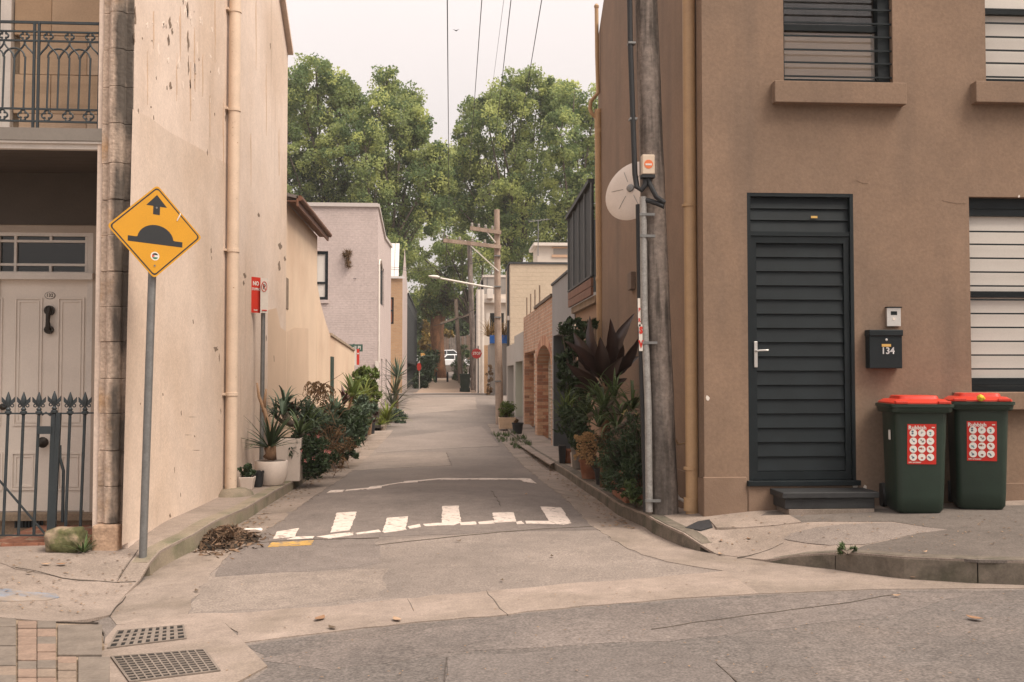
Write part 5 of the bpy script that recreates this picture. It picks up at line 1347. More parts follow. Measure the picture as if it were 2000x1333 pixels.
# two pale rendered garages
m_palegreen = M('pale_green_render', (.43, .42, .345), .9, var=.06, vscale=1.5, fine=.05, bump=.2)
m_palegrey = M('pale_grey_render', (.42, .385, .345), .9, var=.06, vscale=1.5, fine=.05, bump=.2)
def garage(name, label, pxn, pxf, ytop_n, ytop_f, ylint, mat, jm, dep=.36):
    y0, y1 = PX(pxn, 700, WR).y + .004, PX(pxf, 700, WR).y
    z1 = (PX(pxn, ytop_n, WR).z + PX(pxf, ytop_f, WR).z) / 2; zl = PX((pxn + pxf) / 2, ylint, WR).z
    t = thing(name, (WR + 1, (y0 + y1) / 2, 0), label, 'garage')
    mb = wall_x_mb(WR, y0, y1, -.3, z1, [(y0 + .3, y1 - .5, -.25, zl)], dep)
    mb.quad((WR, y0, 2.0), (WR + 3, y0, 2.0), (WR + 3, y0, z1), (WR, y0, z1)); mb.quad((WR, y0, z1), (WR, y1, z1), (WR + .2, y1, z1), (WR + .2, y0, z1)); mb.quad((WR, y1, -.3), (WR + 3, y1, -.3), (WR + 3, y1, z1), (WR, y1, z1))
    mb.build('wall', mat, t, fixn=False)
    q = MB(); q.box(WR + .002, WR + dep, y1 - .53, y1 - .499, -.2, zl); q.build('jamb', jm, t)
    q = MB(); q.box(WR + dep - .02, WR + dep + .02, y0 + .28, y1 - .53, -.2, zl); q.build('garage_door', jm, t)
    return t
garage('pale_green_garage', 'pale green rendered garage with open bay next to the brick wall', 1022.3, 1004.5, 640, 664, 706, m_palegrey, m_palegreen, .40)
garage('pale_grey_garage', 'pale grey rendered garage front, second beyond the brick wall', 1004.3, 989.5, 664, 684, 714, m_palegrey, m_palegrey, .36)

# beige block house behind, white rooftop room
YB = 46.0; XB = P(996.5, 560, YB).x
m_block = M('beige_block', (.50, .405, .30), .9, var=.05, vscale=2, fine=.06, fscale=10, bump=.7, brick=('y', .39, .19, .010, (.475, .382, .28), (.51, .412, .305)), bdist=.01)
bb = thing('beige_block_house', (XB + 2, YB + 2, .4), 'beige block house with plain flat roofed end wall above the brick garage', 'house')
zb_ = P(1000, 516, YB).z
q = MB(); q.box(XB, XB + 6.5, YB, YB + 3.4, 0, zb_); q.build('wall', m_block, bb)
q = MB(); q.box(XB - .05, XB + 6.55, YB - .05, YB + 3.4, zb_ + .002, zb_ + .09); q.build('capping', m_darkclad, bb)
q = MB(); q.tube([(XB - .06, YB + .6, .4), (XB - .06, YB + .6, zb_)], .05, 8); q.build('downpipe', m_darkgrey, bb)
q = MB(); q.box(XB - .10, XB - .0, YB + .1, YB + .5, P(990, 625, YB).z, P(990, 617, YB).z); q.build('wall_lamp', m_white, bb)
YRt = 60.0; rx0, rx1, rz0, rz1 = rect_px(1050, 1140, 476, 540, YRt)
rt = thing('rooftop_room', (rx0 + 1.5, YRt, 6), 'white rooftop room with one small window above the beige house', 'house')
q = MB(); q.box(rx0 + .0, rx1, YRt, YRt + 3, 0, rz1 - .18); q.build('wall', m_pale_r, rt)
q = MB(); q.box(rx0 - .25, rx1 + .25, YRt - .3, YRt + 3.2, rz1 - .178, rz1); q.build('roof', m_white, rt)
ra = rect_px(1081, 1121, 486, 498, YRt)
q = MB(); q.box(ra[0], ra[1], YRt - .02, YRt + .02, ra[2], ra[3]); rw = q.build('window', m_grey_r, rt)
q = MB(); q.box(ra[0] - .1, ra[1] + .1, YRt - .06, YRt - .002, ra[3], ra[3] + .08); q.box(ra[0] - .1, ra[1] + .1, YRt - .08, YRt - .002, ra[2] - .15, ra[2]); q.build('window_trim', M('peach_trim', (.55, .36, .24), .8, var=.05, fine=.05, bump=.05), rw)
def antenna(px, ytop, ybot, D, label):
    a, b = P(px, ybot, D), P(px, ytop, D)
    t = thing('tv_antenna', a, label, 'antenna')
    q = MB(); q.tube([a, b], .03, 6); q.build('mast', m_galv, t)
    q = MB(); s_ = D / 2000
    q.tube([b + Vector((-18 * s_, 0, -.05)), b + Vector((22 * s_, 0, .1))], .02, 5)
    q.build('boom', m_galv, t)
    for k in range(7):
        c = b + Vector(((-16 + k * 6) * s_, 0, -.04 + k * .02)); e = MB(); e.tube([c + Vector((-.15, -.5, 0)), c + Vector((.15, .5, .06))], .012, 4); e.build('element', m_galv, t)
antenna(1051, 432, 500, 58, 'thin tv antenna rising beside the white rooftop room')
antenna(952, 540, 590, 62, 'thin tv antenna above the white far houses, behind the timber pole')

# planter wall with blue box, white house, far grey houses
pw = thing('planter_wall', (P(975, 750, 47).x, 47, .5), 'grey rendered wall carrying a bright blue planter box', 'wall')
a = rect_px(957, 996, 672, 800, 47)
q = MB(); q.box(a[0], a[1] + .4, 47, 49.5, .2, a[3]); q.build('wall', m_grey_r, pw)
b = rect_px(957, 996, 655, 671, 46.9)
pb = thing('blue_planter', (b[0] + .4, 47, b[2]), 'bright blue planter box with straw coloured grass behind the timber pole', 'planter')
q = MB(); q.box(b[0], b[1] + .3, 46.9, 47.5, b[2] + .002, b[3]); q.build('box', M('bright_blue', (.02, .12, .42), .5, var=.05, fine=.04, bump=.05), pb, bevel=.01)
PLANTER = (b, pb)
wh = thing('white_house', (2.6, 56, .5), 'white rendered house with balcony frame behind the timber pole', 'house')
XH = 2.35; YH = 54.0
ha = P(943, 570, YH); hb_ = P(990, 575, YH)
q = MB(); q.box(ha.x, hb_.x + 1, YH, YH + 6, .3, P(960, 575, YH).z); q.build('wall', m_pale_r, wh)
q = MB(); q.box(ha.x - .1, hb_.x + 1, YH - .25, YH - .002, P(960, 592, YH).z, P(960, 584, YH).z); q.build('awning', m_white, wh)
hq = rect_px(957, 966, 612, 652, YH); q = MB(); q.box(hq[0], hq[1], YH - .03, YH + .01, hq[2], hq[3]); wi = q.build('window', m_glass_dark, wh)
q = MB(); q.box(hq[0] - .2, hq[0], YH - .05, YH, hq[2], hq[3]); q.box(hq[1], hq[1] + .1, YH - .05, YH, hq[2], hq[3]); q.build('window_frame', m_white, wi)
hq = rect_px(971, 984, 612, 652, YH); q = MB(); q.box(hq[0], hq[1], YH - .03, YH + .01, hq[2], hq[3]); q.build('window', m_glass_dark, wh)
ac = rect_px(951, 963, 565, 584, YH - .4); q = MB(); q.box(ac[0], ac[1], YH - .55, YH - .15, ac[2], ac[3]); q.build('air_conditioner', m_white, wh, bevel=.02)
for px_, w_ in ((934, .10), (938.5, .06), (942, .09)):
    c = P(px_, 700, 52); q = MB(); q.tube([(c.x, 52, .5), (c.x, 52, P(px_, 566, 52).z)], w_, 8); q.build('downpipe', m_white, wh)
wl_ = P(947, 700, 52.5); q = MB(); q.box(wl_.x - .15, wl_.x + .3, 52.4, 52.7, .4, P(947, 675, 52.5).z); q.build('brick_pier', m_tanbrick, wh)
t_, y0, y1 = lane_house('grey_far_house', 'grey rendered far house with tall pipes on the right of the lane', 915, 932, 2.3, 7.4, m_grey_r, wins=4, side=1, y_over=(62, 78))
for k, yy in enumerate((63, 65.5, 68, 72, 75)):
    q = MB(); q.tube([(2.24, yy, .5), (2.24, yy, 7.3)], .06, 8); q.build('downpipe', m_white if k % 2 else m_darkclad, t_)
lane_house('pale_right_house', 'pale far house beyond the grey one at the right end of the lane', 900, 914, 2.4, 6.2, m_pale_r, wins=4, side=1, y_over=(78.2, 93))

# ================================================================== POLES, SIGNS, WIRES, DISH
m_wood = M('weathered_pole_timber', (.225, .185, .158), .92, var=.25, vscale=3, mid=(9, .2), col2=(.11, .093, .082), c2scale=2.2, c2lo=.45, c2hi=.65, c2stretch=(3, 3, .25), fine=.25, fscale=30, bump=.9, bscale=26, bdist=.008,
            streaks=((.075, .062, .053), 14, .48, .66))
m_black = M('black_rubber', (.020, .021, .023), .6, var=.1, fine=.08, bump=.08)
# near timber pole on the right kerb
DP_ = 9.62
pole = thing('timber_pole', P(1293, 1003, DP_), 'thick weathered timber power pole at the corner of the brown house', 'pole')
def PP(px, py, d=0): return P(px, py, DP_ + d)
pb0, pt0 = PP(1296, 1005), PP(1262, 0)
dv = (pt0 - pb0) / (pt0.z - pb0.z)
pts, rads = [], []
for k in range(30):
    z = pb0.z - .05 + k * .3; c = pb0 + dv * (z - pb0.z); pts.append(c); rads.append(.142 - .0022 * k + rnd.uniform(-.002, .002))
q = MB(); q.tube(pts, rads, 22); q.build('pole_shaft', m_wood, pole, smooth=True)
cb = [PP(1268, 1000, -.13), PP(1266, 800, -.14), PP(1258, 600, -.14), PP(1256, 385, -.14)]
q = MB(); q.tube(cb, .034, 12); cg = q.build('steel_conduit', M('galvanised_pale', (.30, .29, .275), .55, var=.2, vscale=9, mid=(30, .15), fine=.1, bump=.1, metal=.3), pole, smooth=True)
for yy in (420, 462, 670, 978):
    c = PP(1256 + (yy - 385) * .02, yy, -.14); q = MB(); q.box(c.x - .04, c.x + .10, c.y - .038, c.y - .005, c.z - .012, c.z + .012); q.build('saddle_clip', m_galv, cg)
q = MB(); q.tube([PP(1229, -60, -.1), PP(1231, 85, -.12), PP(1236, 230, -.13), PP(1240, 340, -.14), PP(1244, 366, -.15), PP(1252, 372, -.17), PP(1260, 362, -.17), PP(1262, 348, -.16)], .026, 10); q.build('black_cable', m_black, pole, smooth=True)
q = MB(); q.tube([PP(1265, 345, -.16), PP(1270, 362, -.18), PP(1282, 385, -.2), PP(1297, 396, -.2), PP(1296, 404, -.2), PP(1284, 398, -.18), PP(1266, 392, -.16), PP(1258, 392, -.14)], .024, 10); q.build('cable_loop', m_black, pole, smooth=True)
q = MB(); q.tube([PP(1247, 400, -.08), PP(1250, 600, -.09), PP(1262, 1000, -.09)], .028, 8); q.build('dark_conduit', m_black, pole, smooth=True)
for yy in (85, 233): c = PP(1232 + yy * .02, yy, -.12); q = MB(); q.box(c.x - .035, c.x + .035, c.y - .03, c.y + .05, c.z - .01, c.z + .01); q.build('cable_clip', m_galv, pole)
fb = rect_px(1254, 1278, 303, 345, DP_ - .2)
q = MB(); q.box(fb[0], fb[1], DP_ - .22, DP_ - .12, fb[2] + .02, fb[3]); fuse = q.build('fuse_box', M('fuse_box_cream', (.58, .47, .36), .6, var=.06, fine=.05, bump=.05), pole, bevel=.008)
q = MB(); q.box(fb[0] - .004, fb[1] + .004, DP_ - .215, DP_ - .12, fb[2] - .01, fb[2] + .018); q.build('gland_plate', m_black, fuse)
xm, zm = (fb[0] + fb[1]) / 2, (fb[2] + fb[3]) / 2
m_orange = M('orange_label', (.68, .17, .06), .6, var=.05, fine=.03, bump=0)
q = MB(); q.lathe((xm, DP_ - .2205, zm + .01), [(.042, 0), (.042, .002)], 18, ax=(0, -1, 0)); lb = q.build('round_label', m_orange, fuse)
q = MB(); q.box(xm - .03, xm + .03, DP_ - .2245, DP_ - .2232, zm - .002, zm + .016); q.build('label_text_band', m_white, lb)
m_plate = M('sign_plate_white', (.62, .57, .51), .6, var=.06, vscale=9, fine=.04, bump=.04)
m_signred = M('sign_red', (.52, .035, .02), .5, var=.05, fine=.03, bump=.02)
ps = thing('vertical_warning_plate', PP(1250, 685, -.16), 'narrow white plates with red letters fixed to the timber pole', 'sign')
for (a, b, c, d), ch in (((1246.5, 1251.5, 583, 638), None), ((1248.5, 1255.5, 634, 686), 'SV')):
    pts = [PP(a, d, -.17), PP(b, d, -.17), PP(b - 1, c, -.17), PP(a - 1, c, -.17)]
    q = MB(); q.prism(pts, (0, .004, 0)); pl_ = q.build('plate', m_plate, ps)
    if ch:
        for i, l_ in enumerate(ch): text_mesh('letter', l_, .085, m_signred, pl_, PP(1252, 646 + i * 27, -.173), (1, 0, 0), (0, 0, 1), bold=.006, sx=.75)
    else:
        for i, l_ in enumerate('PR'): text_mesh('letter', l_, .05, m_signred, pl_, PP(1249, 606 + i * 20, -.173), (1, 0, 0), (0, 0, 1), bold=.002, sx=.7)

# satellite dish on the lane wall
DD = 11.3; dc = P(1236, 372, DD)
dish = thing('satellite_dish', dc, 'white oval satellite dish on the lane wall behind the timber pole', 'satellite dish')
axd = Vector((-.62, -.72, .28)).normalized()
m_dish = M('dish_pale', (.62, .55, .49), .55, var=.05, vscale=4, fine=.04, bump=.05)
q = MB(); q.lathe(dc, [(.02, .050), (.13, .045), (.25, .029), (.34, .004), (.36, -.012), (.352, -.018), (.25, .013), (.13, .029), (.02, .034)], 40, ax=axd, sy=1.0); q.build('reflector', m_dish, dish, smooth=True)
rot = Vector((0, 0, 1)).rotation_difference(axd)
for k in range(6):
    a = k * math.pi / 3 + .35; q = MB(); q.tube([dc + rot @ Vector((r_ * math.cos(a), r_ * math.sin(a), h_)) for r_, h_ in ((.10, .049), (.18, .041), (.26, .028))], .003, 5); q.build('rib', m_galv, dish)
q = MB(); q.tube([dc + rot @ Vector((.2 * math.cos(a), .2 * math.sin(a), .031)) for a in np.linspace(.6, 2.4, 9)], .004, 5); q.build('rib', m_galv, dish)
q = MB(); q.lathe(dc, [(.045, .035), (.045, .07), (.02, .08)], 12, ax=axd); q.build('hub', m_galv, dish, smooth=True)
q = MB(); q.tube([dc - axd * .02, dc - axd * .12, Vector((WR, dc.y + .12, dc.z - .1))], .022, 8); q.build('mount_arm', m_galv, dish, smooth=True)

# speed hump warning sign
sg_b = P(279, 1066, 8.1); sg_b.z = FL(sg_b.x, 8.1)
sgn = thing('hump_warning_sign', sg_b, 'yellow diamond speed hump warning sign on a leaning steel post', 'road sign')
ptop = P(303, 452, 8.0)
q = MB(); q.tube([sg_b - Vector((0, 0, .05)), P(297, 545, 8.06), P(301, 400, 8.04)], .030, 14); q.build('post', m_galv, sgn, smooth=True)
m_sign_y = M('sign_yellow', (.55, .262, .012), .5, var=.05, vscale=5, fine=.06, fscale=120, bump=.03)
m_sign_k = M('sign_black', (.020, .022, .024), .5, var=.05, fine=.05, bump=.02)
sc_ = P(304, 453, 7.99)
rt_ = Vector((math.cos(math.radians(32)), math.sin(math.radians(32)), -.055)).normalized(); up_ = Vector((.01, .0, 1)); nm_ = rt_.cross(up_).normalized(); up_ = nm_.cross(rt_).normalized() if False else Vector((.022, 0, 1)).normalized()
nm_ = rt_.cross(up_).normalized()
SS = .92
def SP(u, v, o=0): return sc_ + rt_ * (u * SS) + up_ * (v * SS) + nm_ * o
def rdiamond(h, r, n=5):
    pts = []
    for cx, cy, a0 in ((h - r * 1.414, 0, -45), (0, h - r * 1.414, 45), (-h + r * 1.414, 0, 135), (0, -h + r * 1.414, 225)):
        for k in range(n): a = math.radians(a0 + 90 * k / (n - 1)); pts.append((cx + r * math.cos(a), cy + r * math.sin(a)))
    return pts
H_ = .392
def plate(pts, o0, o1, name, mat, par):
    q = MB(); q.hexa([SP(u, v, o0) for u, v in pts], [SP(u, v, o1) for u, v in pts]); return q.build(name, mat, par)
pl0 = plate(rdiamond(H_, .03), 0, .003, 'plate', m_sign_y, sgn)
plate(rdiamond(H_ - .018, .028), .003, .0036, 'border', m_sign_k, pl0)
plate(rdiamond(H_ - .034, .024), .0036, .0042, 'field', m_sign_y, pl0)
plate([(-.028, .142), (.028, .142), (.028, .212), (.086, .212), (0, .308), (-.086, .212), (-.028, .212)], .0042, .0049, 'arrow', m_sign_k, pl0)
hump = [(-.225, -.105), (.225, -.105), (.225, -.060), (.160, -.060)] + [(.150 * math.cos(t), -.075 + .130 * math.sin(t)) for t in np.linspace(.14, math.pi - .14, 15)] + [(-.160, -.060), (-.225, -.060)]
plate(hump, .0042, .0049, 'hump_symbol', m_sign_k, pl0)
def disc(u, v, r, o0, o1, name, mat, n=20, a0=0, a1=2 * math.pi): return plate([(u + r * math.cos(t), v + r * math.sin(t)) for t in np.linspace(a0, a1, n)[:-1 if a1 - a0 > 6 else None]], o0, o1, name, mat, pl0)
disc(0, -.205, .036, .0042, .0050, 'round_sticker', m_stick_white)
disc(.001, -.205, .026, .0050, .0054, 'sticker_flag_black', m_sign_k, 14, .34, math.pi - .34)
disc(.001, -.205, .026, .0050, .0054, 'sticker_flag_green', M('sticker_green', (.03, .16, .08), .5, var=0, fine=0, bump=0), 14, math.pi + .34, 2 * math.pi - .34)
plate([(-.024, -.193), (-.024, -.217), (.002, -.205)], .0054, .0058, 'sticker_flag_red', m_signred, pl0)
for v in (.20, -.285): disc(0, v, .008, .0042, .008, 'bolt', m_galv, 10)
q = MB(); q.tube([SP(.172, .115, .006), SP(.185, .145, .01), SP(.197, .17, .008), SP(.2, .185, -.002)], .005, 6); q.build('cable_tie', m_white, pl0)
q = MB(); q.box(-.05, .05, 0, .02, -.01, .01); q.v = [tuple(SP(x, -.3 + z, -.01 - y)) for x, y, z in q.v]; q.build('bracket', m_galv, sgn)

# no stopping / no parking sign
ns_b = PX(512, 700, -2.38); ns_b.z = FL(ns_b.x, ns_b.y)
nsd = ns_b.y
nst = thing('parking_sign', ns_b, 'red no stopping and white no parking plates on a grey post by the left wall', 'road sign')
q = MB(); q.tube([ns_b - Vector((0, 0, .05)), P(514, 615, nsd), P(515, 545, nsd)], .028, 12); q.build('post', m_galv, nst, smooth=True)
def vplate(p0, p1, ztop, zbot, mat, name, par, t=.003):
    d = (p1 - p0); d.z = 0; n = Vector((d.y, -d.x, 0)).normalized()
    q = MB(); a0, a1 = Vector((p0.x, p0.y, zbot)), Vector((p1.x, p1.y, zbot)); b1, b0 = Vector((p1.x, p1.y, ztop)), Vector((p0.x, p0.y, ztop))
    q.prism([a0, a1, b1, b0], n * t); return q.build(name, mat, par), n, d.normalized()
zt, zb = P(500, 543, nsd).z, P(500, 612, nsd).z
a, b = P(490, 575, nsd - .14), P(508.3, 575, nsd - .02)
rp, n, d = vplate(a, b, zt, zb, m_signred, 'red_plate', nst)
L_ = (b - a).length; mid = (a + b) / 2
def onp(u, v, o=.005): return Vector((a.x, a.y, 0)) + Vector((d.x, d.y, 0)) * (u * L_) + n * o + Vector((0, 0, zb + (zt - zb) * v))
text_mesh('word', 'NO', .075, m_stick_white, rp, onp(.5, .82), d, (0, 0, 1), bold=.003, sx=.85); text_mesh('word', 'STOPPING', .046, m_stick_white, rp, onp(.5, .66), d, (0, 0, 1), bold=.0015, sx=.62); text_mesh('word', 'SYDNEY', .022, m_stick_white, rp, onp(.5, .07), d, (0, 0, 1), bold=.001, sx=.8)
a, b = P(508.6, 575, nsd - .03), P(523.5, 575, nsd + .10)
a = P(508.6, 575, nsd - .075); b = P(523.5, 575, nsd - .040)
wp_, n, d = vplate(a, b, zt - .012, zb - .002, m_plate, 'white_plate', nst)
L_ = (b - a).length
def onw(u, v, o=.005): return Vector((a.x, a.y, 0)) + Vector((d.x, d.y, 0)) * (u * L_) + n * o + Vector((0, 0, zb + (zt - zb) * v))
text_mesh('letter', 'P', .085, m_sign_k, wp_, onw(.48, .73), d, (0, 0, 1), bold=.002, sx=.8)
rg = MB(); rg.tube([onw(.48 + .36 * math.cos(t), .74 + .14 * math.sin(t), .006) for t in np.linspace(0, 2 * math.pi, 17)], .004, 5); rg.build('red_ring', m_signred, wp_)
rg = MB(); rg.bar(onw(.25, .83, .007), onw(.72, .64, .007), .006, .006); rg.build('red_slash', m_signred, wp_)
rg = MB(); rg.bar(onw(.2, .07, .005), onw(.85, .07, .005), .008, .014); rg.build('red_arrow', m_signred, wp_)

# street name plate and second parking sign, half hidden by the garden wall
sb = P(691, 745, 31.5); sb.z = g(-2.2, 31.5)
sp2 = thing('street_name_sign', sb, 'green street name plate over the garden wall with a small red parking plate', 'road sign')
q = MB(); q.tube([sb, P(691, 672, 31.5)], .03, 8); q.build('post', m_galv, sp2)
m_sgreen = M('street_sign_green', (.045, .10, .075), .5, var=.04, fine=.03, bump=.02)
r = rect_px(668, 708.5, 673, 687, 31.45); q = MB(); q.box(r[0], r[1], 31.43, 31.45, r[2], r[3]); gp = q.build('name_plate', m_sgreen, sp2)
text_mesh('name', 'Burnell Pl', .155, m_stick_white, gp, ((r[0] + r[1]) / 2, 31.424, (r[2] + r[3]) / 2), (1, 0, 0), (0, 0, 1), bold=.003, sx=.86)
r = rect_px(691, 696.3, 683, 714, 31.3); q = MB(); q.box(r[0], r[1], 31.30, 31.31, r[2], r[3]); q.build('white_plate', m_plate, sp2)
r = rect_px(696.5, 702, 682, 713, 31.3); q = MB(); q.box(r[0], r[1], 31.298, 31.308, r[2], r[3]); q.build('red_plate', m_signred, sp2)
q = MB(); q.box(r[0] + .015, r[1] - .015, 31.292, 31.298, r[3] - .16, r[3] - .12); q.build('white_bar', m_plate, sp2)
# far small signs
fs = thing('red_disc_sign', P(819, 760, 66), 'small red sign on a white post beside the dark house', 'road sign')
q = MB(); q.tube([P(819, 762, 66), P(819, 705, 66)], .035, 6); q.build('post', m_white, fs)
c = P(818.5, 717, 65.9); q = MB(); q.lathe(c, [(.14, 0), (.14, .02)], 14, ax=(0, -1, 0), sy=1.9); q.build('disc', m_signred, fs)
ss = thing('stop_sign', P(932, 770, 50.5), 'red octagonal stop sign half hidden behind white pipes', 'road sign')
q = MB(); q.tube([P(934, 772, 50.5), P(934, 676, 50.5)], .04, 6); q.build('post', m_galv, ss)
c = P(931, 691, 50.4); q = MB(); q.lathe(c, [(.26, 0), (.26, .012)], 8, ax=(0, -1, 0)); oc = q.build('octagon', M('stop_red', (.42, .03, .025), .5, var=.05, fine=.03, bump=.02), ss); oc_c = c
text_mesh('word', 'STOP', .20, m_stick_white, oc, c + Vector((0, -.018, 0)), (1, 0, 0), (0, 0, 1), bold=.004, sx=.8)
# second timber pole with lamp
D2 = 31.0
p2 = thing('lamp_pole', P(974, 828, D2), 'timber power pole with crossarms and street lamp arm beside the pale garages', 'pole')
def Q(px, py, d=0): return P(px, py, D2 + d)
m_wood2 = M('pale_pole_timber', (.33, .25, .195), .92, var=.2, vscale=3, col2=(.25, .18, .135), c2scale=3, c2lo=.45, c2hi=.65, c2stretch=(3, 3, .25), fine=.15, fscale=30, bump=.5)
q = MB(); q.tube([Q(976, 832), Q(972, 600), Q(970.5, 410)], [.125, .105, .085], 14); q.build('pole_shaft', m_wood2, p2, smooth=True)
for (a, b) in (((866, 470), (979, 483)), ((918, 446), (979, 455))):
    q = MB(); q.bar(Q(*a, -.12), Q(*b, -.12), .09, .11); ca = q.build('crossarm', m_wood2, p2)
    for k in range(4):
        c = Q(a[0] + (b[0] - a[0]) * (k + .3) / 4.6, a[1] - 2 + (b[1] - a[1]) * (k + .3) / 4.6, -.12); e = MB(); e.lathe(c, [(.03, .03), (.045, .06), (.03, .08), (.045, .11), (.02, .14)], 8); e.build('insulator', m_grey_r, ca)
for (a, b) in (((908, 470), (974, 530)), ((950, 452), (968, 474))):
    q = MB(); q.bar(Q(*a, -.14), Q(*b, -.1), .03, .03); q.build('brace', m_plate, p2)
q = MB(); q.tube([Q(968, 563), Q(940, 559, -.3), Q(860, 544, -.5)], .03, 8); la = q.build('lamp_arm', m_plate, p2, smooth=True)
q = MB(); c = Q(848, 541, -.55); q.lathe(c, [(.02, -.17), (.05, -.1), (.075, 0), (.075, .1), (.045, .16)], 12, ax=(1, 0, -.12), sy=1, sx=.7); q.build('lamp_head', m_plate, la, smooth=True)
for yy in (500, 560, 620, 745): c = Q(972, yy, -.1); q = MB(); q.box(c.x - .1, c.x + .1, c.y - .03, c.y + .1, c.z - .02, c.z + .02); q.build('pole_strap', m_galv, p2)
# far poles
def far_pole(label, b, t_, D, r, arms=(), mat=m_wood):
    t = thing('far_timber_pole', P(*b, D), label, 'pole', 'far timber poles along the lane')
    q = MB(); q.tube([P(*b, D), P(*t_, D)], [r, r * .8], 10); q.build('pole_shaft', mat, t, smooth=True)
    for (x0, y0, x1, y1) in arms: q = MB(); q.bar(P(x0, y0, D - .2), P(x1, y1, D - .2), .14, .16); q.build('crossarm', mat, t)
    return t
far_pole('dark far power pole between the white pipes and the street lamp', (926, 768), (917, 478), 62, .19, [(893, 470, 944, 478)])
far_pole('pale leaning far power pole right of the red-barked tree', (900, 752), (890, 585), 84, .19, [(860, 632, 925, 612)], m_wood2)
# ------------------------------------------------------------------ overhead wires, each one its own
def wire(a, b, label, r=.009, sag=.25, n=14):
    a, b = Vector(a), Vector(b); pts = []
    for k in range(n + 1):
        t = k / n; p = a.lerp(b, t); p.z -= sag * 4 * t * (1 - t); pts.append(p)
    q = MB(); q.tube(pts, r, 5); return tag(q.build('overhead_wire', m_black, None), label, 'wire', 'overhead wires of the lane')
names = ['leftmost overhead wire running down the lane', 'second overhead wire from the left in the sky', 'thin third overhead wire from the left in the sky', 'fourth overhead wire from the left in the sky', 'rightmost overhead wire crossing the sky gap']
for (xa, xb, yb), lb_, r_ in zip(((873.5, 877, 400), (941, 917, 330), (984, 950, 260), (998, 962, 320), (1058, 1003, 330)), names, (.011, .009, .004, .009, .009)):
    a = P(xa, 0, 18.5); b = P(xb, yb, 45)
    e = a + (a - b) * .55; f_ = b + (b - a) * .6
    wire(e, f_, lb_, r_, sag=.0)
wire(PX(764, 522, WL + .1), Q(975, 505, -.1), 'service wire from the mauve house to the lamp pole', .008, .15)
wire(PX(764, 526, WL + .1), P(917, 505, 62), 'service wire from the mauve house to the dark far pole', .010, .3)
wire(PX(744, 533, WL + .06), P(690, 545, 37.8), 'short cable clipped along the mauve house wall', .010, .05)
wire(P(848, 636, 70), P(936, 598, 52), 'low service wire crossing the end of the lane', .018, .2)
for k, (px_, y0, y1) in enumerate(((872, 470, 610), (887, 472, 622), (902, 474, 610))):
    a, b = Q(px_, y0, -.1), P(px_ - 2 + k * 2, y1, 84)
    wire(a, b, ['left', 'middle', 'right'][k] + ' of three wires running on from the lamp pole crossarm', .011, .2)

# ------------------------------------------------------------------ far end of the lane
far_path = tag(sheet('far_path', [(-1.6, 50.5), (1.75, 50.5), (1.75, 62), (1.6, 96), (-1.4, 96), (-1.6, 62)], M('paved_path', (.36, .265, .20), .9, var=.1, vscale=2, fine=.1, bump=.2), .012, cell=1.0), kind='structure')
tag(sheet('far_crossing', [(-2.3, 46.4), (2.2, 46.4), (2.2, 47.0), (-2.3, 47.0)], m_dark, .02, cell=.5), kind='structure')
for px_, nm in ((852, 'left'), (874, 'right')):
    b = P(px_, 747, 88); z0 = g(b.x, 88)
    q = MB(); q.lathe((b.x, 88, z0), [(.085, 0), (.085, .72), (.06, .78), (.09, .80), (.07, .86), (.02, .88)], 12); tag(q.build('bollard', m_black, None, smooth=True), nm + ' one of two slim black bollards at the end of the lane', 'bollard', 'bollards at the end of the lane')
fnc = thing('far_fence', P(870, 700, 124), 'brown timber fence across the far end behind the cars', 'fence')
for k in range(26):
    xx = P(848, 690, 124).x + k * .3
    q = MB(); q.box(xx, xx + .27, 124, 124.1, 2.6, 6.3 + rnd.uniform(-.1, .1)); q.build('paling', rnd.choice([m_wood, M('brown_paling', (.17, .115, .085), .9, var=.15, fine=.1, bump=.2)]), fnc)
m_orangewall = M('ochre_wall', (.50, .27, .07), .9, var=.1, fine=.05, bump=.1)
q = MB(); q.box(-3, 5, 125, 125.2, 1.8, 4.2); tag(q.build('ochre_wall', m_orangewall, None), 'strip of ochre wall glimpsed behind the parked cars', 'wall')
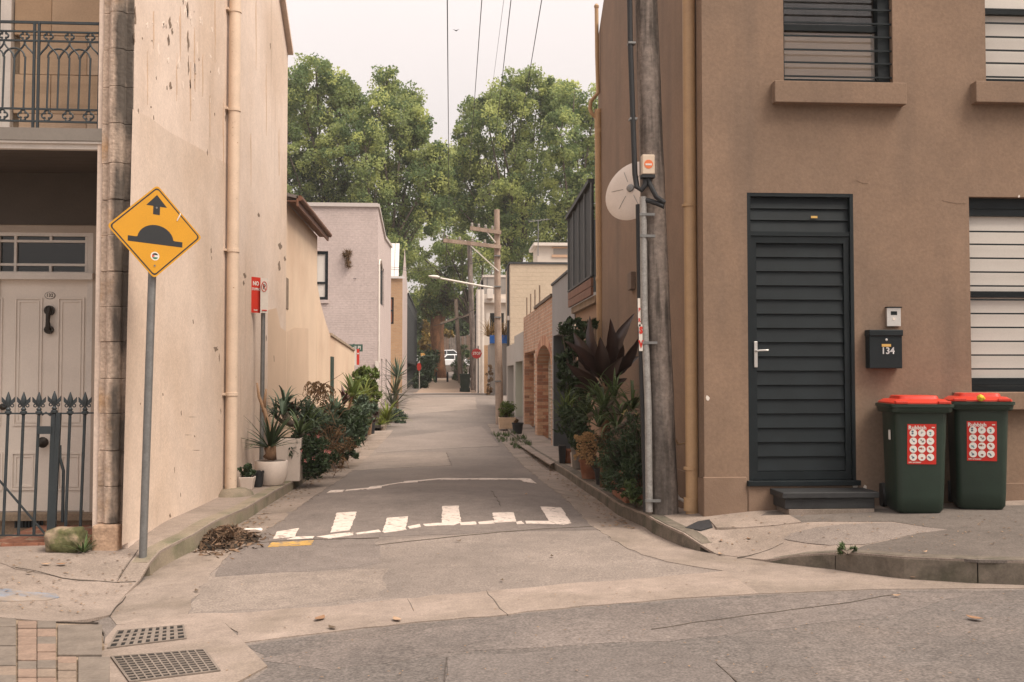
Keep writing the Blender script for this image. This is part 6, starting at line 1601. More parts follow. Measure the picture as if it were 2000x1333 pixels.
# two parked cars, seen through the gap
m_carw = M('car_white', (.62, .62, .63), .25, var=.02, fine=.0, bump=0, spec=.6)
m_cars = M('car_silver', (.40, .41, .43), .25, var=.02, fine=.0, bump=0, spec=.6)
m_tyre = M('tyre', (.02, .02, .02), .8, var=.1, fine=.05, bump=.05)
def car(label, loc, rz, paint):
    t = thing('parked_car', (0, 0, 0), label, 'car', 'cars parked at the far end')
    L2 = 2.25; W2 = .9
    side_lo = [(-L2, .35), (-L2, .75), (-L2 + .1, .92), (-1.25, 1.0), (1.9, 1.02), (L2 - .05, .9), (L2, .6), (L2, .35)]
    q = MB(); q.hexa([(x, -W2, z) for x, z in side_lo], [(x, W2, z) for x, z in side_lo]); q.build('body', paint, t, bevel=.08, seg=3, smooth=True) if False else q.build('body', paint, t, bevel=.07, seg=2)
    cab = [(-1.25, .99), (-.55, 1.55), (1.25, 1.58), (1.95, 1.01)]
    q = MB(); q.hexa([(x, -W2 + .12 + (z - 1) * .2, z) for x, z in cab], [(x, W2 - .12 - (z - 1) * .2, z) for x, z in cab]); c = q.build('cabin', paint, t, bevel=.05, seg=2)
    gl = [(-1.02, 1.05), (-.5, 1.46), (.3, 1.48), (.3, 1.05)]; gr = [(.4, 1.05), (.4, 1.48), (1.2, 1.48), (1.7, 1.05)]
    for p_ in (gl, gr):
        for s_ in (-1, 1):
            q = MB(); q.hexa([(x, s_ * (W2 - .115 - (z - 1) * .2), z) for x, z in p_], [(x, s_ * (W2 - .10 - (z - 1) * .2), z) for x, z in p_]); q.build('side_window', m_glass_dark, c)
    q = MB(); q.hexa([(-1.2, -.68, 1.04), (-1.2, .68, 1.04), (-.62, .6, 1.5), (-.62, -.6, 1.5)], [(-1.24, -.68, 1.06), (-1.24, .68, 1.06), (-.66, .6, 1.52), (-.66, -.6, 1.52)]); q.build('windscreen', m_glass_dark, c)
    for x in (-1.4, 1.4):
        for s_ in (-1, 1):
            q = MB(); q.lathe((x, s_ * .8, .33), [(.30, -.12), (.33, -.09), (.33, .09), (.30, .12)], 18, ax=(0, 1, 0)); w = q.build('wheel', m_tyre, t, smooth=True)
            q = MB(); q.lathe((x, s_ * .915, .33), [(.2, -.01), (.2, .02)], 12, ax=(0, 1, 0)); q.build('rim', m_galv, w)
    for s_ in (-1, 1):
        q = MB(); q.box(-L2 - .02, -L2 + .1, s_ * .62 - .18, s_ * .62 + .18, .68, .82); q.build('headlight', m_chrome, t, bevel=.02)
    q = MB(); q.box(-L2 - .015, -L2 + .05, -.5, .5, .42, .58); q.build('grille', m_black, t)
    t.location = loc; t.rotation_euler.z = rz; THING_LOC[t.name] = Vector((0, 0, 0))
    return t
ca = P(866, 722, 112); car('white parked car in front, far end of the lane', (ca.x + .6, 112, g(0, 112) + .35), math.radians(25), m_carw)
cb_ = P(860, 706, 118); car('silver parked car higher up behind the white one', (cb_.x + .2, 118, g(0, 118) + .95), math.radians(15), m_cars)
q = MB(); q.box(-6, 8, 115.5, 121, 1.0, g(0, 118) + .95); tag(q.build('upper_parking', m_asph, None), kind='structure')
q = MB(); q.box(-6, 8, 109, 115.45, 1.0, g(0, 112) + .35); tag(q.build('lower_parking', m_asph, None), kind='structure')
bn = P(908, 766, 58)
def small_bin(p):
    t = thing('green_bin', p, 'dark green wheelie bin standing far down the lane on the right', 'bin')
    q = MB(); q.hexa([(p.x - .22, p.y - .24, p.z), (p.x + .22, p.y - .24, p.z), (p.x + .22, p.y + .24, p.z), (p.x - .22, p.y + .24, p.z)], [(p.x - .29, p.y - .3, p.z + .95), (p.x + .29, p.y - .3, p.z + .95), (p.x + .29, p.y + .3, p.z + .95), (p.x - .29, p.y + .3, p.z + .95)]); q.build('body', m_bin, t, bevel=.02)
    q = MB(); q.box(p.x - .31, p.x + .31, p.y - .33, p.y + .33, p.z + .952, p.z + 1.03); q.build('lid', m_bin, t, bevel=.02)
    for s_ in (-1, 1): q = MB(); q.lathe((p.x + s_ * .26, p.y + .28, p.z + .12), [(.12, -.03), (.12, .03)], 14, ax=(1, 0, 0)); q.build('wheel', m_black, t)
small_bin(Vector((bn.x, 58, g(bn.x, 58) + .01)))

# ================================================================== PLANTS AND TREES
def np_mesh(name, V, F4, mat, parent=None, tone=None, smooth=False):
    me = bpy.data.meshes.new(name)
    n, m = len(V), len(F4)
    me.vertices.add(n); me.vertices.foreach_set('co', np.asarray(V, dtype=np.float32).ravel())
    me.loops.add(m * 4); me.loops.foreach_set('vertex_index', np.asarray(F4, dtype=np.int32).ravel())
    me.polygons.add(m); me.polygons.foreach_set('loop_start', np.arange(0, m * 4, 4, dtype=np.int32))
    try: me.polygons.foreach_set('loop_total', np.full(m, 4, dtype=np.int32))
    except Exception: pass
    me.update(calc_edges=True)
    if tone is not None:
        at = me.attributes.new('tone', 'FLOAT', 'POINT'); at.data.foreach_set('value', np.asarray(tone, dtype=np.float32))
    return link_mesh(name, me, mat, parent, 'all' if smooth else False)
def unit(a): return a / np.maximum(1e-9, np.linalg.norm(a, axis=1, keepdims=True))
def leaf_arrays(C, A, L, W, fold=.18):
    """diamond leaves: centres, axes, lengths, widths"""
    n = len(C)
    R = nrg.normal(size=(n, 3)); S = unit(np.cross(A, R)); N = np.cross(S, A)
    L = L[:, None]; W = W[:, None]
    b = C - A * L * .5; t = C + A * L * .5 - N * L * fold * .6
    m = C - A * L * .05 + N * L * fold * .4
    V = np.stack([b, m + S * W * .5, t, m - S * W * .5], axis=1).reshape(-1, 3)
    F = np.arange(n * 4, dtype=np.int32).reshape(-1, 4)
    return V, F
def leaf_mat(name, col, attr=.45, trans=.3, rough=.55, var=.18, vscale=.6, spec=.3, hi=None):
    return M(name, col, rough, var=var, vscale=vscale, fine=0, bump=0, trans=trans, attr=attr, spec=spec, attr_hi=hi)
def ball(n): 
    v = unit(nrg.normal(size=(n, 3))); return v * (nrg.random((n, 1)) ** (1 / 3))

m_bark = M('plane_bark', (.12, .095, .075), .9, var=.3, vscale=2, fine=.2, fscale=20, bump=.3)
m_leafA = leaf_mat('plane_leaves', (.175, .25, .115), .3, .54, vscale=.35, var=.2, rough=.85, spec=.1, hi=(.42, .455, .17))
m_leafB = leaf_mat('plane_leaves_dark', (.16, .23, .10), .3, .54, vscale=.35, var=.2, rough=.85, spec=.1, hi=(.37, .41, .15))
def plane_tree(label, base, lobes, D, mat, per=78, leaves=84, lsize=.195, spread=.62, thick=1.0):
    """lobes: (px, py, rx, ry) of the crown as seen, filled with leaf clumps in depth around D"""
    bp = Vector(base); t = thing('plane_tree', bp, label, 'tree', 'plane trees behind the houses')
    s = D / 2000
    cl, ax0 = [], []
    br = MB()
    L0 = [P(px, py, D + rnd.uniform(-2.5, 2.5)) for px, py, _, _ in lobes]
    top = Vector((bp.x, bp.y, bp.z + (min(c.z for c in L0) - bp.z) * .75))
    br.tube([bp, bp.lerp(top, .5) + Vector((.2, 0, 0)), top], [.45, .34, .24], 8)
    for (px, py, rx, ry), c in zip(lobes, L0):
        rx_, rz_ = rx * s, ry * s; ry_ = (rx_ + rz_) * .5 * thick
        mid = top.lerp(c, .5) + Vector((rnd.uniform(-.5, .5), rnd.uniform(-.5, .5), .6))
        br.tube([top, mid, c, c + Vector((rnd.uniform(-.3, .3), 0, rz_ * .8))], [.15, .10, .06, .02], 5)
        n = int(per * max(.35, rx_ * rz_ / 7.5))
        d = unit(nrg.normal(size=(n, 3)) * np.array([1, 1, 1])); r = .35 + .65 * nrg.random((n, 1)) ** .6
        pts = np.array(c)[None] + d * r * np.array([rx_, ry_, rz_]) 
        cl.append(pts)
        for k in range(0, n, 4):
            q0 = c.lerp(Vector(pts[k]), .15); br.tube([q0, Vector(pts[k]) * .5 + q0 * .5 + Vector((0, 0, .2)), Vector(pts[k])], [.03, .02, .008], 3, cap=False)
    cl = np.concatenate(cl); n = len(cl)
    rad = spread * (.55 + .9 * nrg.random((n, 1)))
    off = ball(n * leaves).reshape(n, leaves, 3) * np.array([1, 1, .95])
    C = (cl[:, None, :] + off * rad[:, None, :]).reshape(-1, 3)
    A = unit(off.reshape(-1, 3) * .6 + nrg.normal(size=(n * leaves, 3)) * .7 + np.array([0, 0, -.15]))
    k = len(C)
    V, F = leaf_arrays(C, A, lsize * (.6 + .8 * nrg.random(k)), lsize * (.6 + .7 * nrg.random(k)))
    tone = np.repeat(np.clip(.5 + .30 * nrg.normal(size=n), 0, 1), leaves) * .8 + .2 * nrg.random(k)
    np_mesh('crown', V, F, mat, t, np.repeat(tone, 4))
    br.build('trunk', m_bark, t, smooth='all', fixn=False)
    return t
plane_tree('tall plane tree with the highest crown at the left, above the mauve house', (P(640, 700, 82).x, 82, .8),
           [(618, 150, 46, 48), (525, 210, 48, 66), (510, 310, 52, 70), (535, 395, 46, 56), (690, 260, 40, 60), (580, 170, 36, 48), (665, 175, 30, 40), (585, 210, 44, 58), (645, 215, 48, 62), (600, 290, 58, 62), (660, 310, 52, 62), (575, 370, 50, 60), (640, 390, 62, 56), (560, 290, 40, 60), (690, 205, 22, 34), (700, 390, 46, 50)], 82, m_leafA)
plane_tree('plane tree with a pointed crown left of the sky gap', (P(755, 700, 80).x, 80, .7),
           [(756, 165, 24, 44), (815, 240, 26, 36), (852, 310, 24, 30), (862, 350, 20, 26), (800, 200, 24, 34), (742, 235, 40, 56), (785, 250, 36, 56), (815, 300, 28, 44), (735, 320, 50, 62), (795, 340, 46, 60), (832, 360, 30, 50), (850, 410, 30, 40), (730, 400, 50, 50), (690, 440, 40, 50), (760, 420, 56, 56), (715, 300, 34, 60), (820, 430, 44, 44), (770, 500, 46, 50)], 80, m_leafA)
plane_tree('lower dark plane tree filling the gap above the end of the lane', (P(872, 700, 98).x + 2.5, 98, 1.2),
           [(865, 470, 48, 44), (905, 420, 40, 44), (830, 590, 40, 34), (905, 560, 46, 40), (945, 590, 40, 40), (800, 480, 40, 50), (860, 600, 30, 24), (850, 530, 46, 36), (905, 505, 50, 46), (945, 470, 44, 52), (815, 540, 36, 40), (960, 540, 44, 40), (885, 380, 28, 36), (870, 560, 40, 26)], 98, m_leafB, per=50)
plane_tree('broad plane tree with ragged top right of the sky gap', (P(1010, 700, 84).x, 84, .8),
           [(1033, 170, 24, 44), (925, 225, 24, 44), (905, 280, 26, 40), (888, 325, 20, 26), (1000, 185, 28, 46), (1075, 190, 30, 44), (965, 200, 26, 40), (1105, 195, 26, 36), (1000, 225, 34, 56), (1045, 240, 42, 58), (955, 250, 30, 50), (935, 310, 34, 48), (985, 320, 52, 60), (1045, 335, 50, 60), (905, 330, 28, 40), (880, 390, 30, 44), (1000, 390, 50, 50), (950, 395, 52, 54), (1020, 425, 60, 56), (900, 410, 36, 50), (975, 480, 50, 46), (1080, 210, 22, 40)], 84, m_leafA)
plane_tree('plane tree at the right partly hidden by the brown house pipe', (P(1130, 700, 78).x, 78, .8),
           [(1120, 215, 34, 48), (1160, 220, 30, 54), (1095, 265, 34, 56), (1140, 300, 46, 60), (1190, 320, 50, 80), (1095, 360, 46, 60), (1150, 390, 48, 56), (1080, 440, 46, 50), (1130, 460, 50, 50), (1060, 490, 40, 36), (1210, 420, 50, 60), (1245, 290, 48, 76), (1255, 400, 46, 60)], 78, m_leafA)

# red-barked tree at the end of the lane
m_redbark = M('red_bark', (.26, .125, .065), .9, var=.35, vscale=2, col2=(.16, .085, .05), c2scale=1.6, c2lo=.45, c2hi=.6, c2stretch=(2, 2, .4), fine=.2, fscale=12, bump=.6, bdist=.01)
rtD = 98.0
rtb = P(858, 738, rtD); rtb.z = g(rtb.x, rtD)
rtree = thing('red_barked_tree', rtb, 'tree with thick red-brown trunk and low ragged crown closing the lane', 'tree')
q = MB(); q.tube([rtb - Vector((0, 0, .2)), P(857, 700, rtD), P(853, 650, rtD), P(856, 610, rtD)], [.75, .58, .66, .72], 14); q.tube([P(854, 630, rtD), P(842, 585, rtD), P(838, 560, rtD)], [.4, .28, .16], 8); q.tube([P(858, 630, rtD), P(876, 590, rtD), P(884, 560, rtD)], [.4, .28, .16], 8); q.tube([P(856, 620, rtD), P(857, 570, rtD), P(852, 530, rtD)], [.36, .26, .14], 8)
q.build('trunk', m_redbark, rtree, smooth='all', fixn=False)
pts = []
for (px, py, rx, ry) in ((835, 598, 14, 14), (858, 595, 20, 16), (882, 600, 18, 16), (848, 612, 24, 10), (870, 585, 18, 12), (848, 560, 16, 16), (870, 555, 14, 14)):
    c = np.array(P(px, py, rtD)); pts.append(c + ball(520) * np.array([rx, 18, ry]) * rtD / 2000)
C = np.concatenate(pts); A = unit(nrg.normal(size=C.shape)); k = len(C)
V, F = leaf_arrays(C, A, .45 * (.6 + .8 * nrg.random(k)), .16 * (.6 + .8 * nrg.random(k)))
np_mesh('crown', V, F, leaf_mat('olive_leaves', (.15, .135, .05), .5, .3), rtree, np.repeat(nrg.random(k), 4))

def bush(name, label, cat, centers, n, ls, lw, mat, base=None, group=None, twig=None, pot=None, flowers=None):
    """centers: list of (Vector centre, (rx, ry, rz)); leaves spread through the volume on thin twigs"""
    b0 = base or Vector((centers[0][0].x, centers[0][0].y, centers[0][0].z - centers[0][1][2]))
    t = thing(name, b0, label, cat, group)
    Cs = []; tw = MB()
    tot = sum(r[0] * r[2] for _, r in centers)
    for c, r in centers:
        m_ = int(n * r[0] * r[2] / tot)
        nc = max(6, m_ // 22)
        d = unit(nrg.normal(size=(nc, 3))); cc = np.array(c) + d * (.25 + .75 * nrg.random((nc, 1)) ** .7) * np.array(r)
        for p_ in cc[::2]:
            e = Vector(p_); tw.tube([b0, b0.lerp(e, .5) + Vector((rnd.uniform(-.1, .1) * r[0], rnd.uniform(-.1, .1) * r[1], r[2] * .12)), e], [.012 * max(1, r[0] * 3), .007 * max(1, r[0] * 3), .003], 4, cap=False)
        pick = nrg.integers(0, nc, m_)
        Cs.append(cc[pick] + ball(m_) * (min(r) * .34))
    C = np.concatenate(Cs); A = unit(unit(C - np.array(b0)) * .5 + nrg.normal(size=C.shape) * .6); k = len(C)
    V, F = leaf_arrays(C, A, ls * (.6 + .8 * nrg.random(k)), lw * (.6 + .8 * nrg.random(k)))
    np_mesh('foliage', V, F, mat, t, np.repeat(np.clip(.5 + .25 * nrg.normal(size=k), 0, 1), 4))
    tw.build('stems', twig or m_bark, t, fixn=False)
    if flowers:
        nf, fr, fm = flowers
        for i in range(nf):
            c, r = centers[i % len(centers)]
            d = Vector((rnd.uniform(-.7, .8), -rnd.uniform(.55, .9), rnd.uniform(-.7, .6))); p_ = c + Vector((d.x * r[0], d.y * r[1], d.z * r[2]))
            f = MB()
            for j in range(5):
                a = j * 1.2566; f.add([p_, p_ + Vector((fr * math.cos(a - .4), -.01, fr * math.sin(a - .4))), p_ + Vector((1.3 * fr * math.cos(a), -.014, 1.3 * fr * math.sin(a))), p_ + Vector((fr * math.cos(a + .4), -.01, fr * math.sin(a + .4)))], [(0, 1, 2, 3)])
            f.build('flower', fm, t, fixn=False)
    return t
def blades_mb(base, n, L, W, droop, up=(.25, 1.1), seg=6, az=None, jitter=.3, fold=.25):
    """strap leaves from one crown: arched blades with a keel"""
    V, F, T = [], [], []
    for i in range(n):
        a = rnd.uniform(*(az or (0, 2 * math.pi))); el = rnd.uniform(*up); l = L * rnd.uniform(1 - jitter, 1 + jitter); w = W * rnd.uniform(.75, 1.2)
        h = Vector((math.cos(a), math.sin(a), 0)); sd = Vector((-math.sin(a), math.cos(a), 0))
        p = Vector(base) + h * .01; e = el; tn = rnd.random(); o = len(V)
        dr = droop * rnd.uniform(.6, 1.4)
        for k in range(seg + 1):
            t = k / seg
            ww = w * (math.sin(math.pi * (.12 + .88 * t) ** .75) if t < 1 else 0) * .5 + .0006
            d = h * math.cos(e) + Vector((0, 0, math.sin(e))); nn = Vector((0, 0, math.cos(e))) - h * math.sin(e)
            V += [p - sd * ww + nn * ww * fold, p, p + sd * ww + nn * ww * fold]; T += [tn] * 3
            p = p + d * (l / seg); e -= dr / seg * (.4 + 1.2 * t)
        for k in range(seg):
            q0 = o + k * 3; F += [(q0, q0 + 1, q0 + 4, q0 + 3), (q0 + 1, q0 + 2, q0 + 5, q0 + 4)]
    return V, F, T
def strap(name, label, base, n, L, W, droop, mat, up=(.25, 1.3), trunk=0, trunk_r=.03, cat='plant', heads=None, group=None, pot=None, seg=6, trunkmat=None):
    t = thing(name, base, label, cat, group)
    V, F, T = [], [], []
    hs = heads or [Vector(base) + Vector((0, 0, trunk))]
    for hd in hs:
        v, f, tt = blades_mb(hd, max(4, n // len(hs)), L, W, droop, up, seg); o = len(V)
        V += v; F += [tuple(i + o for i in q_) for q_ in f]; T += tt
    np_mesh('leaves', [tuple(v) for v in V], F, mat, t, T, smooth=True)
    tr = MB()
    for hd in hs:
        if (hd - Vector(base)).length > .04: tr.tube([base, Vector(base).lerp(hd, .5) + Vector((rnd.uniform(-.03, .03), rnd.uniform(-.03, .03), 0)), hd + Vector((0, 0, .02))], [trunk_r * 1.15, trunk_r * .9, trunk_r], 8)
    if tr.v: tr.build('stem', trunkmat or m_bark, t, smooth='all', fixn=False)
    return t
m_terra = M('terracotta', (.235, .100, .058), .85, var=.2, vscale=9, col2=(.30, .16, .10), c2scale=7, c2lo=.5, c2hi=.65, fine=.1, bump=.15)
m_potwhite = M('white_glaze_pot', (.66, .57, .50), .5, var=.06, vscale=6, fine=.04, bump=.05)
m_potgrey = M('grey_pot', (.20, .18, .16), .8, var=.15, vscale=6, fine=.06, bump=.1)
m_potcream = M('cream_pot', (.52, .38, .26), .8, var=.15, vscale=6, fine=.06, bump=.1)
m_soil = M('potting_soil', (.035, .026, .018), .95, var=.3, vscale=20, fine=.3, bump=.5)
def pot(name, label, base, r, h, mat, square=False, taper=.75, group=None, belly=False):
    t = thing(name, base, label, 'pot', group)
    b = Vector(base)
    if square:
        q = MB(); rb = r * taper
        q.hexa([b + Vector((sx * rb, sy * rb, 0)) for sx, sy in ((-1, -1), (1, -1), (1, 1), (-1, 1))], [b + Vector((sx * r, sy * r, h)) for sx, sy in ((-1, -1), (1, -1), (1, 1), (-1, 1))]); q.build('body', mat, t, bevel=.008)
        q = MB(); q.box(b.x - r * .86, b.x + r * .86, b.y - r * .86, b.y + r * .86, b.z + h - .01, b.z + h + .003); q.build('soil', m_soil, t)
    else:
        prof_ = [(r * taper * .6, 0), (r * taper, .01), (r * (taper * .5 + .5), h * .5), (r * .96, h * .86), (r * 1.04, h * .87), (r * 1.05, h), (r * .93, h), (r * .9, h * .9)]
        if belly: prof_ = [(r * .5, 0), (r * .72, .015), (r * .96, h * .35), (r * 1.0, h * .7), (r * .99, h * .97), (r * .97, h), (r * .9, h), (r * .88, h * .9)]
        q = MB(); q.lathe(b, prof_, 28); q.build('body', mat, t, smooth=True)
        q = MB(); q.lathe(b, [(r * .9, h * .9), (r * .9, h * .92)], 20); q.build('soil', m_soil, t)
    return t

ml_dark = leaf_mat('dark_leaf', (.046, .072, .034), .5, .2, vscale=3)
ml_mid = leaf_mat('mid_leaf', (.080, .115, .044), .5, .25, vscale=3)
ml_blue = leaf_mat('blue_green_leaf', (.075, .108, .070), .5, .2, vscale=3)
ml_lime = leaf_mat('lime_leaf', (.16, .19, .035), .4, .3, vscale=3)
ml_bright = leaf_mat('bright_leaf', (.105, .145, .035), .45, .3, vscale=3)
ml_dry = leaf_mat('dry_leaf', (.17, .105, .055), .5, .2, vscale=3, rough=.8)
ml_maroon = leaf_mat('maroon_leaf', (.055, .022, .018), .5, .2, vscale=3, rough=.4)
ml_red = leaf_mat('dark_red_leaf', (.042, .024, .020), .35, .18, vscale=3, rough=.33, spec=.5)
ml_straw = leaf_mat('straw_grass', (.34, .215, .075), .45, .3, vscale=3)
ml_pale = leaf_mat('pale_succulent', (.30, .25, .11), .3, .2, vscale=3)
m_pink = M('pink_petal', (.62, .24, .22), .7, var=.1, fine=.0, bump=0)
m_stem_brown = M('brown_stem', (.20, .12, .07), .9, var=.3, fine=.2, bump=.3)

# ---------------- left side planting
def LB(px, py): return G(px, py, FL)
b = LB(483, 956); pot('small_white_pot', 'small white square pot with dark succulent beside the downpipe', b, .088, .15, m_potwhite, True, .72)
bush('small_succulent', 'small dark green succulent in the little white square pot', 'plant', [(b + Vector((0, 0, .22)), (.10, .09, .08))], 420, .05, .035, ml_dark, base=b + Vector((0, 0, .15)))
b = LB(504, 952); pot('black_pot', 'black pot squeezed between the small white pot and the round one', b, .07, .20, m_black, taper=.8)
b = LB(527, 950) + Vector((0, .1, 0)); b.z = FL(b.x, b.y)
pot('round_white_pot', 'large round white pot holding a spiky pandanus at the left wall', b, .205, .31, m_potwhite, belly=True)
hd = b + Vector((-.02, 0, .34))
t = strap('spiky_pandanus', 'spiky dark green pandanus growing from the round white pot', hd, 46, .52, .035, .7, ml_dark, up=(.1, 1.4), trunk=.12, trunk_r=.075, trunkmat=m_stem_brown)
q = MB(); q.tube([hd, hd + Vector((.0, 0, .35)), P(516, 800, b.y), P(506, 775, b.y), P(502, 748, b.y)], [.03, .028, .026, .02, .012], 8); q.tube([P(515, 806, b.y), P(518, 775, b.y), P(520, 760, b.y)], [.024, .018, .012], 8); q.build('dead_stem', M('dry_bark', (.30, .19, .115), .9, var=.2, fine=.2, bump=.3), t, smooth='all', fixn=False)
b2 = LB(553, 944) + Vector((.02, .42, 0)); b2.z = FL(b2.x, b2.y)
pot('tall_white_planter', 'tall white square planter behind the round white pot', b2, .17, .56, m_potwhite, True, .86)
D_ = b2.y + .5
t = strap('arching_aloe', 'arching grey-green aloe leaves above the tall white planter', P(570, 830, D_), 90, .42, .035, 2.0, ml_blue, up=(.3, 1.4), heads=[P(552, 812, D_), P(575, 815, D_ + .3), P(556, 800, D_ + .2), P(592, 826, D_ + .3), P(540, 818, D_ + .2)])
c = LB(600, 930); c.x = -2.2
bush('flowering_shrub', 'dark leafy shrub with small pink flowers spilling over the left kerb', 'shrub', [(P(612, 900, 14.0), (.34, .26, .26)), (P(600, 870, 14.2), (.25, .25, .25)), (P(585, 880, 13.8), (.2, .2, .22))], 2600, .07, .03, ml_dark, base=Vector((-2.25, 14.1, FL(-2.25, 14.1))), flowers=(9, .022, m_pink))
c = P(640, 870, 15.6)
t = bush('dry_tangle', 'dry brown tangle of dead twigs in the middle of the left planting', 'shrub', [(P(635, 880, 15.4), (.42, .28, .36)), (P(610, 845, 15.6), (.3, .28, .25))], 1500, .10, .014, ml_dry, base=Vector((-2.2, 15.6, FL(-2.2, 15.6))), twig=m_stem_brown)
q = MB()
for i in range(90):
    a = P(rnd.uniform(590, 668), rnd.uniform(800, 925), 15.4 + rnd.uniform(-.3, .3)); d = Vector((rnd.uniform(-.22, .22), rnd.uniform(-.1, .1), rnd.uniform(-.25, .22)))
    q.tube([a, a + d * .5 + Vector((0, 0, .05)), a + d], .004, 3, cap=False)
tag(q.build('dead_twigs', m_stem_brown, t, fixn=False), kind='stuff')
tip = P(628, 752, 15.8)
t = thing('dead_fern', P(605, 835, 15.8), 'dead brown drooping fern fronds leaning above the left planting', 'plant')
q = MB(); q.tube([P(596, 830, 15.8), P(610, 790, 15.8), tip], [.012, .010, .006], 6); q.tube([tip, P(650, 742, 15.8), P(672, 728, 15.8)], [.006, .004, .002], 4); q.build('stem', m_stem_brown, t, fixn=False)
V, F, T = [], [], []
for i in range(26):
    st = P(628 + rnd.uniform(-22, 12), 752 + rnd.uniform(-8, 14), 15.8); a = rnd.uniform(0, 6.28); L_ = rnd.uniform(.2, .42); p = Vector(st); e = rnd.uniform(-.1, .7)
    for k in range(10):
        d = Vector((math.cos(a) * math.cos(e), math.sin(a) * math.cos(e) * .4, math.sin(e))); p = p + d * (L_ / 10); e -= .28
        for s_ in (-1, 1):
            lf = Vector((-math.sin(a) * s_ * .6 + rnd.uniform(-.3, .3), rnd.uniform(-.4, .4), -.8)).normalized() * .055; w = d.normalized() * .012
            o = len(V); V += [p, p + lf * .5 + w, p + lf, p + lf * .5 - w]; F.append((o, o + 1, o + 2, o + 3)); T += [rnd.random()] * 4
np_mesh('fronds', [tuple(v) for v in V], F, ml_dry, t, T)
strap('purple_bromeliad', 'dark purple strap-leaved plant poking out above the aloe', P(567, 812, 14.6), 9, .30, .09, 1.6, ml_maroon, up=(.7, 1.4))
bush('dark_laurel', 'dense dark glossy shrub overhanging the left kerb in the middle', 'shrub', [(P(665, 850, 17.8), (.40, .3, .34)), (P(645, 820, 17.2), (.3, .3, .26)), (P(685, 830, 18.4), (.3, .28, .3)), (P(672, 880, 17.6), (.28, .22, .16))], 3400, .12, .04, ml_dark, base=Vector((-2.2, 17.8, FL(-2.2, 17.8))))
bush('silver_shrub', 'grey-green shrub with long pale leaves at the kerb edge', 'shrub', [(P(686, 848, 18.9), (.24, .22, .22)), (P(700, 820, 19.6), (.22, .25, .26))], 900, .14, .035, ml_blue, base=Vector((-2.15, 19.2, FL(-2.15, 19.2))))
strap('rosette_agave', 'green agave rosette in the middle of the left planting', P(652, 808, 17.0), 26, .34, .06, .6, ml_blue, up=(.2, 1.4))
Dk = 21.5
kb = Vector((-2.25, Dk, FL(-2.25, Dk)))
strap('variegated_cordyline', 'broad-leaved green and maroon cordyline in front of the garden door', P(688, 776, Dk), 24, .46, .10, .8, ml_bright, up=(.3, 1.4), seg=5)
strap('maroon_cordyline', 'maroon broad-leaved cordyline left of the green one', P(672, 790, Dk - .6), 12, .40, .085, .9, ml_maroon, up=(.6, 1.45), seg=5)
for px_, w_ in ((688, .02), (674, .016)):
    pass
q = MB(); q.tube([kb, P(688, 776, Dk)], .022, 6); q.tube([kb + Vector((-.05, -.4, 0)), P(672, 790, Dk - .6)], .02, 6); tag(q.build('cordyline_stems', m_stem_brown, None, fixn=False), 'bare brown cordyline stems behind the leafy left pots', 'plant stems')
bush('tall_leafy_shrub', 'tall bright green leafy shrub below the street name sign', 'shrub', [(P(716, 735, 27.5), (.40, .35, .26)), (P(705, 765, 27.0), (.3, .3, .35)), (P(726, 775, 27.8), (.25, .3, .35))], 1500, .17, .07, ml_bright, base=Vector((-2.2, 27.3, g(-2.2, 27.3))))
strap('yellow_yucca', 'yellow-green arching yucca in front of the tall leafy shrub', P(712, 770, 25.0), 44, .55, .035, 1.4, ml_lime, up=(.1, 1.5), heads=[P(712, 772, 25.0), P(708, 790, 24.6)])
for i, (px_, py_, D_, r_, n_, ml_, nm, lb) in enumerate(((698, 815, 21.5, (.30, .28, .26), 900, ml_mid, 'leafy_pot_plant', 'mid green leafy plant in the cream pot on the left kerb'), (712, 800, 23.0, (.26, .26, .3), 700, ml_blue, 'grey_leaf_plant', 'grey-green bushy plant between yucca and kerb'))):
    bush(nm, lb, 'plant', [(P(px_, py_, D_), r_)], n_, .12, .05, ml_, base=Vector((-2.15, D_, FL(-2.15, D_))))
for px_, py_, r_, h_, mt, lb, D_ in ((698, 858, .15, .32, m_potcream, 'cream terracotta pot standing on the left kerb', 0), (711, 853, .11, .34, m_black, 'first black pot on the left kerb after the cream one', 0), (718, 850, .12, .42, m_stem_brown, 'brown glazed pot at the end of the left kerb', 0), (725, 848, .11, .40, m_black, 'black pot at the very end of the left kerb', 0)):
    b = LB(px_, py_); pot('kerb_pot', lb, b, r_, h_, mt)
strap('dark_aeonium', 'very dark maroon rosette plant above the last left pots', P(732, 812, 25.5), 40, .22, .07, .5, ml_maroon, up=(.1, 1.3), heads=[P(726, 818, 25.3), P(735, 812, 25.5), P(730, 826, 25.2)])
m_bedwall = M('bed_edging', (.26, .21, .165), .9, var=.2, fine=.1, bump=.3)
bd = tag(sheet('planting_bed', [(-2.5, 29.2), (-1.75, 29.0), (-1.68, 31.5), (-1.9, 36.5), (-2.5, 37.0)], m_soil, .10), kind='structure')
for k in range(8):
    y_ = 29.1 + k * .92; x_ = -1.72 - .03 * k; q = MB(); q.box(x_ - .1, x_ + .02, y_, y_ + .88, g(x_, y_) - .1, g(x_, y_) + .15); q.build('edging_stone', m_bedwall, bd, bevel=.01, seg=1)
strap('lime_flax', 'lime green arching flax at the corner of the mauve house', P(756, 826, 30.2), 40, .75, .07, 1.5, ml_lime, up=(.3, 1.4))
strap('yellow_lily_plant', 'small yellow-green strap plant at the front of the corner bed', P(744, 832, 29.4), 30, .35, .05, 1.3, ml_lime, up=(.3, 1.4))
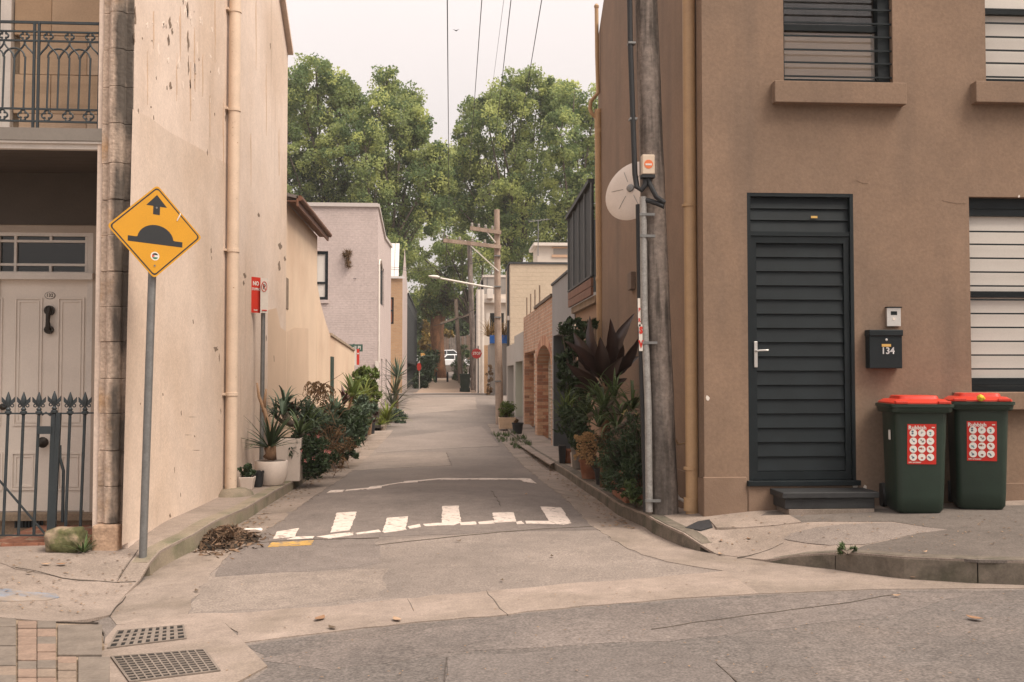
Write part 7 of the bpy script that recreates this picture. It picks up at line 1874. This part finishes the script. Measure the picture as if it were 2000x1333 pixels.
strap('spiky_yucca', 'large grey-green spiky yucca against the mauve house', P(771, 775, 33.5), 90, .85, .05, .35, leaf_mat('yucca_leaf', (.10, .105, .06), .4, .2), up=(-.5, 1.5), heads=[P(771, 770, 33.5), P(768, 795, 33.3)])
strap('upper_yucca', 'blue-green yucca head above the large spiky yucca', P(776, 738, 34.5), 44, .8, .06, .4, ml_blue, up=(-.2, 1.5))
q = MB(); q.tube([Vector((P(776, 738, 34.5).x, 34.5, g(-1.8, 34.5))), P(776, 738, 34.5)], .05, 6); q.build('yucca_trunk', m_stem_brown, bpy.data.objects['upper_yucca'], fixn=False)
bush('bed_groundcover', 'low grey-green groundcover at the foot of the yucca', 'plant', [(P(770, 815, 32.0), (.45, .5, .25)), (P(780, 822, 31.5), (.25, .4, .12))], 900, .13, .04, ml_blue, base=Vector((-2.0, 32.0, g(-2, 32))))
bush('wall_tuft', 'dry grass tuft growing out of the mauve brick wall', 'plant', [(P(677, 500, 37.8), (.16, .08, .22)), (P(680, 515, 37.8), (.12, .06, .2))], 260, .3, .02, ml_dry, base=P(677, 505, 37.88))
bush('dark_hedge', 'dark green hedge along the left of the far path', 'hedge', [(P(836, 715, 78), (.75, 2.0, .9)), (P(828, 738, 72), (.7, 2.0, .7)), (P(842, 700, 82), (.7, 2.0, .6)), (P(824, 755, 68), (.5, 1.5, .4))], 3000, .32, .12, ml_dark, base=Vector((-2.0, 76, .7)))
bush('far_right_bush', 'olive bush right of the bollards by the leaning pole', 'shrub', [(P(897, 722, 100), (.75, 1.2, 1.3)), (P(906, 700, 98), (.7, 1.2, 1.3)), (P(890, 738, 94), (.5, 1.2, .6)), (P(906, 752, 74), (.5, 1.2, .5))], 2000, .3, .1, ml_mid, base=Vector((1.2, 88, .9)))
bush('autumn_shrub', 'yellow and orange autumn shrub behind the red-barked tree', 'shrub', [(P(832, 668, 106), (.6, 1.0, 1.2)), (P(872, 652, 108), (.7, 1.0, .5)), (P(834, 640, 107), (.5, 1, .9))], 800, .45, .3, leaf_mat('autumn_leaf', (.26, .18, .05), .5, .3), base=Vector((-1.2, 106, 1.8)))
bush('far_dark_tree', 'dark green foliage mass behind the far timber fence', 'tree', [(P(880, 640, 128), (2.6, 1.5, 2.4)), (P(910, 600, 130), (2.5, 1.5, 3)), (P(835, 610, 128), (2.5, 1.5, 3)), (P(860, 590, 130), (2.5, 1.5, 2)), (P(835, 680, 128), (2.2, 1.5, 2.2)), (P(925, 660, 128), (2.5, 1.5, 3)), (P(815, 640, 129), (2, 1.5, 3))], 9000, .6, .4, ml_mid, base=Vector((1, 129, 2)))

bush('grey_bush', 'grey-green bushy plant rising between the dry tangle and the laurel', 'shrub', [(P(628, 820, 16.4), (.34, .26, .3)), (P(606, 815, 15.2), (.25, .25, .26)), (P(655, 850, 16.8), (.3, .22, .3))], 2000, .10, .03, ml_blue, base=Vector((-2.25, 16.2, FL(-2.25, 16.2))))
strap('green_strap_clump', 'clump of long green strap leaves beside the dry tangle', P(585, 850, 13.9), 60, .48, .03, 1.7, ml_mid, up=(.4, 1.45), heads=[P(585, 850, 13.9), P(600, 840, 14.6), P(625, 838, 15.8)])
# ---------------- right side planting
def RB(px, py): return G(px, py, FR)
Db = 12.3
hb = P(1182, 772, Db)
ban = thing('dark_red_banana', Vector((hb.x, Db, FR(hb.x, Db))), 'dark red banana plant with huge paddle leaves against the brown house', 'plant')
q = MB(); q.tube([Vector((hb.x, Db, FR(hb.x, Db))), hb, P(1182, 745, Db)], [.07, .055, .04], 10); q.build('stem', m_stem_brown, ban, smooth='all')
def paddle(a, b, w, twist=0.0, bow=.12, mat=ml_red):
    """one big leaf from a to b with midrib, curved and slightly folded"""
    a, b = Vector(a), Vector(b); d = b - a; L_ = d.length; d.normalize()
    view = Vector((0, -1, 0)); s = d.cross(view).normalized(); nrm = s.cross(d).normalized(); ct, st_ = math.cos(twist), math.sin(twist)
    s2 = s * ct + nrm * st_; n2 = nrm * ct - s * st_
    V, F, T = [], [], []; seg = 12
    for k in range(seg + 1):
        t = k / seg; ww = w * .5 * (math.sin(math.pi * min(1, max(.0, (t - .12) / .88)) ** .8) if t > .12 else .0) + .008 * (1 - t)
        p = a + d * (L_ * t) + n2 * (bow * L_ * math.sin(math.pi * t)) + Vector((0, 0, -bow * L_ * t * t * .6))
        rip = 1 + .10 * math.sin(t * 31 + a.x * 9)
        V += [p - s2 * ww * rip + n2 * ww * .35, p - s2 * ww * .5 + n2 * ww * .12, p, p + s2 * ww * .5 + n2 * ww * .12, p + s2 * ww * rip + n2 * ww * .35]
        T += [.2 + .1 * rnd.random(), .5, .9, .5, .2 + .1 * rnd.random()]
    for k in range(seg):
        for j in range(4): F.append((k * 5 + j, k * 5 + j + 1, (k + 1) * 5 + j + 1, (k + 1) * 5 + j))
    np_mesh('leaf', [tuple(v) for v in V], F, mat, ban, T, smooth=True)
def BP(px, py, d=0): return P(px, py, Db + d)
for (x0, y0, x1, y1, w, tw, dd) in ((1182, 745, 1240, 600, .12, .5, -.05), (1180, 745, 1192, 612, .13, -.3, -.15), (1178, 745, 1152, 606, .11, .6, .1), (1176, 748, 1120, 640, .15, .3, 0), (1176, 752, 1100, 655, .12, -.5, -.2), (1178, 756, 1104, 700, .11, .4, -.3),
                                    (1182, 750, 1250, 648, .12, -.4, -.2), (1184, 752, 1248, 690, .14, .6, -.1), (1178, 748, 1172, 650, .14, .1, -.25), (1182, 760, 1216, 690, .13, .5, -.35), (1176, 762, 1120, 748, .10, -.2, -.3), (1186, 762, 1225, 735, .10, .3, -.25), (1180, 750, 1208, 640, .16, -.7, .1), (1176, 756, 1130, 690, .14, .8, .1)):
    paddle(BP(x0, y0), BP(x1, y1, dd), w * 1.22, tw)
bush('dark_creeper_shrub', 'dark small-leaved shrub climbing in front of the grey garage doorway', 'shrub', [(P(1118, 650, 15.2), (.26, .25, .2)), (P(1108, 700, 15.2), (.2, .25, .3)), (P(1130, 690, 15.0), (.2, .25, .35)), (P(1098, 730, 15.0), (.14, .2, .25)), (P(1140, 640, 15.2), (.2, .2, .15)), (P(1128, 760, 14.8), (.25, .25, .3))], 2000, .085, .045, ml_dark, base=Vector((2.05, 15, FR(2.05, 15))))
strap('spider_plant', 'mass of arching green spider plant leaves under the banana', P(1180, 800, 11.6), 190, .42, .028, 1.9, ml_mid, up=(.2, 1.45), heads=[P(1160, 775, 11.9), P(1200, 780, 11.6), P(1180, 800, 11.4), P(1215, 810, 11.2), P(1150, 815, 11.8), P(1235, 800, 11.1), P(1170, 835, 11.4), P(1205, 840, 11.1)], seg=7)
strap('spiky_palm', 'spiky light green small palm at the far end of the right pots', P(1108, 818, 14.5), 60, .42, .02, .6, ml_bright, up=(-.1, 1.5), heads=[P(1106, 806, 14.5), P(1100, 820, 14.4), P(1116, 815, 14.6)])
bush('glossy_shrub', 'dark glossy shrub between the small palm and the spider plant', 'shrub', [(P(1125, 830, 13.6), (.24, .24, .3)), (P(1140, 850, 13.2), (.2, .2, .28))], 1200, .08, .035, ml_dark, base=Vector((2.05, 13.5, FR(2.05, 13.5))))
bush('dense_green_shrub', 'dense dark fine-leaved shrub beside the timber pole', 'shrub', [(P(1215, 885, 10.75), (.28, .24, .28)), (P(1240, 850, 10.6), (.16, .22, .25)), (P(1245, 915, 10.4), (.14, .24, .26)), (P(1195, 910, 10.9), (.18, .24, .22)), (P(1215, 935, 10.2), (.2, .2, .14))], 6200, .045, .014, ml_dark, base=Vector((2.05, 10.8, FR(2.05, 10.8))))
strap('pale_succulent', 'pale yellowish succulent rosettes in front of the timber pole', P(1240, 815, 10.7), 30, .07, .05, .3, ml_pale, up=(.2, 1.4), heads=[P(1222, 812, 10.8), P(1238, 818, 10.7), P(1195, 848, 11.0), P(1228, 868, 10.6)])
t = thing('dry_flower_heads', P(1165, 880, 11.9), 'straw coloured dry flower heads hanging over the right pots', 'plant')
q = MB(); V, F, T = [], [], []
for i in range(30):
    a = P(1188 + rnd.uniform(-8, 8), 868 + rnd.uniform(-6, 10), 11.8); b = P(rnd.uniform(1128, 1175), rnd.uniform(848, 905), 11.6 + rnd.uniform(-.2, .2)); q.tube([a, a.lerp(b, .5) + Vector((0, 0, .04)), b], .0045, 4, cap=False)
    for k in range(14):
        c = b + Vector((rnd.uniform(-.045, .045), rnd.uniform(-.03, .03), rnd.uniform(-.03, .03))); o = len(V); s_ = .014
        V += [c + Vector((-s_, 0, 0)), c + Vector((0, -s_, s_)), c + Vector((s_, 0, 0)), c + Vector((0, s_, -s_))]; F.append((o, o + 1, o + 2, o + 3)); T += [rnd.random()] * 4
q.build('stalks', m_stem_brown, t, fixn=False); tag(np_mesh('flower_heads', [tuple(v) for v in V], F, leaf_mat('straw_flower', (.46, .31, .16), .4, .2), t, T), kind='stuff')
for px_, py_, r_, h_, mt, sq, lb, nm in ((1109, 905, .115, .23, m_terra, False, 'small terracotta pot at the far end of the right kerb', 'terracotta_pot'), (1098, 906, .06, .30, m_black, True, 'narrow black pot beside the far terracotta pot', 'black_pot'), (1128, 917, .10, .34, m_potgrey, False, 'grey pot between two terracotta pots on the right kerb', 'grey_pot'),
                                         (1121, 912, .05, .22, m_potwhite, True, 'slim white pot beside the grey pot', 'white_pot'), (1153, 936, .15, .26, m_terra, False, 'terracotta pot with dry flowers above it in the middle of the right kerb', 'terracotta_pot'), (1175, 948, .09, .20, m_black, False, 'black pot half hidden behind the middle terracotta pot', 'black_pot')):
    b = RB(px_, py_); pot(nm, lb, b, r_, h_, mt, sq)
b = RB(1222, 985); tr_ = thing('terracotta_trough', b, 'old terracotta trough under the dense shrub near the pole', 'planter')
q = MB(); y0_, y1_ = b.y + .02, b.y + .85; q.hexa([(1.86, y0_, b.z), (2.22, y0_, b.z), (2.22, y1_, b.z), (1.86, y1_, b.z)], [(1.83, y0_ - .03, b.z + .28), (2.26, y0_ - .03, b.z + .28), (2.26, y1_ + .03, b.z + .28), (1.83, y1_ + .03, b.z + .28)]); q.build('body', m_terra, tr_, bevel=.01)
q = MB(); q.box(1.815, 2.27, y0_ - .045, y1_ + .045, b.z + .282, b.z + .33); q.build('rim', m_terra, tr_, bevel=.01)
bush('trough_fern', 'small fern sprouting beside the terracotta trough', 'plant', [(P(1236, 965, 9.95), (.10, .1, .13))], 420, .06, .02, ml_mid, base=RB(1240, 990))
# pots further along
b = RB(990, 826); b.y = 29; b = Vector((P(990, 826, 29).x, 29, g(1.7, 29) + .05))
pot('cream_planter_pot', 'cream square pot with round clipped shrub by the lamp pole', b, .24, .32, m_potcream, True, .9)
bush('round_shrub', 'round clipped green shrub in the cream pot by the lamp pole', 'shrub', [(b + Vector((0, 0, .55)), (.28, .26, .24))], 1400, .06, .03, ml_bright, base=b + Vector((0, 0, .3)))
b = Vector((P(1011, 845, 27).x, 27, g(1.8, 27) + .05)); pot('black_tub', 'round black tub in front of the brick jamb', b, .15, .30, m_black)
bush('tub_sprig', 'small brown sprig in the round black tub', 'plant', [(b + Vector((-.05, 0, .38)), (.08, .08, .08))], 90, .06, .03, ml_dry, base=b + Vector((0, 0, .28)))
pbx, pbo = PLANTER
strap('straw_grass', 'straw coloured ornamental grass overflowing the blue planter', Vector((pbx[0] + .4, 47.2, pbx[3])), 240, .9, .035, 1.6, ml_straw, up=(.3, 1.5), heads=[Vector((pbx[0] - .1 + k * .2, 47.2, pbx[3] - .05)) for k in range(8)])
t = bush('hanging_creeper', 'dry dark creeper hanging on the pier next to the lamp pole', 'plant', [(P(957, 740, 46.5), (.18, .15, .9)), (P(955, 780, 46.4), (.2, .15, .6))], 700, .14, .04, ml_dry, base=Vector((P(957, 800, 46.5).x, 46.5, .6)))
for i, (px_, py_, w_, D_) in enumerate(((1000, 858, .35, 25), (985, 852, .3, 27), (1018, 872, .2, 23))):
    V, F, T = [], [], []
    for k in range(60):
        c = P(px_, py_, D_); c = Vector((c.x + rnd.uniform(-w_, w_), D_ + rnd.uniform(-.6, .6), 0)); c.z = FR(c.x, c.y) if c.x > 1.75 else g(c.x, c.y)
        v, f, tt = blades_mb(c, 4, .10, .012, .8, (.6, 1.5), 2); o = len(V); V += v; F += [tuple(a + o for a in q_) for q_ in f]; T += tt
    tag(np_mesh('grass_tuft', [tuple(v) for v in V], F, ml_mid, None, T), ['weedy grass tuft at the driveway edge below the brick wall', 'weedy grass patch near the lamp pole foot', 'sparse weeds along the right kerb by the driveway'][i], 'grass', kind='stuff')
V, F, T = blades_mb(Vector((P(163, 1066, 8.15).x, 8.15, FL(-3, 8.15))), 34, .13, .014, .9, (.3, 1.5), 4); tag(np_mesh('weed_tuft', [tuple(v) for v in V], F, ml_mid, None, T), 'small green weed at the foot of the stone column', 'weed')
# concrete driveway in front of the brick garages
tag(sheet('driveway', gpoly([(1010, 866), (1062, 856), (1080, 868), (1100, 895), (1075, 908), (1030, 880)], FR), m_conc2, .006, zf=FR), kind='structure')

# ------------------------------------------------------------------ litter, leaves, small things
m_litter = [M('leaf_litter_%d' % i, c, .9, var=.2, vscale=30, fine=.1, bump=.2) for i, c in enumerate([(.24, .135, .075), (.20, .12, .07), (.36, .24, .155), (.10, .07, .045)])]
def fallen_leaf(px, py, f, size, mat, label, flat=.012):
    p = G(px, py, f); a = rnd.uniform(0, 6.28); z = f(p.x, p.y) + .012
    n = 6; pts = []
    for sgn_ in (1, -1):
        rng_ = range(n + 1) if sgn_ == 1 else range(n - 1, 0, -1)
        for k in rng_:
            t = k / n; u = (t - .5) * size; w = sgn_ * size * .24 * math.sin(math.pi * t)
            pts.append((p.x + u * math.cos(a) - w * math.sin(a), p.y + u * math.sin(a) + w * math.cos(a), z + flat * (2 * t - 1) ** 2 + abs(w) * .25))
    q = MB(); q.hexa(pts, [(x, y, zz + .0015) for x, y, zz in pts]); return tag(q.build('fallen_leaf', mat, None), label, 'leaf', 'fallen leaves on the road')
spots = [(1782, 1131, FR, .13, 'orange fallen leaf in the gutter below the right kerb', 2), (1985, 1138, g, .12, 'pale fallen leaf in the gutter at the right edge', 2), (1904, 1213, g, .11, 'brown fallen leaf on the road at right', 0), (1750, 1168, g, .06, 'tiny pale leaf on the road below the kerb', 2), (625, 1213, g, .12, 'long brown leaf left on the crossing slab', 0), (649, 1231, g, .08, 'dark twig-like leaf in front of the crossing slab', 3), (775, 1215, g, .10, 'pale curled leaf near the crack of the slab', 2),
         (1008, 868, g, .10, 'small leaf on the lane far beyond the hump', 2), (1028, 968, g, .07, 'pale leaf on the lane behind the hump', 2), (896, 1060, g, .06, 'dark leaf just in front of the hump line', 3), (1078, 1090, g, .05, 'small dark leaf on the asphalt right of centre', 3), (980, 1138, g, .05, 'small dark leaf beside the crossing slab', 3), (384, 1158, g, .06, 'dark bark chip on the left gutter edge', 3), (57, 1123, FL, .05, 'dark pebble-like leaf on the left footpath', 3), (120, 1106, FL, .08, 'brown leaf on the left footpath', 0), (90, 1106, FL, .07, 'pale leaf on the left footpath', 2),
         (1408, 1060, FR, .05, 'brown leaf on the concrete corner ramp', 0), (1463, 1056, FR, .05, 'second brown leaf on the corner ramp', 0), (1806, 1082, FR, .05, 'pale scrap on the right footpath edge', 2), (1407, 1086, g, .07, 'pale leaf at the flush kerb of the ramp', 2)]
for px_, py_, f_, s_, lb, mi in spots: fallen_leaf(px_, py_, f_ if f_ is not FR or px_ != 1782 else g, s_, m_litter[mi], lb)
# scattered tiny litter along the gutters: nobody could count it
V, F = [], []
def bit(x, y, f, s_):
    a = rnd.uniform(0, 6.28); z = f(x, y) + .009; c, s2 = math.cos(a) * s_, math.sin(a) * s_; o = len(V)
    V.extend([(x - c, y - s2, z), (x + s2 * .5, y - c * .5, z + s_ * .35), (x + c, y + s2, z + s_ * .2), (x - s2 * .5, y + c * .5, z + s_ * .3)]); F.append((o, o + 1, o + 2, o + 3))
for k in range(900):
    y = 9.5 + 16 * rnd.random() ** 1.2
    if rnd.random() < .5: bit(KL + .03 + abs(rnd.gauss(0, .12)), y, g, rnd.uniform(.008, .028))
    else: bit(KR - .03 - abs(rnd.gauss(0, .12)), y, g, rnd.uniform(.008, .028))
for k in range(420): 
    p = G(rnd.uniform(200, 2000), rnd.uniform(1040, 1333)); bit(p.x, p.y, g, rnd.uniform(.004, .012))
for k in range(160): p = G(rnd.uniform(1380, 2000), rnd.uniform(1005, 1080), FR); bit(p.x, p.y, FR, rnd.uniform(.005, .018))
for k in range(140): p = G(rnd.uniform(0, 260), rnd.uniform(1075, 1200), FL); bit(p.x, p.y, FL, rnd.uniform(.005, .018))
tag(np_mesh('scattered_litter', V, F, M('litter_mix', (.24, .155, .09), .9, var=.6, vscale=45, fine=.3, bump=.1), None), 'tiny leaf scraps scattered along gutters and footpaths', 'litter', kind='stuff')
# heap of sweepings in the left gutter
pc = G(438, 1062); V, F, T = [], [], []
hp = thing('debris_heap', pc, 'heap of brown leaves and twigs swept into the left gutter', 'debris')
bm = bmesh.new(); bmesh.ops.create_icosphere(bm, subdivisions=3, radius=1)
for v in bm.verts: n_ = 1 + mno.noise(v.co * 2.2) * .35; x_, y_ = pc.x + v.co.x * .24 * n_, pc.y + v.co.y * .34 * n_ + .05; v.co = Vector((x_, y_, g(x_, y_) - .02 + max(0, v.co.z) * .09 * n_))
me = bpy.data.meshes.new('mound'); bm.to_mesh(me); bm.free(); link_mesh('mound', me, m_soil, hp, 'all')
for k in range(1900):
    a = rnd.uniform(0, 6.28); r_ = abs(rnd.gauss(0, .62)); x_, y_ = pc.x + .26 * r_ * math.cos(a), pc.y + .05 + .36 * r_ * math.sin(a); z_ = g(x_, y_) + .10 * max(0, 1 - r_ * r_) * rnd.uniform(.6, 1.25) + .008
    s_ = rnd.uniform(.015, .05); d = Vector((rnd.gauss(0, 1), rnd.gauss(0, 1), rnd.gauss(0, .45))).normalized(); e = d.cross(Vector((rnd.gauss(0, 1), rnd.gauss(0, 1), rnd.gauss(0, 1)))).normalized() * rnd.choice((.12, .2, .4)); c = Vector((x_, y_, z_)); o = len(V)
    V += [c - d * s_, c + e * s_, c + d * s_, c - e * s_]; F.append((o, o + 1, o + 2, o + 3)); T += [rnd.random()] * 4
np_mesh('dead_leaves', [tuple(v) for v in V], F, M('debris_leaf', (.12, .075, .046), .9, var=.3, vscale=20, fine=0, bump=0, attr=.75), hp, T)
p = G(497, 1042); q = MB(); n = 9
q.add([(p.x + .11 * math.cos(a) * rnd.uniform(.6, 1.1), p.y + .07 * math.sin(a) * rnd.uniform(.6, 1.1), g(p.x, p.y) + .015 + rnd.uniform(0, .035)) for a in np.linspace(0, 6.28, n + 1)[:-1]] + [(p.x, p.y, g(p.x, p.y) + .045)], [(k, (k + 1) % n, n) for k in range(n)])
tag(q.build('paper_scrap', m_stick_white, None), 'torn white paper lying beside the debris heap', 'paper')
# kerb outlet pipe at the right corner
p = G(1648, 1112); q = MB(); c = Vector((p.x, p.y - .02, g(p.x, p.y) + .055)); q.lathe(c, [(.055, -.03), (.055, .12), (.042, .12), (.042, -.02)], 14, ax=(.1, 1, 0)); tag(q.build('kerb_outlet', m_galv, None, smooth=True), 'round stormwater outlet pipe in the gap of the right kerb', 'pipe')
bush('kerb_weed', 'little weed growing over the kerb outlet on the right', 'weed', [(G(1655, 1080, FR) + Vector((0, 0, .03)), (.10, .06, .04))], 160, .05, .012, ml_mid, base=G(1655, 1082, FR))
# a bird far up in the sky gap
p = P(891, 60, 60); q = MB(); q.add([p + Vector((-.22, 0, .07)), p + Vector((-.05, .05, .0)), p + Vector((0, -.12, -.02)), p + Vector((0, .14, 0)), p + Vector((.2, 0, .09)), p + Vector((.05, .05, 0)), p + Vector((0, 0, -.06))], [(0, 1, 2), (0, 3, 1), (4, 2, 5), (4, 5, 3), (1, 6, 2), (2, 6, 5), (1, 3, 6), (3, 5, 6)])
tag(q.build('flying_bird', m_black, None), 'tiny dark bird flying in the pale sky gap', 'bird')

# ------------------------------------------------------------------ thin haze in the air
hz = MB(); hz.box(-1700, 1700, -1700, 1700, -2.5, 36.0)
hm = bpy.data.materials.new('haze_air'); hm.use_nodes = True; hn = hm.node_tree; hn.nodes.clear()
ho = hn.nodes.new('ShaderNodeOutputMaterial'); hv = hn.nodes.new('ShaderNodeVolumePrincipled')
hv.inputs['Color'].default_value = (.97, .96, .95, 1); hv.inputs['Density'].default_value = .0005; hv.inputs['Anisotropy'].default_value = 0.0
hn.links.new(hv.outputs[0], ho.inputs['Volume'])
tag(hz.build('haze', hm, None), kind='stuff')
